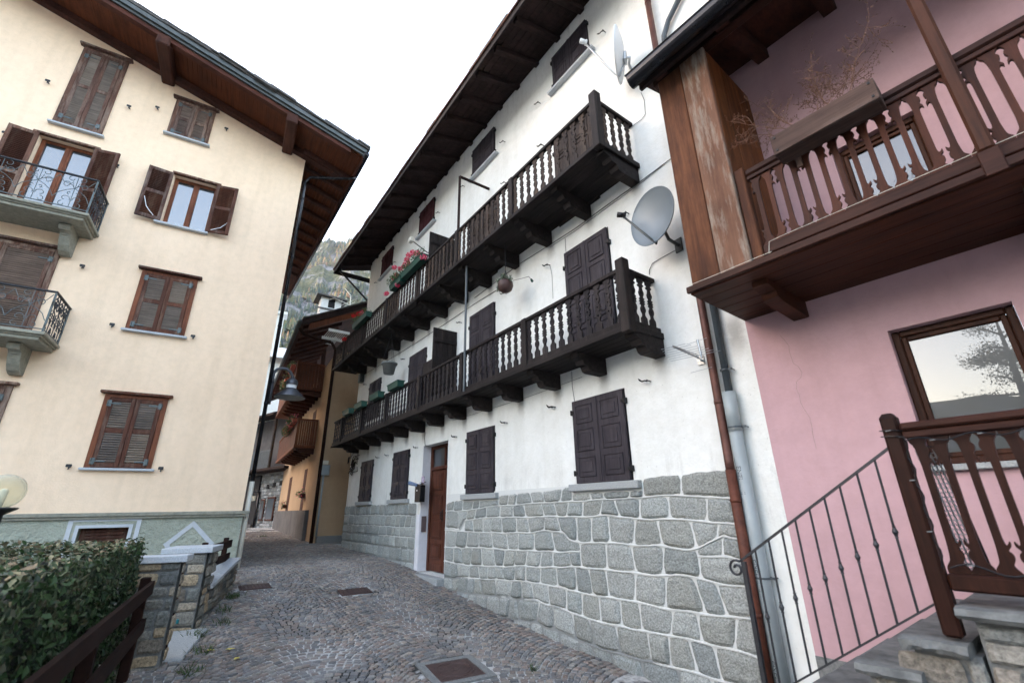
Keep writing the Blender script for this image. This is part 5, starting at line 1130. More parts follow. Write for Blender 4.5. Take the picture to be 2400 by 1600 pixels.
# ================================================================ THINGS ON THE WHITE HOUSE
GREENS = [(.03, .075, .02), (.05, .11, .03), (.075, .14, .035), (.025, .055, .02), (.10, .13, .04)]
PINKS = [(.72, .05, .14), (.82, .12, .24), (.66, .03, .07), (.85, .28, .36)]; REDS = [(.62, .02, .02), (.5, .015, .02)]
def flowerbox(name, label, x0, x1, yc, zt, h=.14, d=.17, mat_=M_greenpl, fl=None, leaves=500, fr=W, group='green plastic flower boxes on the balcony rails', spread=.12, cat='flower box'):
    t = thing(name, label, cat, fr, (x0+x1)/2, yc, zt-h, group)
    b_ = MB(); v = []
    for z, k in ((zt-h, .8), (zt, 1.0)):
        for sx, sy in ((-1, -1), (1, -1), (1, 1), (-1, 1)): v.append(((x0+x1)/2+sx*((x1-x0)/2-(1-k)*.08), yc+sy*d/2*k, z))
    b_.hexa(v); b_.cham(x0-.008, x1+.008, yc-d/2-.008, yc-d/2+.012, zt-.02, zt+.003, .003); b_.cham(x0-.008, x1+.008, yc+d/2-.012, yc+d/2+.008, zt-.02, zt+.003, .003); b_.cham(x0-.008, x0+.012, yc-d/2+.012, yc+d/2-.012, zt-.02, zt+.003, .002); b_.cham(x1-.012, x1+.008, yc-d/2+.012, yc+d/2-.012, zt-.02, zt+.003, .002)
    b_.build('trough', mat_, t)
    if leaves:
        rg = random.Random(int(abs(x0)*100)); p_ = MB()
        for k in range(int((x1-x0)/.09)): leafcluster(p_, (x0+.05+k*.09, yc-.03, zt+.06+rg.uniform(0, .05)), int(leaves*.09/(x1-x0)), spread, .022, GREENS, .8, rg)
        p_.build('foliage', M_leaf, t)
        if fl:
            for (fx, fy, fz_, r) in fl: q_ = MB(); leafcluster(q_, (fx, yc+fy, fz_), 110, r*1.15, .024, PINKS if mat_ is M_greenpl and fl[0][3] < .5 and fx > -12.5 else REDS, .9, rg); q_.build('flower_head', M_flower, t)
    return t
uo = .74+.12
def fx(z, x_, y_, out=uo): q = W.xz(P(z, x_, y_), out); return q
f1a, f1b = fx('ZC', 920, 760), fx('ZC', 1150, 560)
fl1 = [(*(lambda q: (q[0], -.02, q[1]))(fx('ZC', *p)), .065) for p in ((1030, 435), (1085, 445), (1125, 470), (1150, 490), (990, 468), (962, 510), (940, 575), (980, 560))]
flowerbox('flower_box', 'green flower box with crimson geraniums on the upper balcony rail, nearer of the pair', min(f1a[0], f1b[0]), max(f1a[0], f1b[0]), -uo, 5.27, fl=fl1, leaves=700)
f2a, f2b = fx('ZC', 795, 850), fx('ZC', 915, 740)
fl2 = [(*(lambda q: (q[0], -.02, q[1]))(fx('ZC', *p)), .06) for p in ((830, 600), (850, 685), (893, 618), (825, 720), (868, 785), (740, 885))]
flowerbox('flower_box', 'green flower box with leafy pink geraniums on the upper balcony rail, farther of the pair', min(f2a[0], f2b[0]), max(f2a[0], f2b[0]), -uo, 5.25, fl=fl2, leaves=900, spread=.16)
f3a, f3b = fx('ZC', 385, 1235), fx('ZC', 535, 1160)
fl3 = [(*(lambda q: (q[0], -.02, q[1]))(fx('ZC', *p)), .06) for p in ((380, 1130), (430, 1110), (470, 1100), (515, 1105), (275, 1385))]
flowerbox('flower_box', 'dark green box with red geraniums at the far end of the upper balcony', f3a[0], f3b[0], -uo, 5.2, fl=fl3, leaves=350)
lo_ = .56+.11
labs = ['empty green box on the lower balcony rail, nearest the camera', 'empty green box second from the camera on the lower rail', 'empty green box third from the camera on the lower rail', 'empty green box at the far end of the lower rail']
for i_, (p_, q_) in enumerate((((525, 1245), (625, 1205)), ((350, 1330), (455, 1300)), ((205, 1415), (300, 1385)), ((92, 1480), (185, 1455)))):
    a, c = fx('Z3', *p_, lo_), fx('Z3', *q_, lo_); wd2 = min(.62, max(.45, c[0]-a[0])); cx = (a[0]+c[0])/2
    flowerbox('flower_box', labs[i_], cx-wd2/2, cx+wd2/2, -lo_, 2.735, leaves=0)
# white folding rack at the far end of the upper balcony
wr = thing('clothes_airer', 'white slatted clothes airer jutting over the far end of the upper balcony', 'clothes airer', W, -14.4, -.8, 5.2)
m_ = MB()
for q in ((-14.55, -.78), (-13.75, -.78), ): pass
zA = 5.28
m_.cham(-14.75, -14.70, -1.35, -.70, zA, zA+.09, .006); m_.cham(-13.95, -13.90, -1.35, -.70, zA, zA+.09, .006); m_.build('end_bar', M_awn, wr)
m_ = MB()
for k in range(11): m_.cham(-14.695, -13.955, -1.33+k*.06, -1.31+k*.06, zA+.03, zA+.05, .003)
m_.build('slats', M_awn, wr)
# satellite dishes
def dish(label, cpx, dist_or_out, diam, aim, m_, arm_end, mount, fr=W, ry=1.08):
    (x, z), out = W.xz(P(*cpx), dist_or_out), dist_or_out; c = Vector((x, -out, z)); n_ = Vector(aim).normalized()
    t = thing('satellite_dish', label, 'satellite dish', W, x, -out, z, 'satellite dishes on the white house')
    up = Vector((0, 0, 1)); r_ = n_.cross(up).normalized(); u_ = r_.cross(n_); R = Matrix(((r_.x, u_.x, n_.x, c.x), (r_.y, u_.y, n_.y, c.y), (r_.z, u_.z, n_.z, c.z), (0, 0, 0, 1)))
    S_ = Matrix.Diagonal((1, ry, 1, 1)); rr = diam/2; prof = [(rr*k/10, .105*diam*(k/10)**2*1.0-.02) for k in range(11)]+[(rr*1.012, .105*diam-.016), (rr*1.02, .105*diam-.022)]+[(rr*k/10, .105*diam*(k/10)**2-.035) for k in range(10, -1, -1)]
    o = MB(); o.lathe(prof, 40, R @ S_); o.build('reflector', m_, t, smooth=True)
    low = R @ S_ @ Vector((0, -rr*.98, .06)); o = MB(); e_ = Vector((W.xz(P(*arm_end[0]), arm_end[1])[0], -arm_end[1], W.xz(P(*arm_end[0]), arm_end[1])[1]))
    o.tube([R @ Vector((0, -rr*.5, -.04)), low+Vector((0, 0, -.02))-n_*.03, low+(e_-low)*.06, e_], .014, 8); o.build('arm', M_alu if m_ is M_dishw else M_gutterg, t, smooth=True)
    o = MB(); d_ = (c-e_).normalized(); o.tube([e_-d_*.05, e_+d_*.03], [.035, .03], 10); o.tube([e_+d_*.03, e_+d_*.05], .04, 10); o.build('receiver', M_dishw if m_ is M_dishw else M_black, t, smooth=True)
    o = MB(); bk = R @ Vector((0, -rr*.25, -.05)); wl_ = Vector((mount[0], 0, mount[1])); o.tube([bk, bk-n_*.06, Vector((bk.x*.4+wl_.x*.6, (bk.y*.55), wl_.z+.02)), wl_+Vector((0, -.06, 0)), wl_], .02, 8); o.cham(wl_.x-.05, wl_.x+.05, -.02, -.001, wl_.z-.09, wl_.z+.09, .004)
    o.cham(-.06, .06, -.08, .08, -.07, -.03, .008, R @ Matrix.Translation((0, -rr*.25, 0))); o.build('wall_mount', M_gutterg if m_ is not M_dishw else M_alu, t, smooth=False)
    return t
c2 = W.xz(P('Z2', 2320, 1080))
dish('large grey satellite dish on the white wall beside the wooden corner post', ('Z2', 2093, 822), .40, .66, (-.12, -.99, .02), M_dish, (('Z2', 1790, 800), .62), (c2[0], c2[1]))
c1_ = W.xz(P('Z1', 1120, 700))
dish('white satellite dish seen edge on, high on the white wall', ('Z1', 1010, 500), .36, .72, (-.84, -.52, .12), M_dishw, (('Z1', 655, 385), .80), (c1_[0]+.03, c1_[1]))
# small feed arm on the far part of the upper wall
t = thing('white_floodlight', 'small white lamp on a thin arm beside the red geraniums on the upper wall', 'lamp', W, -9.3, -.1, 6.4)
q0 = W.xz(P('ZC', 1180, 430), .1); q1 = W.xz(P('ZC', 1010, 295), .55); m_ = MB(); m_.tube([(q0[0]+.1, 0, q0[1]-.05), (q0[0], -.1, q0[1]), (q1[0], -.55, q1[1])], .014, 8); m_.build('arm', M_iron, t)
m_ = MB(); m_.cham(q1[0]-.10, q1[0]+.06, -.62, -.50, q1[1]-.06, q1[1]+.07, .02); m_.build('head', M_cream, t)
# television aerial
t = thing('tv_aerial', 'small aluminium television aerial under the lower balcony end by the rusty downpipe', 'aerial', W, -2.75, -.2, 1.25)
q0 = W.xz(P('Z4', 1740, 1350)); q = lambda x_, y_, o: (W.x(P('Z4', x_, y_), o), -o, W.z(P('Z4', x_, y_), o))
m_ = MB(); m_.tube([(q0[0], 0, q0[1]), q(1735, 1340, .12)], .012, 6); m_.tube([q(1745, 1330, .12), q(1703, 1160, .12)], .013, 8); m_.cham(q0[0]-.04, q0[0]+.04, -.015, 0, q0[1]-.05, q0[1]+.05, .003); m_.build('mast', M_alu, t)
m_ = MB(); a = Vector(q(1720, 1330, .13)); e = Vector(q(1475, 1222, .42)); m_.tube([a, e], .010, 6); m_.tube([a+Vector((0, 0, .03)), e+Vector((0, 0, .012))], .005, 6); m_.build('boom', M_alu, t)
m_ = MB()
for k in range(7):
    c_ = e+(a-e)*(k/7.5+.02); hl_ = .13+.022*k; dd = Vector((1, .25, .0)).normalized(); m_.tube([c_-dd*hl_, c_+dd*hl_], .003, 5)
for sg in (1, -1): m_.tube([a+Vector((-.12, 0, .16*sg+.03)), a+Vector((.12, 0, .16*sg+.03))], .003, 5)
m_.build('elements', M_alu, t)
# terracotta pot with succulents hanging by a chain, string light socket, grey hanging pot
q0 = W.xz(P('ZC', 2045, 795), .42); t = thing('hanging_pot', 'round brown terracotta pot with small cactus rosettes hanging under the upper balcony', 'hanging pot', W, q0[0], -.42, q0[1])
m_ = MB(); T_ = Matrix.Translation((q0[0], -.42, q0[1])); m_.lathe([(0, -.135), (.06, -.125), (.11, -.085), (.135, -.01), (.125, .06), (.095, .10), (.08, .10), (.0, .085)], 24, T_); m_.build('pot', plain('brown_clay', (.062, .028, .024), .5, 0, .3, 12), t, smooth=True)
m_ = MB(); rg = random.Random(9)
for a_, e_ in ((0, .02), (1.0, .06), (2.1, .03), (3.1, 0), (4.0, -.05), (5.1, .05), (2.6, -.10)): leafcluster(m_, (q0[0]+.135*math.cos(a_), -.42-.10*abs(math.sin(a_)), q0[1]+.06+e_), 70, .055, .018, [(.14, .18, .13), (.09, .12, .08), (.2, .23, .17)], .9, rg)
m_.build('succulents', M_leaf, t); m_ = MB(); m_.tube([(q0[0], -.42, q0[1]+.1), (q0[0]+.01, -.42, q0[1]+.25), (q0[0], -.42, 4.36)], .008, 5); m_.tube([(q0[0]-.09, -.42, q0[1]+.08), (q0[0], -.42, q0[1]+.3), (q0[0]+.09, -.42, q0[1]+.08)], .005, 5); m_.build('chain', M_iron, t)
q0 = W.xz(P('Z3', 517, 1030), .45); t = thing('hanging_pot', 'grey plastic pot hanging on wires near the far end of the house', 'hanging pot', W, q0[0], -.45, q0[1])
m_ = MB(); T_ = Matrix.Translation((q0[0], -.45, q0[1])); m_.lathe([(0, -.15), (.13, -.15), (.175, .09), (.20, .09), (.205, .135), (.18, .135), (.175, .09), (0, .08)], 24, T_); m_.build('pot', M_greypot, t, smooth=True)
m_ = MB()
for a_ in (0.3, 2.4, 4.5): m_.tube([(q0[0]+.19*math.cos(a_), -.45+.19*math.sin(a_), q0[1]+.12), (q0[0]-.02, -.45, 4.36)], .005, 5)
m_.build('wire', M_iron, t)
t = thing('bulb_socket', 'single green lamp socket dangling on a wire beside the hanging terracotta pot', 'lamp socket', W, *(lambda q: (q[0], -.2, q[1]))(W.xz(P('Z3', 1820, 215), .2)))
m_ = MB(); pts = [(*(lambda q_: (q_[0], -.2, q_[1]))(W.xz(P('Z3', *p), .2)),) for p in ((1655, 225), (1740, 205), (1800, 188), (1822, 214))]; m_.tube(pts, .005, 5); m_.build('wire', M_cable, t)
m_ = MB(); e = Vector(pts[-1]); m_.tube([e, e+Vector((.03, 0, -.05))], [.018, .022], 8); m_.build('socket', M_greenpl, t, smooth=True)
# mailbox with papers, name panel
q0 = W.xz(P('Z5', 785, 795), .12); t = thing('mailbox', 'black mailbox stuffed with leaflets beside the red brown door', 'mailbox', W, q0[0], -.1, q0[1])
m_ = MB(); m_.cham(q0[0]-.13, q0[0]+.13, -.14, -.02, q0[1]-.20, q0[1]+.14, .008); m_.hexa([(q0[0]-.14, -.15, q0[1]+.14), (q0[0]+.14, -.15, q0[1]+.14), (q0[0]+.14, -.015, q0[1]+.20), (q0[0]-.14, -.015, q0[1]+.20), (q0[0]-.14, -.15, q0[1]+.15), (q0[0]+.14, -.15, q0[1]+.15), (q0[0]+.14, -.015, q0[1]+.21), (q0[0]-.14, -.015, q0[1]+.21)]); m_.build('box', M_black, t)
m_ = MB(); m_.cham(q0[0]-.045, q0[0]-.0, -.1455, -.141, q0[1]+.02, q0[1]+.05, .001); m_.cham(q0[0]-.08, q0[0]+.09, -.12, -.10, q0[1]+.16, q0[1]+.185, .004); m_.build('label_slot', M_paper, t)
m_ = MB(); m_.tube([(q0[0]-.30, -.20, q0[1]+.20), (q0[0]-.02, -.13, q0[1]+.14)], [.045, .03], 12); m_.build('rolled_leaflet', plain('blue_print', (.14, .2, .32), .5, 0, .6, 40), t)
m_ = MB(); m_.cham(q0[0]-.03, q0[0]+.11, -.05, -.042, q0[1]+.19, q0[1]+.32, .001); m_.build('leaflet', plain('colour_print', (.45, .38, .5), .5, 0, .7, 30), t)
o = MB(); q0 = W.xz(P('Z5', 850, 950)); yj = .10; xj = dxl+.012; o.cham(xj, xj+.018, .03, .14, -.44, -.13, .004); 
tag(o.build('bell_panel', plain('brown_panel', (.16, .12, .12), .45, .2, .15), None, W, (xj, .08, -.3)), 'small brown metal bell panel on the white door jamb', 'bell panel')
# bare shrub / vine at the far end
vm = MB(); rw = random.Random(77)
def vine(pts): vm.tube([(*(lambda q: (q[0], -.03, q[1]))(W.xz(P('Z5', *p), .03)),) for p in pts], [.018, .014, .010, .006][:len(pts)] if len(pts) <= 4 else .01, 5)
for k in range(14):
    x0_, y0_ = 150+rw.uniform(-12, 30), 640-k*9; vine([(x0_, y0_), (x0_+rw.uniform(5, 30), y0_-rw.uniform(20, 60)), (x0_+rw.uniform(20, 60), y0_-rw.uniform(30, 90)), (x0_+rw.uniform(20, 85), y0_-rw.uniform(50, 100))])
tag(vm.build('bare_vine', M_darkz, None, W, (-14.4, -.03, 1.2)), 'bare leafless vine on the far edge of the white house wall', 'vine')
tk = MB(); T_ = W.xz(P('Z3', 262, 1110), .1); tk.cham(T_[0]-.16, T_[0]+.06, -.16, -.01, T_[1]-.18, T_[1]+.12, .02); tk.tube([(T_[0]-.1, -.1, T_[1]+.1), (T_[0]-.05, -.12, 4.2)], .012, 6)
tag(tk.build('junction_box', M_gutterg, None, W, (T_[0], -.1, T_[1])), 'grey cable box on the white wall under the far end of the upper balcony', 'junction box')

# ================================================================ OCHRE HOUSE behind
oc = Vector((-6.43, 15.47, 0)); AZS = -31.6
def frame_through(p, az, side):
    a = rad(az); n_ = Vector((math.cos(a), -math.sin(a), 0))*side; return Fr(az, p.dot(n_), side)
S = frame_through(oc, AZS, 1); F = frame_through(oc, AZS+90, -1)
sx0 = S.loc(oc)[0]; fx0 = F.loc(oc)[0]
OH = thing('ochre_house', 'ochre plastered house with brown boarded balconies and a wide timber eave, behind the white house', 'house', F, fx0, 0, -.9)
mb = MB(); ez = F.z(P('ZE', 1400, 800)); 
def S2F(x, y): # S local -> F local
    w = S.M @ Vector((x, y, 0)); q = F.loc((w.x, w.y)); return q
def sv(x, out, z): q = S2F(x, -out); return (q[0], q[1], z)
Lh = 12.4; zt = 5.35
mb.add([sv(sx0-Lh, 0, -1.5), sv(sx0, 0, -1.5), sv(sx0, 0, zt), sv(sx0-Lh, 0, zt)], [(0, 1, 2, 3)])
mb.add([(fx0, 0, -1.5), (fx0+8, 0, -1.5), (fx0+8, 0, zt+2.2), (fx0, 0, zt)], [(0, 1, 2, 3)])
mb.build('wall', M_ochre, OH)
m_ = MB(); a = sv(sx0, 0, 0); zpl = S.z(P('ZF', 1300, 352)); x_p0, x_p1 = S.x(P('ZF', 710, 430), .1), S.x(P('ZF', 1290, 500), .1)
m_.hexa([sv(x_p0, .12, -1.4), sv(x_p1, .12, -1.4), sv(x_p1, .001, -1.4), sv(x_p0, .001, -1.4), sv(x_p0, .12, zpl), sv(x_p1, .12, zpl), sv(x_p1, .001, zpl), sv(x_p0, .001, zpl)]); m_.build('plinth', M_dkrend, OH)
# roof: verge rises to the right towards the ridge; soffit with rafters over the balconies
ge, gz_ = 1.35, None
vA = P('ZE', 990, 660); vB = P('ZE', 1882, 430)
vo = .55
A0 = F.xz(vA, vo); B0 = F.xz(vB, vo); print('ochre verge', A0, B0, 'zt', zt, 'S plinth', zpl, x_p0, x_p1, sx0)
slv = (B0[1]-A0[1])/(B0[0]-A0[0]); 
def vz(x): return A0[1]+slv*(x-A0[0])
eR = math.tan(rad(AZS+90-90-(AZS)))*0
rf = MB()
xl_ = A0[0]; xr2 = fx0+9
# S direction in F coordinates (depth) :
p0, p1 = S2F(sx0, 0), S2F(sx0-1, 0); dS = Vector((p1[0]-p0[0], p1[1]-p0[1]))
def rp(x, out, dz): k = out; return (x+0, out, vz(x)+dz)
Ld = 13.5
def sheet(mb, d0, d1, y0, y1, xa=xl_, xb=xr2):
    mb.hexa([rp(xa, y0, d0), rp(xb, y0, d0), rp(xb, y1, d0), rp(xa, y1, d0), rp(xa, y0, d1), rp(xb, y0, d1), rp(xb, y1, d1), rp(xa, y1, d1)])
sheet(rf, -.02, .05, -vo, Ld); rO = rf.build('roof', M_purlin, OH)
m_ = MB(); sheet(m_, -.10, .10, -vo-.04, -vo-.002); m_.build('verge_board', M_eave, rO)
m_ = MB(); sheet(m_, -.34, -.12, -vo+.02, -vo+.18, xl_+.25); m_.build('barge_rafter', M_ochwood, rO)
m_ = MB(); x = xl_; rt = random.Random(12)
while x < xr2: w_ = rt.uniform(.35, .7); m_.hexa([rp(x, -vo-.10, .11), rp(x+w_, -vo-.10, .11), rp(x+w_, 2, .11), rp(x, 2, .11), rp(x, -vo-.10-rt.uniform(0, .05), .15), rp(x+w_, -vo-.1, .15), rp(x+w_, 2, .15), rp(x, 2, .15)]); x += w_-.02
m_.build('roof_slate', M_tile, rO)
m_ = MB(); m_.tube([(xl_-.06, -vo-.04, vz(xl_)+.02), (xl_-.06, Ld, vz(xl_)+.02)], .075, 10); m_.build('gutter', M_gutterg, rO, smooth=True)
for k in range(18): m_ = MB(); y = -.1+k*.7; m_.hexa([rp(xl_+.1, y, -.14), rp(fx0+.2, y, -.18), rp(fx0+.2, y+.1, -.18), rp(xl_+.1, y+.1, -.14), rp(xl_+.1, y, -.021), rp(fx0+.2, y, -.021), rp(fx0+.2, y+.1, -.021), rp(xl_+.1, y+.1, -.021)]); m_.build('rafter', M_purlin, rO)
# balconies on the street side
def obalc(pa, pb, pbot, ptop, label, nlen=6.8, fl=None):
    """pa: pixel of the wall-side lower corner of the end panel, pb: outer lower corner"""
    xb_ = S.x(pa); out, zb = S.side(pb, xb_); z0 = S.z(pbot); z1 = S.z(ptop); print(label, xb_, out, zb, z0, z1)
    m_ = MB(); n_ = 9
    for k in range(n_): o0, o1 = out*k/n_+.004, out*(k+1)/n_-.004; m_.hexa([sv(xb_-.02, o0, z0), sv(xb_, o0, z0), sv(xb_, o1, z0), sv(xb_-.02, o1, z0), sv(xb_-.02, o0, z1), sv(xb_, o0, z1), sv(xb_, o1, z1), sv(xb_-.02, o1, z1)])
    ro = m_.build('balcony', M_ochwood, OH); ro['label'] = label
    m_ = MB(); x = xb_-.06
    while x > xb_-nlen: m_.hexa([sv(x-.112, out-.02, z0), sv(x, out-.02, z0), sv(x, out, z0), sv(x-.112, out, z0), sv(x-.112, out-.02, z1), sv(x, out-.02, z1), sv(x, out, z1), sv(x-.112, out, z1)]); x -= .12
    m_.build('front_boards', M_ochwood, ro)
    m_ = MB()
    for (xa, xc, o0, o1, za, zc) in ((xb_-nlen, xb_+.04, out-.05, out+.03, z1+.002, z1+.07), (xb_-.05, xb_+.04, 0, out-.05, z1+.002, z1+.07), (xb_-.06, xb_+.035, out-.06, out+.035, z0-.05, z1+.10), (xb_-nlen, xb_+.05, 0, out+.05, z0-.12, z0-.01), (xb_-.05, xb_+.03, .0, .05, z0, z1)):
        m_.hexa([sv(xa, o0, za), sv(xc, o0, za), sv(xc, o1, za), sv(xa, o1, za), sv(xa, o0, zc), sv(xc, o0, zc), sv(xc, o1, zc), sv(xa, o1, zc)])
    m_.build('rail', M_ochwood, ro)
    for k in range(8):
        m_ = MB(); x = xb_-.1-k*.72; m_.hexa([sv(x-.1, 0, z0-.32), sv(x, 0, z0-.32), sv(x, out*.8, z0-.24), sv(x-.1, out*.8, z0-.24), sv(x-.1, 0, z0-.121), sv(x, 0, z0-.121), sv(x, out*.95, z0-.121), sv(x-.1, out*.95, z0-.121)]); m_.build('bracket', M_purlin, ro)
    return xb_, out, z0, z1
ob1 = obalc(P('ZD', 1075, 315), P('ZD', 735, 290), P('ZD', 1075, 315), P('ZD', 1100, 65), 'upper boarded balcony')
ob2 = obalc(P('ZD', 985, 1010), P('ZD', 745, 985), P('ZD', 985, 1010), P('ZD', 1030, 715), 'lower boarded balcony')
def sbox(mb, x0, x1, o0, o1, z0, z1): mb.hexa([sv(x0, o1, z0), sv(x1, o1, z0), sv(x1, o0, z0), sv(x0, o0, z0), sv(x0, o1, z1), sv(x1, o1, z1), sv(x1, o0, z1), sv(x0, o0, z1)])
# windows and doors of the ochre house
for (z, qa, qb, lab) in (('ZD', (865, 1310), (895, 1568), 0), ('ZD', (680, 1410), (708, 1568), 0)):
    x0_, x1_ = S.x(P(z, *qa)), S.x(P(z, qb[0], qa[1])); 
    z1_ = S.z(P(z, *qa)); z0_ = -.05 if qa[0] > 700 else -.25
    m_ = MB(); sbox(m_, min(x0_, x1_), max(x0_, x1_), -.0, .012, z0_, z1_); wo = m_.build('window', M_purlin, OH)
    m_ = MB(); sbox(m_, min(x0_, x1_)-.08, max(x0_, x1_)+.08, .0, .10, z0_-.06, z0_-.005); m_.build('sill', M_dark, wo)
for (z, qa, qb, zz0) in (('ZE', (1275, 1200), (1335, 1060), ob1[2]), ('ZD', (965, 640), (1000, 580), ob2[2])):
    x0_, x1_ = S.x(P(z, *qa)), S.x(P(z, qb[0], qa[1])); z1_ = S.z(P(z, *qb)); m_ = MB(); sbox(m_, min(x0_, x1_), max(x0_, x1_), 0, .012, zz0, z1_); m_.build('door', M_purlin, OH)
# drainpipe with gooseneck, conduit, meter box, steps
pp = MB(); pc = lambda z, x_, y_, o: (F.x(P(z, x_, y_), o), -o, F.z(P(z, x_, y_), o))
pxp = F.x(P('ZF', 1430, 700), .06)
g0 = (xl_-.02, -.25, vz(xl_)-.12); q1 = pc('ZE', 1330, 935, .08); q2 = pc('ZE', 1440, 965, .08); q3 = (pxp, -.08, q2[2]-.25)
pp.tube([g0, (xl_+.15, -.12, q1[2]+.12), q1, (q2[0]-.02, q2[1], q2[2]), q3, (pxp, -.08, -1.0)], .055, 10)
pp.build('downpipe', M_redfence, OH, smooth=True)
pp = MB(); a = pc('ZF', 1590, 60, .04); pxc = a[0]; pp.tube([(pxc, -.04, F.z(P('ZD', 1100, 1340))), (pxc, -.04, -.75)], .03, 8); pp.build('conduit', M_greypipe, OH, smooth=True)
bxp = pc('ZD', 1100, 1305, .08); m_ = MB(); m_.cham(bxp[0]-.17, bxp[0]+.17, -.10, -.0, bxp[2]-.18, bxp[2]+.15, .01); m_.build('meter_box', M_greypipe, OH)
bxp = pc('ZD', 1112, 1217, .02); m_ = MB(); m_.cham(bxp[0]-.10, bxp[0]+.10, -.02, -.0, bxp[2]-.06, bxp[2]+.06, .003); m_.build('number_plate', M_cream, OH)
for (xa, xb, yy0, yy1, za, zb_) in ((fx0-.5, fx0+2.2, -.55, -.25, -1.3, -.93), (fx0+.1, fx0+2.2, -.25, -.0, -1.3, -.74)):
    m_ = MB(); m_.cham(xa, xb, yy0, yy1, za, zb_, .02); m_.build('step', M_cement, OH)
# flower boxes on ochre house
def oflower(label, x0, x1, out, z, fl, gcol=M_terra, n_=260, drop=.1, group='flower boxes on the ochre house'):
    t = thing('flower_box', label, 'flower box', F, *sv((x0+x1)/2, out, z), group)
    m_ = MB(); sbox(m_, x0, x1, out, out+.16, z, z+.14); m_.build('trough', gcol, t)
    rg = random.Random(int(abs(x0*31))); m_ = MB(); q_ = MB(); k = x0
    while k < x1:
        c_ = sv(k, out+.12, z+.20-rg.uniform(0, drop)); leafcluster(m_, c_, n_//4, .17, .03, GREENS+[(.12, .13, .03)], 1, rg)
        if fl: leafcluster(q_, (c_[0]+rg.uniform(-.05, .05), c_[1]-.06, c_[2]+rg.uniform(-.1, .12)), 14, .15, .024, PINKS, 1, rg)
        k += .13
    m_.build('foliage', M_leaf, t)
    if fl: q_.build('flowers', M_flower, t)
xb_, out, z0, z1 = ob2
oflower('terracotta box with pink flowers on the lower ochre balcony, nearest its corner', xb_-.9, xb_-.25, out+.03, z1-.02, 1)
oflower('box of bright green foliage and pink flowers spilling over the lower ochre balcony', xb_-3.0, xb_-1.3, out+.03, z1-.05, 1, n_=420, drop=.3)
xb_, out, z0, z1 = ob1
oflower('box with yellowing leaves on the upper ochre balcony behind the street lamp', xb_-1.6, xb_-.5, out+.03, z1-.05, 0, n_=300)
oflower('box with trailing pale leaves at the far end of the upper ochre balcony', xb_-3.9, xb_-2.6, out+.03, z1-.08, 0, n_=300, drop=.4)
for i_, (z, x_, y_) in enumerate((('ZF', 1250, 30), ('ZF', 920, 240))):
    xx, zz = S.xz(P(z, x_, y_), .1); oflower(('pink flowers on the sill of the right narrow window of the ochre house', 'pink flowers on the sill of the left narrow window of the ochre house')[i_], xx-.2, xx+.15, .02, zz-.18, 1, M_purlin, 200)
# chimney and aerial standing on the ochre roof
q0 = F.xz(P('ZI', 960, 1330), -3.0); CH = thing('chimney', 'white rendered chimney with slab roof on the ochre house', 'chimney', F, q0[0], 3.0, q0[1])
m_ = MB(); cxh, czh = q0; m_.box(cxh-.42, cxh+.42, 2.65, 3.35, czh-1.6, czh-.18)
for (a, c) in ((-.42, -.12), (.16, .42)): m_.box(cxh+a, cxh+c, 2.65, 3.35, czh-.18, czh+.26)
m_.box(cxh-.42, cxh+.42, 2.65, 3.35, czh+.26, czh+.30); m_.build('stack', M_awn, CH)
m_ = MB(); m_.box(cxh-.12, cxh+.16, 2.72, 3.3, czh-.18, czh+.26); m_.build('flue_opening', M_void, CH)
m_ = MB(); m_.hexa([(cxh-.62, 2.45, czh+.30), (cxh+.62, 2.45, czh+.22), (cxh+.62, 3.6, czh+.22), (cxh-.62, 3.6, czh+.30), (cxh-.62, 2.45, czh+.36), (cxh+.62, 2.45, czh+.28), (cxh+.62, 3.6, czh+.28), (cxh-.62, 3.6, czh+.36)]); m_.cham(cxh-.5, cxh+.5, 2.62, 2.64, czh-.3, czh-.22, .005); m_.build('cap', M_tile, CH)
m_ = MB(); m_.lathe([(.16, 0), (.14, .12), (.08, .2), (0, .22)], 12, Matrix.Translation((cxh-.0, 3.0, czh+.34))); m_.build('cowl', M_awn, CH, smooth=True)
AE = thing('roof_aerial', 'thin pale television aerial on the ochre roof against the mountain', 'aerial', F, *(lambda q: (q[0], 2.5, q[1]))(F.xz(P('ZI', 1330, 1290), -2.5)))
fa = lambda x_, y_: (F.x(P('ZI', x_, y_), -2.5), 2.5, F.z(P('ZI', x_, y_), -2.5))
m_ = MB(); m_.tube([fa(1325, 1420), fa(1350, 1130)], .02, 6); m_.build('mast', M_cream, AE); m_ = MB(); m_.tube([fa(1330, 1292), fa(1000, 1140)], .018, 6); m_.tube([fa(1350, 1120), fa(1240, 985)], .012, 6)
for t_ in (.05, .2, .5, .85): a = Vector(fa(1330-330*t_, 1292-152*t_)); m_.tube([a+Vector((-.25, 0, -.18)), a+Vector((.25, 0, .18))], .008, 5)
m_.build('boom', M_cream, AE)

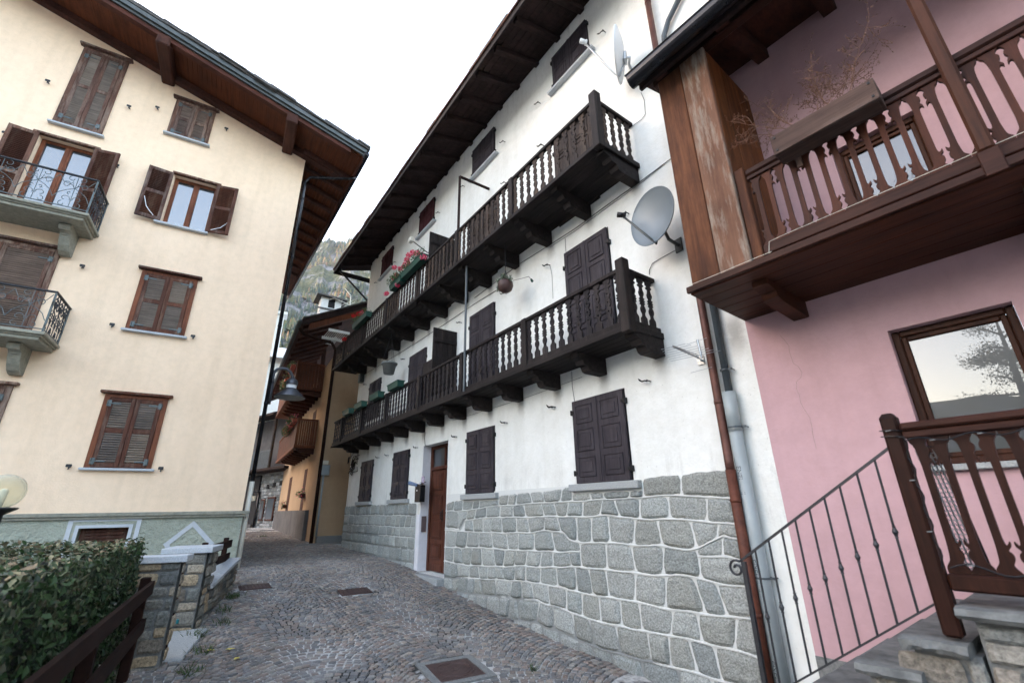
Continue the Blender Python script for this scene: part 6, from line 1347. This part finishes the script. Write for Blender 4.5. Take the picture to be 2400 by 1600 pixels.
# ================================================================ STONE HOUSE and pale house further up the lane
sc_ = S.M @ Vector((sx0-Lh+.35, -.05, 0)); G = frame_through(Vector((sc_.x, sc_.y, 0)), -52, 1)
gx0 = G.loc(sc_)[0]
SH = thing('stone_house', 'old dark rubble stone house with small shuttered openings at the bend of the lane', 'house', G, gx0, 0, -.9)
m_ = MB(); m_.box(gx0-5.5, gx0+.6, 0, 3, -1.6, 2.1); m_.build('wall', M_cement, SH)
st_ = MB(); scol3 = [(.20, .22, .225), (.30, .33, .34), (.14, .155, .16), (.38, .40, .41), (.24, .25, .245)]
rs = random.Random(41); rubble(st_, gx0-3.6, gx0+.55, -1.3, 2.05, 0.0, None, scol3, .05, (.15, .4), (.10, .2)); st_.build('rubble_stones', M_rubble, SH)
for (qa, qb) in (((500, 150), (575, 555)), ((670, 110), (755, 550))):
    x0_, x1_ = G.x(P('ZF', (qa[0]*2+430)/3, 400)), G.x(P('ZF', qb[0]-10, 300)); z1_, z0_ = G.z(P('ZF', *qa)), G.z(P('ZF', qa[0]-60, 550)); m_ = MB(); m_.cham(min(x0_, x1_), max(x0_, x1_), -.09, -.0, z0_, z1_, .01); wo = m_.build('window', M_purlin, SH); m_ = MB(); m_.cham(min(x0_, x1_)+.08, max(x0_, x1_)-.08, -.1, -.091, z0_+.1, z1_-.1, .004); m_.build('pane', M_glassd, wo)
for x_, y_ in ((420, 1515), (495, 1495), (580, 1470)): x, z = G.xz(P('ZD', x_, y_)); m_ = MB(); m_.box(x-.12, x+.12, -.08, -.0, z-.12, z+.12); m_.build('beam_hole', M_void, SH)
pp = MB(); x = G.x(P('ZF', 330, 800), .1); pp.tube([(x, -.12, G.z(P('ZF', 465, 20), .1)), (x, -.12, -1.0)], .06, 8); pp.tube([(x-.9, -.12, G.z(P('ZF', 440, 10), .1)+.1), (x, -.12, G.z(P('ZF', 465, 20), .1))], .05, 8); pp.build('downpipe', M_gutter, SH, smooth=True)
dxx = x-.15
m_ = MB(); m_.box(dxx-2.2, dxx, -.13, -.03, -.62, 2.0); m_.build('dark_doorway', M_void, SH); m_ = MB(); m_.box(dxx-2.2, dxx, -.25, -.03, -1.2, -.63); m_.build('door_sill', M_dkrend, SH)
q = G.xz(P('ZF', 340, 135), .16); m_ = MB(); m_.cham(q[0]-.32, q[0]+.28, -.17, -.135, q[1]-.14, q[1]+.14, .004); m_.build('door_sign', M_balcstone, SH)
# wooden gallery of the stone house
gx1 = G.x(P('ZD', 440, 1200), .9); m_ = MB(); m_.box(gx0-4.5, gx1+1.8, -1.0, -.0, 2.10, 2.22); ga = m_.build('gallery', M_eave, SH)
m_ = MB(); x = gx1
while x > gx0-5: m_.box(x-.1, x-.01, -.98, -.95, 2.22, 3.1); x -= .11
m_.box(gx0-5, gx1+.02, -1.0, -.93, 3.1, 3.18); m_.build('railing', M_darkpipe, ga)
m_ = MB(); m_.box(gx0-5, gx1+1.2, 0, 2.6, 2.11, 5.2); m_.build('upper_wall', M_dkrend, SH)
m_ = MB(); m_.hexa([(gx0-6, -1.3, 5.0), (gx1+.3, -1.3, 5.0), (gx1+1.0, 3, 6.3), (gx0-6, 3, 6.3), (gx0-6, -1.3, 5.12), (gx1+.3, -1.3, 5.12), (gx1+1.0, 3, 6.42), (gx0-6, 3, 6.42)]); m_.build('roof', M_eave, SH)
m_ = MB(); m_.cham(gx1-.06, gx1+.06, -1.0, -.88, 2.2, 5.05, .01); m_.build('gallery_post', M_darkz, SH)
# pale house beyond
dir_ = ray(P('ZD', 430, 560)); pw_ = dir_*(34/math.hypot(dir_.x, dir_.y)); 
PHs = thing('pale_house', 'small pale distant house seen between the curved street lamp and the corner drainpipe', 'house', None, pw_.x, pw_.y, 0)
m_ = MB(); a0 = rad(20); R_ = Matrix.Translation((pw_.x, pw_.y, 0)) @ Matrix.Rotation(-rad(-28), 4, 'Z'); m_.box(-3.5, 3.0, 0, 6, -1.5, 10.2, R_); m_.build('wall', M_awn, PHs)
m_ = MB(); m_.hexa([R_ @ Vector(q) for q in ((-4.2, -.8, 9.9), (3.6, -.8, 9.9), (3.6, 3, 11.6), (-4.2, 3, 11.6), (-4.2, -.8, 10.1), (3.6, -.8, 10.1), (3.6, 3, 11.8), (-4.2, 3, 11.8))]); ro = m_.build('roof', M_paper, PHs)
m_ = MB(); m_.box(-.9, -.1, .2, .9, 9.9, 13.4, R_); m_.box(-1.1, .1, 0, 1.1, 13.4, 13.6, R_); m_.build('chimney', M_awn, ro)

# ================================================================ LEFT: LOW WALL, PILLARS, HEDGE, FENCE, GLOBE LAMP
gA = ground_hit(P('ZH', 1280, 900)); gB = ground_hit(P('ZH', 760, 1500))
azw = math.degrees(math.atan2(gA.x-gB.x, gA.y-gB.y)); Q = frame_through(Vector((gB.x, gB.y, 0)), azw, -1)
print('Q az', azw, 'D', Q.D)
xA = Q.loc(gA)[0]; xB = Q.loc(gB)[0]; ztop = Q.z(P('ZH', 1265, 600)); ztop2 = Q.z(P('ZH', 910, 960)); print('wall x', xB, xA, 'z', ztop, ztop2, gA.z, gB.z)
LW = thing('low_stone_wall', 'low rubble stone wall with pale slab coping running along the left edge of the lane', 'wall', Q, (xA+xB)/2, 0, -1.4)
rs = random.Random(51); st_ = MB(); scol4 = [(.16, .165, .15), (.22, .215, .19), (.13, .135, .13), (.25, .235, .20), (.18, .16, .13)]
sl_ = (ztop-ztop2)/(xA-Q.x(P('ZH', 910, 960))); xw2 = Q.x(P('ZH', 910, 960))
def wtop(x): return ztop2+sl_*(x-xw2)
x_start = 7.47+.40
rubble(st_, x_start, xA, -1.9, ztop, 0.0, lambda x: wtop(x)-.03, scol4, .035, (.15, .4), (.07, .14)); 
m_ = MB(); m_.hexa([(x_start, 0, -2), (xA, 0, -2), (xA, .34, -2), (x_start, .34, -2), (x_start, 0, wtop(x_start)-.05), (xA, 0, wtop(xA)-.05), (xA, .34, wtop(xA)-.05), (x_start, .34, wtop(x_start)-.05)]); core = m_.build('wall_core', M_cement, LW); st_.build('rubble_stones', M_rubble, core)
m_ = MB(); xm_ = (xw2+xA)/2-.1
for (a, c, dz) in ((x_start+.0, xm_-.005, 0.0), (xm_, xA+.03, .012)): m_.hexa([(a, -.05, wtop(a)-.045+dz), (c, -.05, wtop(c)-.045+dz), (c, .42, wtop(c)-.045+dz), (a, .42, wtop(a)-.045+dz), (a, -.05, wtop(a)+dz), (c, -.05, wtop(c)+dz), (c, .42, wtop(c)+dz), (a, .42, wtop(a)+dz)])
m_.build('coping', M_marble, LW)
# pillars
def pillar(x0, x1, y0, y1, ztop_, label, cap_over=.06):
    t = thing('stone_pillar', label, 'pillar', Q, (x0+x1)/2, (y0+y1)/2, -1.5, 'stone gate pillars')
    m_ = MB(); m_.box(x0+.01, x1-.01, y0+.01, y1-.01, -2.1, ztop_-.05); core = m_.build('pillar_core', M_cement, t)
    st_ = MB(); rubble(st_, x0, x1, -2.0, ztop_-.05, y0, None, scol4+[(.34, .27, .18), (.30, .26, .20)], .035, (.18, .5), (.08, .17))
    s2 = MB(); rubble(s2, -y1, -y0, -2.0, ztop_-.05, 0, None, scol4+[(.34, .27, .18), (.30, .26, .20)], .03, (.2, .5), (.08, .17))
    for i_, (a, b_, c_) in enumerate(s2.v): s2.v[i_] = (x0+b_, -a, c_)
    k = len(st_.v); st_.v += s2.v; st_.f += [tuple(q+k for q in f) for f in s2.f]; st_.c += s2.c
    st_.build('facing_stones', M_rubble, core)
    m_ = MB(); m_.cham(x0-cap_over, x1+cap_over, y0-cap_over, y1+cap_over, ztop_-.048, ztop_+.02, .006); m_.build('capstone', M_marble, t)
    return t
# pillar nearest the wall (B) then the pillar behind the hedge end (A)
# camera-facing faces are the low-x ends, street-facing faces lie on y = 0
xb0, zcB = 7.47, -.437; xa0, zcA = 6.37, -.448
yB = -Q.side(P('ZH', 650, 900), xb0)[0]; xB1 = xb0+.5
yA = -Q.side(P('ZH', 330, 900), xa0)[0]; xA1 = Q.x(P('ZH', 700, 600), .0)
print('pillars', yB, xB1, yA, xA1)
pillar(xb0, xb0+.48, 0, max(.45, min(yB, .8)), zcB, 'stone gate pillar with a pale slab cap, the farther one joined to the low wall')
pillar(xa0-.0, min(xA1, xa0+.45), 0, max(.5, min(yA, .9)), zcA, 'stone gate pillar with a pale slab cap, the nearer one beside the hedge')
gt = MB(); gt.cham(min(xA1, xa0+.45)+.01, min(xA1, xa0+.45)+.06, .005, .06, -1.5, zcA-.05, .006); gt.cham(xb0-.05, xb0-.01, .3, .36, -1.4, zcB-.06, .006)
tag(gt.build('gate_post', M_redfence, None, Q, (xA1, .03, -1.5)), 'thin dark red gate jamb between the two stone pillars', 'gate post')
th = MB(); th.cham(min(xA1, xa0+.4)-.0, xb0, -.16, .5, -1.62, -1.405, .01)
for i_ in range(len(th.v)): a, b_, c_ = th.v[i_]; th.v[i_] = (a, b_, c_+(a-6.9)*.10)
tag(th.build('threshold_slab', M_stonesill, None, Q, (6.9, .1, -1.5)), 'pale granite threshold slab at the foot of the gate pillars', 'threshold')
sp = MB(); q0 = Q.side(P('ZH', 622, 1320), xb0); sp.cham(xb0-.055, xb0-.035, -q0[0]-.014, -q0[0]+.014, q0[1]-.03, q0[1]+.02, .006)
tag(sp.build('reflector_stud', plain('cyan_reflector', (.01, .16, .18), .3, 0, .1), None, Q, (xb0, .2, -1.1)), 'small cyan reflector fixed low on the farther gate pillar', 'reflector')
# wooden fence on the wall and along the hedge
FN = thing('wooden_fence', 'short brown wooden fence on the slab coping behind the farther gate pillar', 'fence', Q, 8.3, .15, -.8, 'wooden fences along the lane')
qx = Q.x(P('ZH', 1145, 600), -.2); zt_ = Q.z(P('ZH', 1180, 315), -.2)
for (x, w_) in ((qx, .075), (xb0+.62, .07)):
    m_ = MB(); m_.cham(x, x+w_, .16, .23, wtop(x)-.02, zt_, .008); m_.build('post', M_redfence, FN)
for z_ in (zt_-.10, zt_-.30):
    m_ = MB(); m_.cham(xb0+.5, qx+.2, .125, .155, z_-.06, z_+.06, .006); m_.build('rail', M_redfence, FN)
pyq = -Q.side((330, 1420), 6.15)[0]; print('post y', pyq); pwq = Q.M @ Vector((6.15, pyq, 0)); FQ = frame_through(Vector((pwq.x, pwq.y, 0)), -30, -1); fqx = FQ.loc(pwq)[0]
FN = thing('wooden_fence', 'dark two rail wooden fence in front of the hedge at the lower left', 'fence', FQ, fqx-2, -.03, -1.5, 'wooden fences along the lane')
r1a, r1b = FQ.xz(P('L3', 935, 975), .05), FQ.xz(P('L3', 420, 1400), .05); r2a, r2b = FQ.xz(P('L3', 830, 1265), .05), FQ.xz(P('L3', 560, 1530), .05); print('rails', r1a, r1b, r2a, r2b)
for qa, qb in ((r1a, r1b), (r2a, r2b)):
    sl2 = max(0, min(.09, (qa[1]-qb[1])/(qa[0]-qb[0]))); x1_ = fqx+.02; x0_ = fqx-4.6; za = qa[1]; zb2 = qa[1]-sl2*(x1_-x0_)
    m_ = MB(); m_.hexa([(x0_, -.07, zb2-.06), (x1_, -.07, za-.06), (x1_, -.035, za-.06), (x0_, -.035, zb2-.06), (x0_, -.07, zb2+.06), (x1_, -.07, za+.06), (x1_, -.035, za+.06), (x0_, -.035, zb2+.06)]); m_.build('rail', M_redfence, FN)
for x in (fqx-.06, fqx-2.0, fqx-3.9): m_ = MB(); m_.cham(x, x+.09, -.034, .05, -2.1, r1a[1]+.10-.05*(fqx-x), .008); m_.build('post', M_redfence, FN)
kb = MB(); kb.box(fqx-5, fqx+.25, -.35, .35, -2.3, -1.60); tag(kb.build('paving_slab', M_slab, None, FQ, (fqx-1, 0, -1.7)), 'grey stone slabs along the foot of the hedge fence', 'paving')
# hedge
hg_ = MB(); rg = random.Random(99); hx0, hx1, hy0, hy1, hz0 = fqx-5.2, fqx+.08, .10, 6.5, -2.0
hz1 = FQ.side(P('L3', 985, 700), hx1)[1]; print('hedge top', hz1, hx1)
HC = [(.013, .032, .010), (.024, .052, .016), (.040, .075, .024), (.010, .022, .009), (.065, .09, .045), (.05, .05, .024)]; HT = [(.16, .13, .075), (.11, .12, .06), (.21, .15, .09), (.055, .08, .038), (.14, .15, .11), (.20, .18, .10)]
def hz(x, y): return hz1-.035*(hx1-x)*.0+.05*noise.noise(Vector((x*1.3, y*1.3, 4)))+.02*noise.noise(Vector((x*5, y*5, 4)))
def hleaf(c, nrm, cols_, s_=.023):
    a = Vector((rg.gauss(0, 1), rg.gauss(0, 1), rg.gauss(0, 1))); a = (a-nrm*a.dot(nrm)*.5).normalized(); b_ = a.cross(nrm+Vector((rg.gauss(0, .6), rg.gauss(0, .6), rg.gauss(0, .6)))).normalized(); k = s_*rg.choice((.35, .5, .7, .9, 1.1, 1.3)); f_ = nrm*k*.15
    hg_.add([c-a*k, c-b_*k*.5+a*k*.1+f_, c+a*k, c+b_*k*.5+a*k*.1+f_], [(0, 1, 2), (0, 2, 3)], cols_[rg.randrange(len(cols_))])
UPV, OUTV, FARV = Vector((0, 0, 1)), Vector((0, -1, 0)), Vector((1, 0, 0))
for _ in range(30000):
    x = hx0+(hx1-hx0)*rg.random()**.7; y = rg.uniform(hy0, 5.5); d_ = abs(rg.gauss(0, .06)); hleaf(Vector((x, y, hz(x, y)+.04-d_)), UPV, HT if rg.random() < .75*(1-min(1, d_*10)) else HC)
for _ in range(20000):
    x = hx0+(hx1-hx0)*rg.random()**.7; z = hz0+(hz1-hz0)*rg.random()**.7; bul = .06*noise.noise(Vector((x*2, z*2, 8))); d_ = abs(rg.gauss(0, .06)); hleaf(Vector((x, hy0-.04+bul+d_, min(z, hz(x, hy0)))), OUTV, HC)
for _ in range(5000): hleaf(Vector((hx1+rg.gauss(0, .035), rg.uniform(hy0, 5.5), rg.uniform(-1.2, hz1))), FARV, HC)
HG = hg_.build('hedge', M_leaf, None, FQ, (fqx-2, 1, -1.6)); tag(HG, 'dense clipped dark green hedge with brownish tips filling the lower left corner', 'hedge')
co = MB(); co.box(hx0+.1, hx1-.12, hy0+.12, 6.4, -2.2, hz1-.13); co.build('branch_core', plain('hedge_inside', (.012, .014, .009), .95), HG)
# globe lamp
gl_c = ray(P('L3', 24, 395)); gd = 3.7; gl_c = gl_c*(gd/gl_c.length); GLr = .5*gd*.038*1.95
GLm = thing('globe_lamp', 'clear yellowish glass globe lamp on a dark post at the left edge', 'garden lamp', None, gl_c.x, gl_c.y, gl_c.z)
gr = gd*.0237
m, nt, b = mat('globe_glass', .06, .5); b.inputs['Base Color'].default_value = (.62, .62, .52, 1); b.inputs['Alpha'].default_value = 1
tr_ = nt.nodes.new('ShaderNodeBsdfTransparent'); tr_.inputs[0].default_value = (.93, .93, .84, 1); mx = nt.nodes.new('ShaderNodeMixShader'); lw_ = N(nt, 'ShaderNodeLayerWeight', Blend=.25); mrr = nt.nodes.new('ShaderNodeMapRange'); mrr.inputs[3].default_value = .10; mrr.inputs[4].default_value = .9
L(nt, lw_.outputs['Facing'], mrr.inputs[0]); L(nt, mrr.outputs[0], mx.inputs[0]); L(nt, tr_.outputs[0], mx.inputs[1]); L(nt, b.outputs[0], mx.inputs[2]); L(nt, mx.outputs[0], nt.nodes['Material Output'].inputs['Surface'])
T_ = Matrix.Translation(gl_c); sp_ = [(gr*math.sin(math.pi*k/20), -gr*math.cos(math.pi*k/20)) for k in range(1, 20)]
o_ = MB(); o_.lathe([(gr*.16, -gr)]+sp_[1:]+[(.001, gr)], 36, T_); o_.build('globe', m, GLm, smooth=True)
o_ = MB(); o_.lathe([(.012, -gr*.95), (.016, -gr*.4), (.018, gr*.05), (.008, gr*.16), (0, gr*.17)], 14, T_); o_.build('bulb', M_cream, GLm, smooth=True)
o_ = MB(); o_.lathe([(.075, -gr*1.02), (.08, -gr*.93), (.035, -gr*.90)], 20, T_); o_.lathe([(.075, -gr*1.02), (.05, -gr*1.2), (.028, -gr*1.35), (.028, -2.0-gl_c.z+CZ-1.7)], 16, T_); o_.build('post', M_iron, GLm, smooth=True)

# ================================================================ MOUNTAINS, TREES, SKY, LIGHT, CAMERA
def elev(az):   # skyline elevation in degrees for an azimuth
    a = ((az+180) % 360)-180
    base = 11+3.5*math.sin(rad(a*2.1+40))+2.2*math.sin(rad(a*5.3))+1.2*math.sin(rad(a*11))
    pts = [(-165, 9), (-150, 9), (-125, 8.5), (-113, 10), (-104, 15), (-92, 20.5), (-80, 22.5), (-66, 21.5), (-45, 22), (-35, 26.5), (-30, 28.5), (-26.8, 29.6), (-23.5, 31), (-20, 32.5), (-10, 31), (2, 22), (18, 13), (40, 9)]  # skyline to the left raised to keep the sun lamp off the street
    if pts[0][0] < a < pts[-1][0]:
        h = interp(pts, a); k = min(1, (a+165)/15, (40-a)/15); h = h*k+base*(1-k)
    else: h = base
    return h+.5*noise.noise(Vector((a*.6, 0, 0)))+.25*noise.noise(Vector((a*2.2, 0, 5)))
def terr(az, t):
    """t 0..1 from foot to crest and 1..1.2 just over it"""
    r0, r1 = 170, 620; H = math.tan(rad(elev(az)))*r1; r_ = r0+(r1-r0)*t
    prof = t**1.15 if t <= 1 else 1-(t-1)*.6
    x, y = r_*math.sin(rad(az)), r_*math.cos(rad(az)); z = H*prof
    n_ = noise.fractal(Vector((x*.012, y*.012, z*.012)), .9, 2.1, 6)
    rock = noise.ridged_multi_fractal(Vector((x*.02+3, y*.02, z*.008)), .9, 2.2, 5, .9, 2.0) if t < 1.1 else 0
    z += n_*9*min(1, t*3); rr = r_+(rock-1.2)*9*min(1, t*3)-n_*6
    return Vector((rr*math.sin(rad(az)), rr*math.cos(rad(az)), z-4))
m, nt, b = mat('mountain_rock', .95, .1); v = coord(nt, (.03, .03, .03)); n1 = N(nt, 'ShaderNodeTexNoise', Scale=1.0, Detail=10, Roughness=.7); L(nt, v, n1.inputs['Vector'])
v2 = coord(nt, (.12, .12, .05)); n2 = N(nt, 'ShaderNodeTexNoise', Scale=1.0, Detail=8, Roughness=.75, Distortion=1.2); L(nt, v2, n2.inputs['Vector'])
rk_ = ramp(nt, n2.outputs[0], [(.36, (.06, .06, .07)), (.5, (.16, .16, .175)), (.66, (.27, .265, .27))]); gr_ = ramp(nt, n2.outputs[0], [(.4, (.035, .05, .03)), (.6, (.10, .10, .055))])
L(nt, mixc(nt, ramp(nt, n1.outputs[0], [(.49, (0, 0, 0)), (.56, (1, 1, 1))]), gr_, rk_), b.inputs['Base Color']); bump(nt, b, n2.outputs[0], 1.0, 2.5); M_mtn = m
def terrain(azs, ts, name):
    mb = MB(); vs = [terr(a, t) for a in azs for t in ts]; n_ = len(ts)
    mb.add(vs, [(i*n_+j, (i+1)*n_+j, (i+1)*n_+j+1, i*n_+j+1) for i in range(len(azs)-1) for j in range(n_-1)])
    o = mb.build(name, M_mtn, recalc=False, smooth=False); tag(o, kind='structure')
terrain([-45+.25*i for i in range(181)], [i/90 for i in range(100)]+[1.12, 1.2], 'mountain_slope')
terrain([2+i*2 for i in range(157)], [i/24 for i in range(27)], 'hills_with_sun_block')  # mirrored behind the camera; left part unseen, heightened to block the sun
fm = MB(); rg = random.Random(17); FC = [(.022, .042, .032), (.032, .055, .036), (.018, .036, .034), (.045, .065, .034)]; FY = [(.17, .125, .05), (.13, .115, .05), (.22, .13, .06), (.11, .10, .045)]
def cone_tree(p, h, r, col):
    k = 6; a0 = rg.uniform(0, 6)
    for (zb, zt, rr) in ((.08, .55, 1.0), (.35, .80, .72), (.6, 1.0, .45)):
        vs = [(p.x+r*rr*math.cos(a0+q*2*math.pi/k)*rg.uniform(.75, 1.2), p.y+r*rr*math.sin(a0+q*2*math.pi/k)*rg.uniform(.75, 1.2), p.z+h*(zb+rg.uniform(-.05, .05))) for q in range(k)]+[(p.x, p.y, p.z+h*zt)]
        fm.add(vs, [(q, (q+1) % k, k) for q in range(k)], tuple(c*rg.uniform(.8, 1.2) for c in col))
cnt = 0
while cnt < 4200:
    az = rg.uniform(-31, -12); t = rg.random()**.8*1.02; p = terr(az, t); dens = noise.noise(Vector((p.x*.016, p.y*.016, p.z*.02)))+.25*noise.noise(Vector((p.x*.06, p.y*.06, 3)))+(.55 if t > .80 else 0)+(.22 if t < .5 else -.05)
    cnt += 1
    if dens < .02: continue
    yel = noise.noise(Vector((p.x*.03+9, p.y*.03, 5)))+rg.gauss(0, .22) > .16
    h = rg.uniform(5, 10)*(.75+.4*t); cone_tree(p-Vector((0, 0, .8)), h, h*rg.uniform(.17, .26), (FY if yel else FC)[rg.randrange(4)])
for _ in range(700):
    az = rg.uniform(-160, -80); t = rg.random(); p = terr(az, t); h = rg.uniform(3, 6); cone_tree(p, h, h*.24, FC[rg.randrange(4)])
tag(fm.build('hillside_forest', M_leaf), 'mixed dark conifers and yellow larches covering the steep mountainside', 'forest', kind='stuff')
# tree across the lane behind the camera, seen mirrored in the ground floor window
tp = Vector((-9.3, -6.5, gw(-9.3, -6.5))); TT = thing('tree', 'tree with fine drooping sprays of leaves, seen mirrored in the window of the pink house', 'tree', None, *tp)
tk = MB(); rw = random.Random(5); lv = MB(); LCc = [(.08, .10, .04), (.12, .12, .05), (.06, .08, .035)]
tk.tube([tp, tp+Vector((.1, 0, 2.2)), tp+Vector((.0, .1, 4.4)), tp+Vector((.1, .1, 7.2))], [.2, .16, .11, .03], 8)
for k in range(34):
    h = rw.uniform(1.4, 6.9); a = rw.uniform(0, 6.3); Lb = (7.6-h)*.42+.4; s0 = tp+Vector((.05, .05, h)); e_ = s0+Vector((math.cos(a)*Lb, math.sin(a)*Lb, rw.uniform(-.1, .6))); tk.tube([s0, (s0+e_)/2+Vector((0, 0, .15)), e_], [.04, .025, .008], 5)
    for q in range(9): c_ = s0+(e_-s0)*(.3+.08*q)+Vector((0, 0, .1)); leafcluster(lv, c_, 44, .32, .035, LCc, .7, rw)
tk.build('trunk', M_dark, TT); lv.build('crown', M_leaf, TT)

# aerial haze
hz_m = bpy.data.materials.new('air'); hz_m.use_nodes = True; nt = hz_m.node_tree; nt.nodes.clear(); out = nt.nodes.new('ShaderNodeOutputMaterial'); pv = nt.nodes.new('ShaderNodeVolumePrincipled'); pv.inputs['Density'].default_value = .00013; pv.inputs['Color'].default_value = (.82, .88, .97, 1); pv.inputs['Anisotropy'].default_value = .0; L(nt, pv.outputs[0], out.inputs['Volume'])
USE_HAZE = True
if USE_HAZE:
    hb = MB(); hb.box(-780, 780, -780, 780, -40, 520); tag(hb.build('haze', hz_m), 'pale mountain air', 'haze', kind='stuff')

w = bpy.data.worlds.new('World'); sc.world = w; w.use_nodes = True; nt = w.node_tree; bg = nt.nodes['Background']
sky = nt.nodes.new('ShaderNodeTexSky'); sky.sky_type = 'NISHITA'; sky.sun_disc = False; SE, SR = 12, -80
sky.sun_elevation = rad(SE); sky.sun_rotation = rad(SR); sky.air_density = 1.0; sky.dust_density = 4.0; sky.ozone_density = 0.0; sky.altitude = 1200
L(nt, mixc(nt, 1.0, sky.outputs[0], (1.12, 1.0, .93), 'MULTIPLY'), bg.inputs['Color']); bg.inputs['Strength'].default_value = .15
sl_ = bpy.data.lights.new('sun', 'SUN'); sl_.energy = 2.0; sl_.angle = rad(.5); sl_.color = (1, .93, .84); so = bpy.data.objects.new('sun', sl_); COL.objects.link(so)
# sun stands low to the left, kept hidden by the raised skyline
sd = Vector((math.sin(rad(SR))*math.cos(rad(SE)), math.cos(rad(SR))*math.cos(rad(SE)), math.sin(rad(SE)))); so.rotation_euler = (-sd).to_track_quat('-Z', 'Y').to_euler()
cam = bpy.data.cameras.new('camera'); co_ = bpy.data.objects.new('camera', cam); COL.objects.link(co_); sc.camera = co_
cam.sensor_width = 36; cam.lens = FPX/2400*36; cam.clip_end = 4000; cam.clip_start = .05
co_.matrix_world = Matrix(((cr.x, cu.x, -cf.x, 0), (cr.y, cu.y, -cf.y, 0), (cr.z, cu.z, -cf.z, CZ), (0, 0, 0, 1)))
cam.dof.use_dof = True; cam.dof.focus_distance = 8.0; cam.dof.aperture_fstop = 1.8
vsx = sc.view_settings; vsx.view_transform = 'Standard'; vsx.look = 'None'; vsx.gamma = 1; vsx.exposure = 3.48
sc.cycles.max_bounces = 6; sc.cycles.diffuse_bounces = 3; sc.cycles.transparent_max_bounces = 8
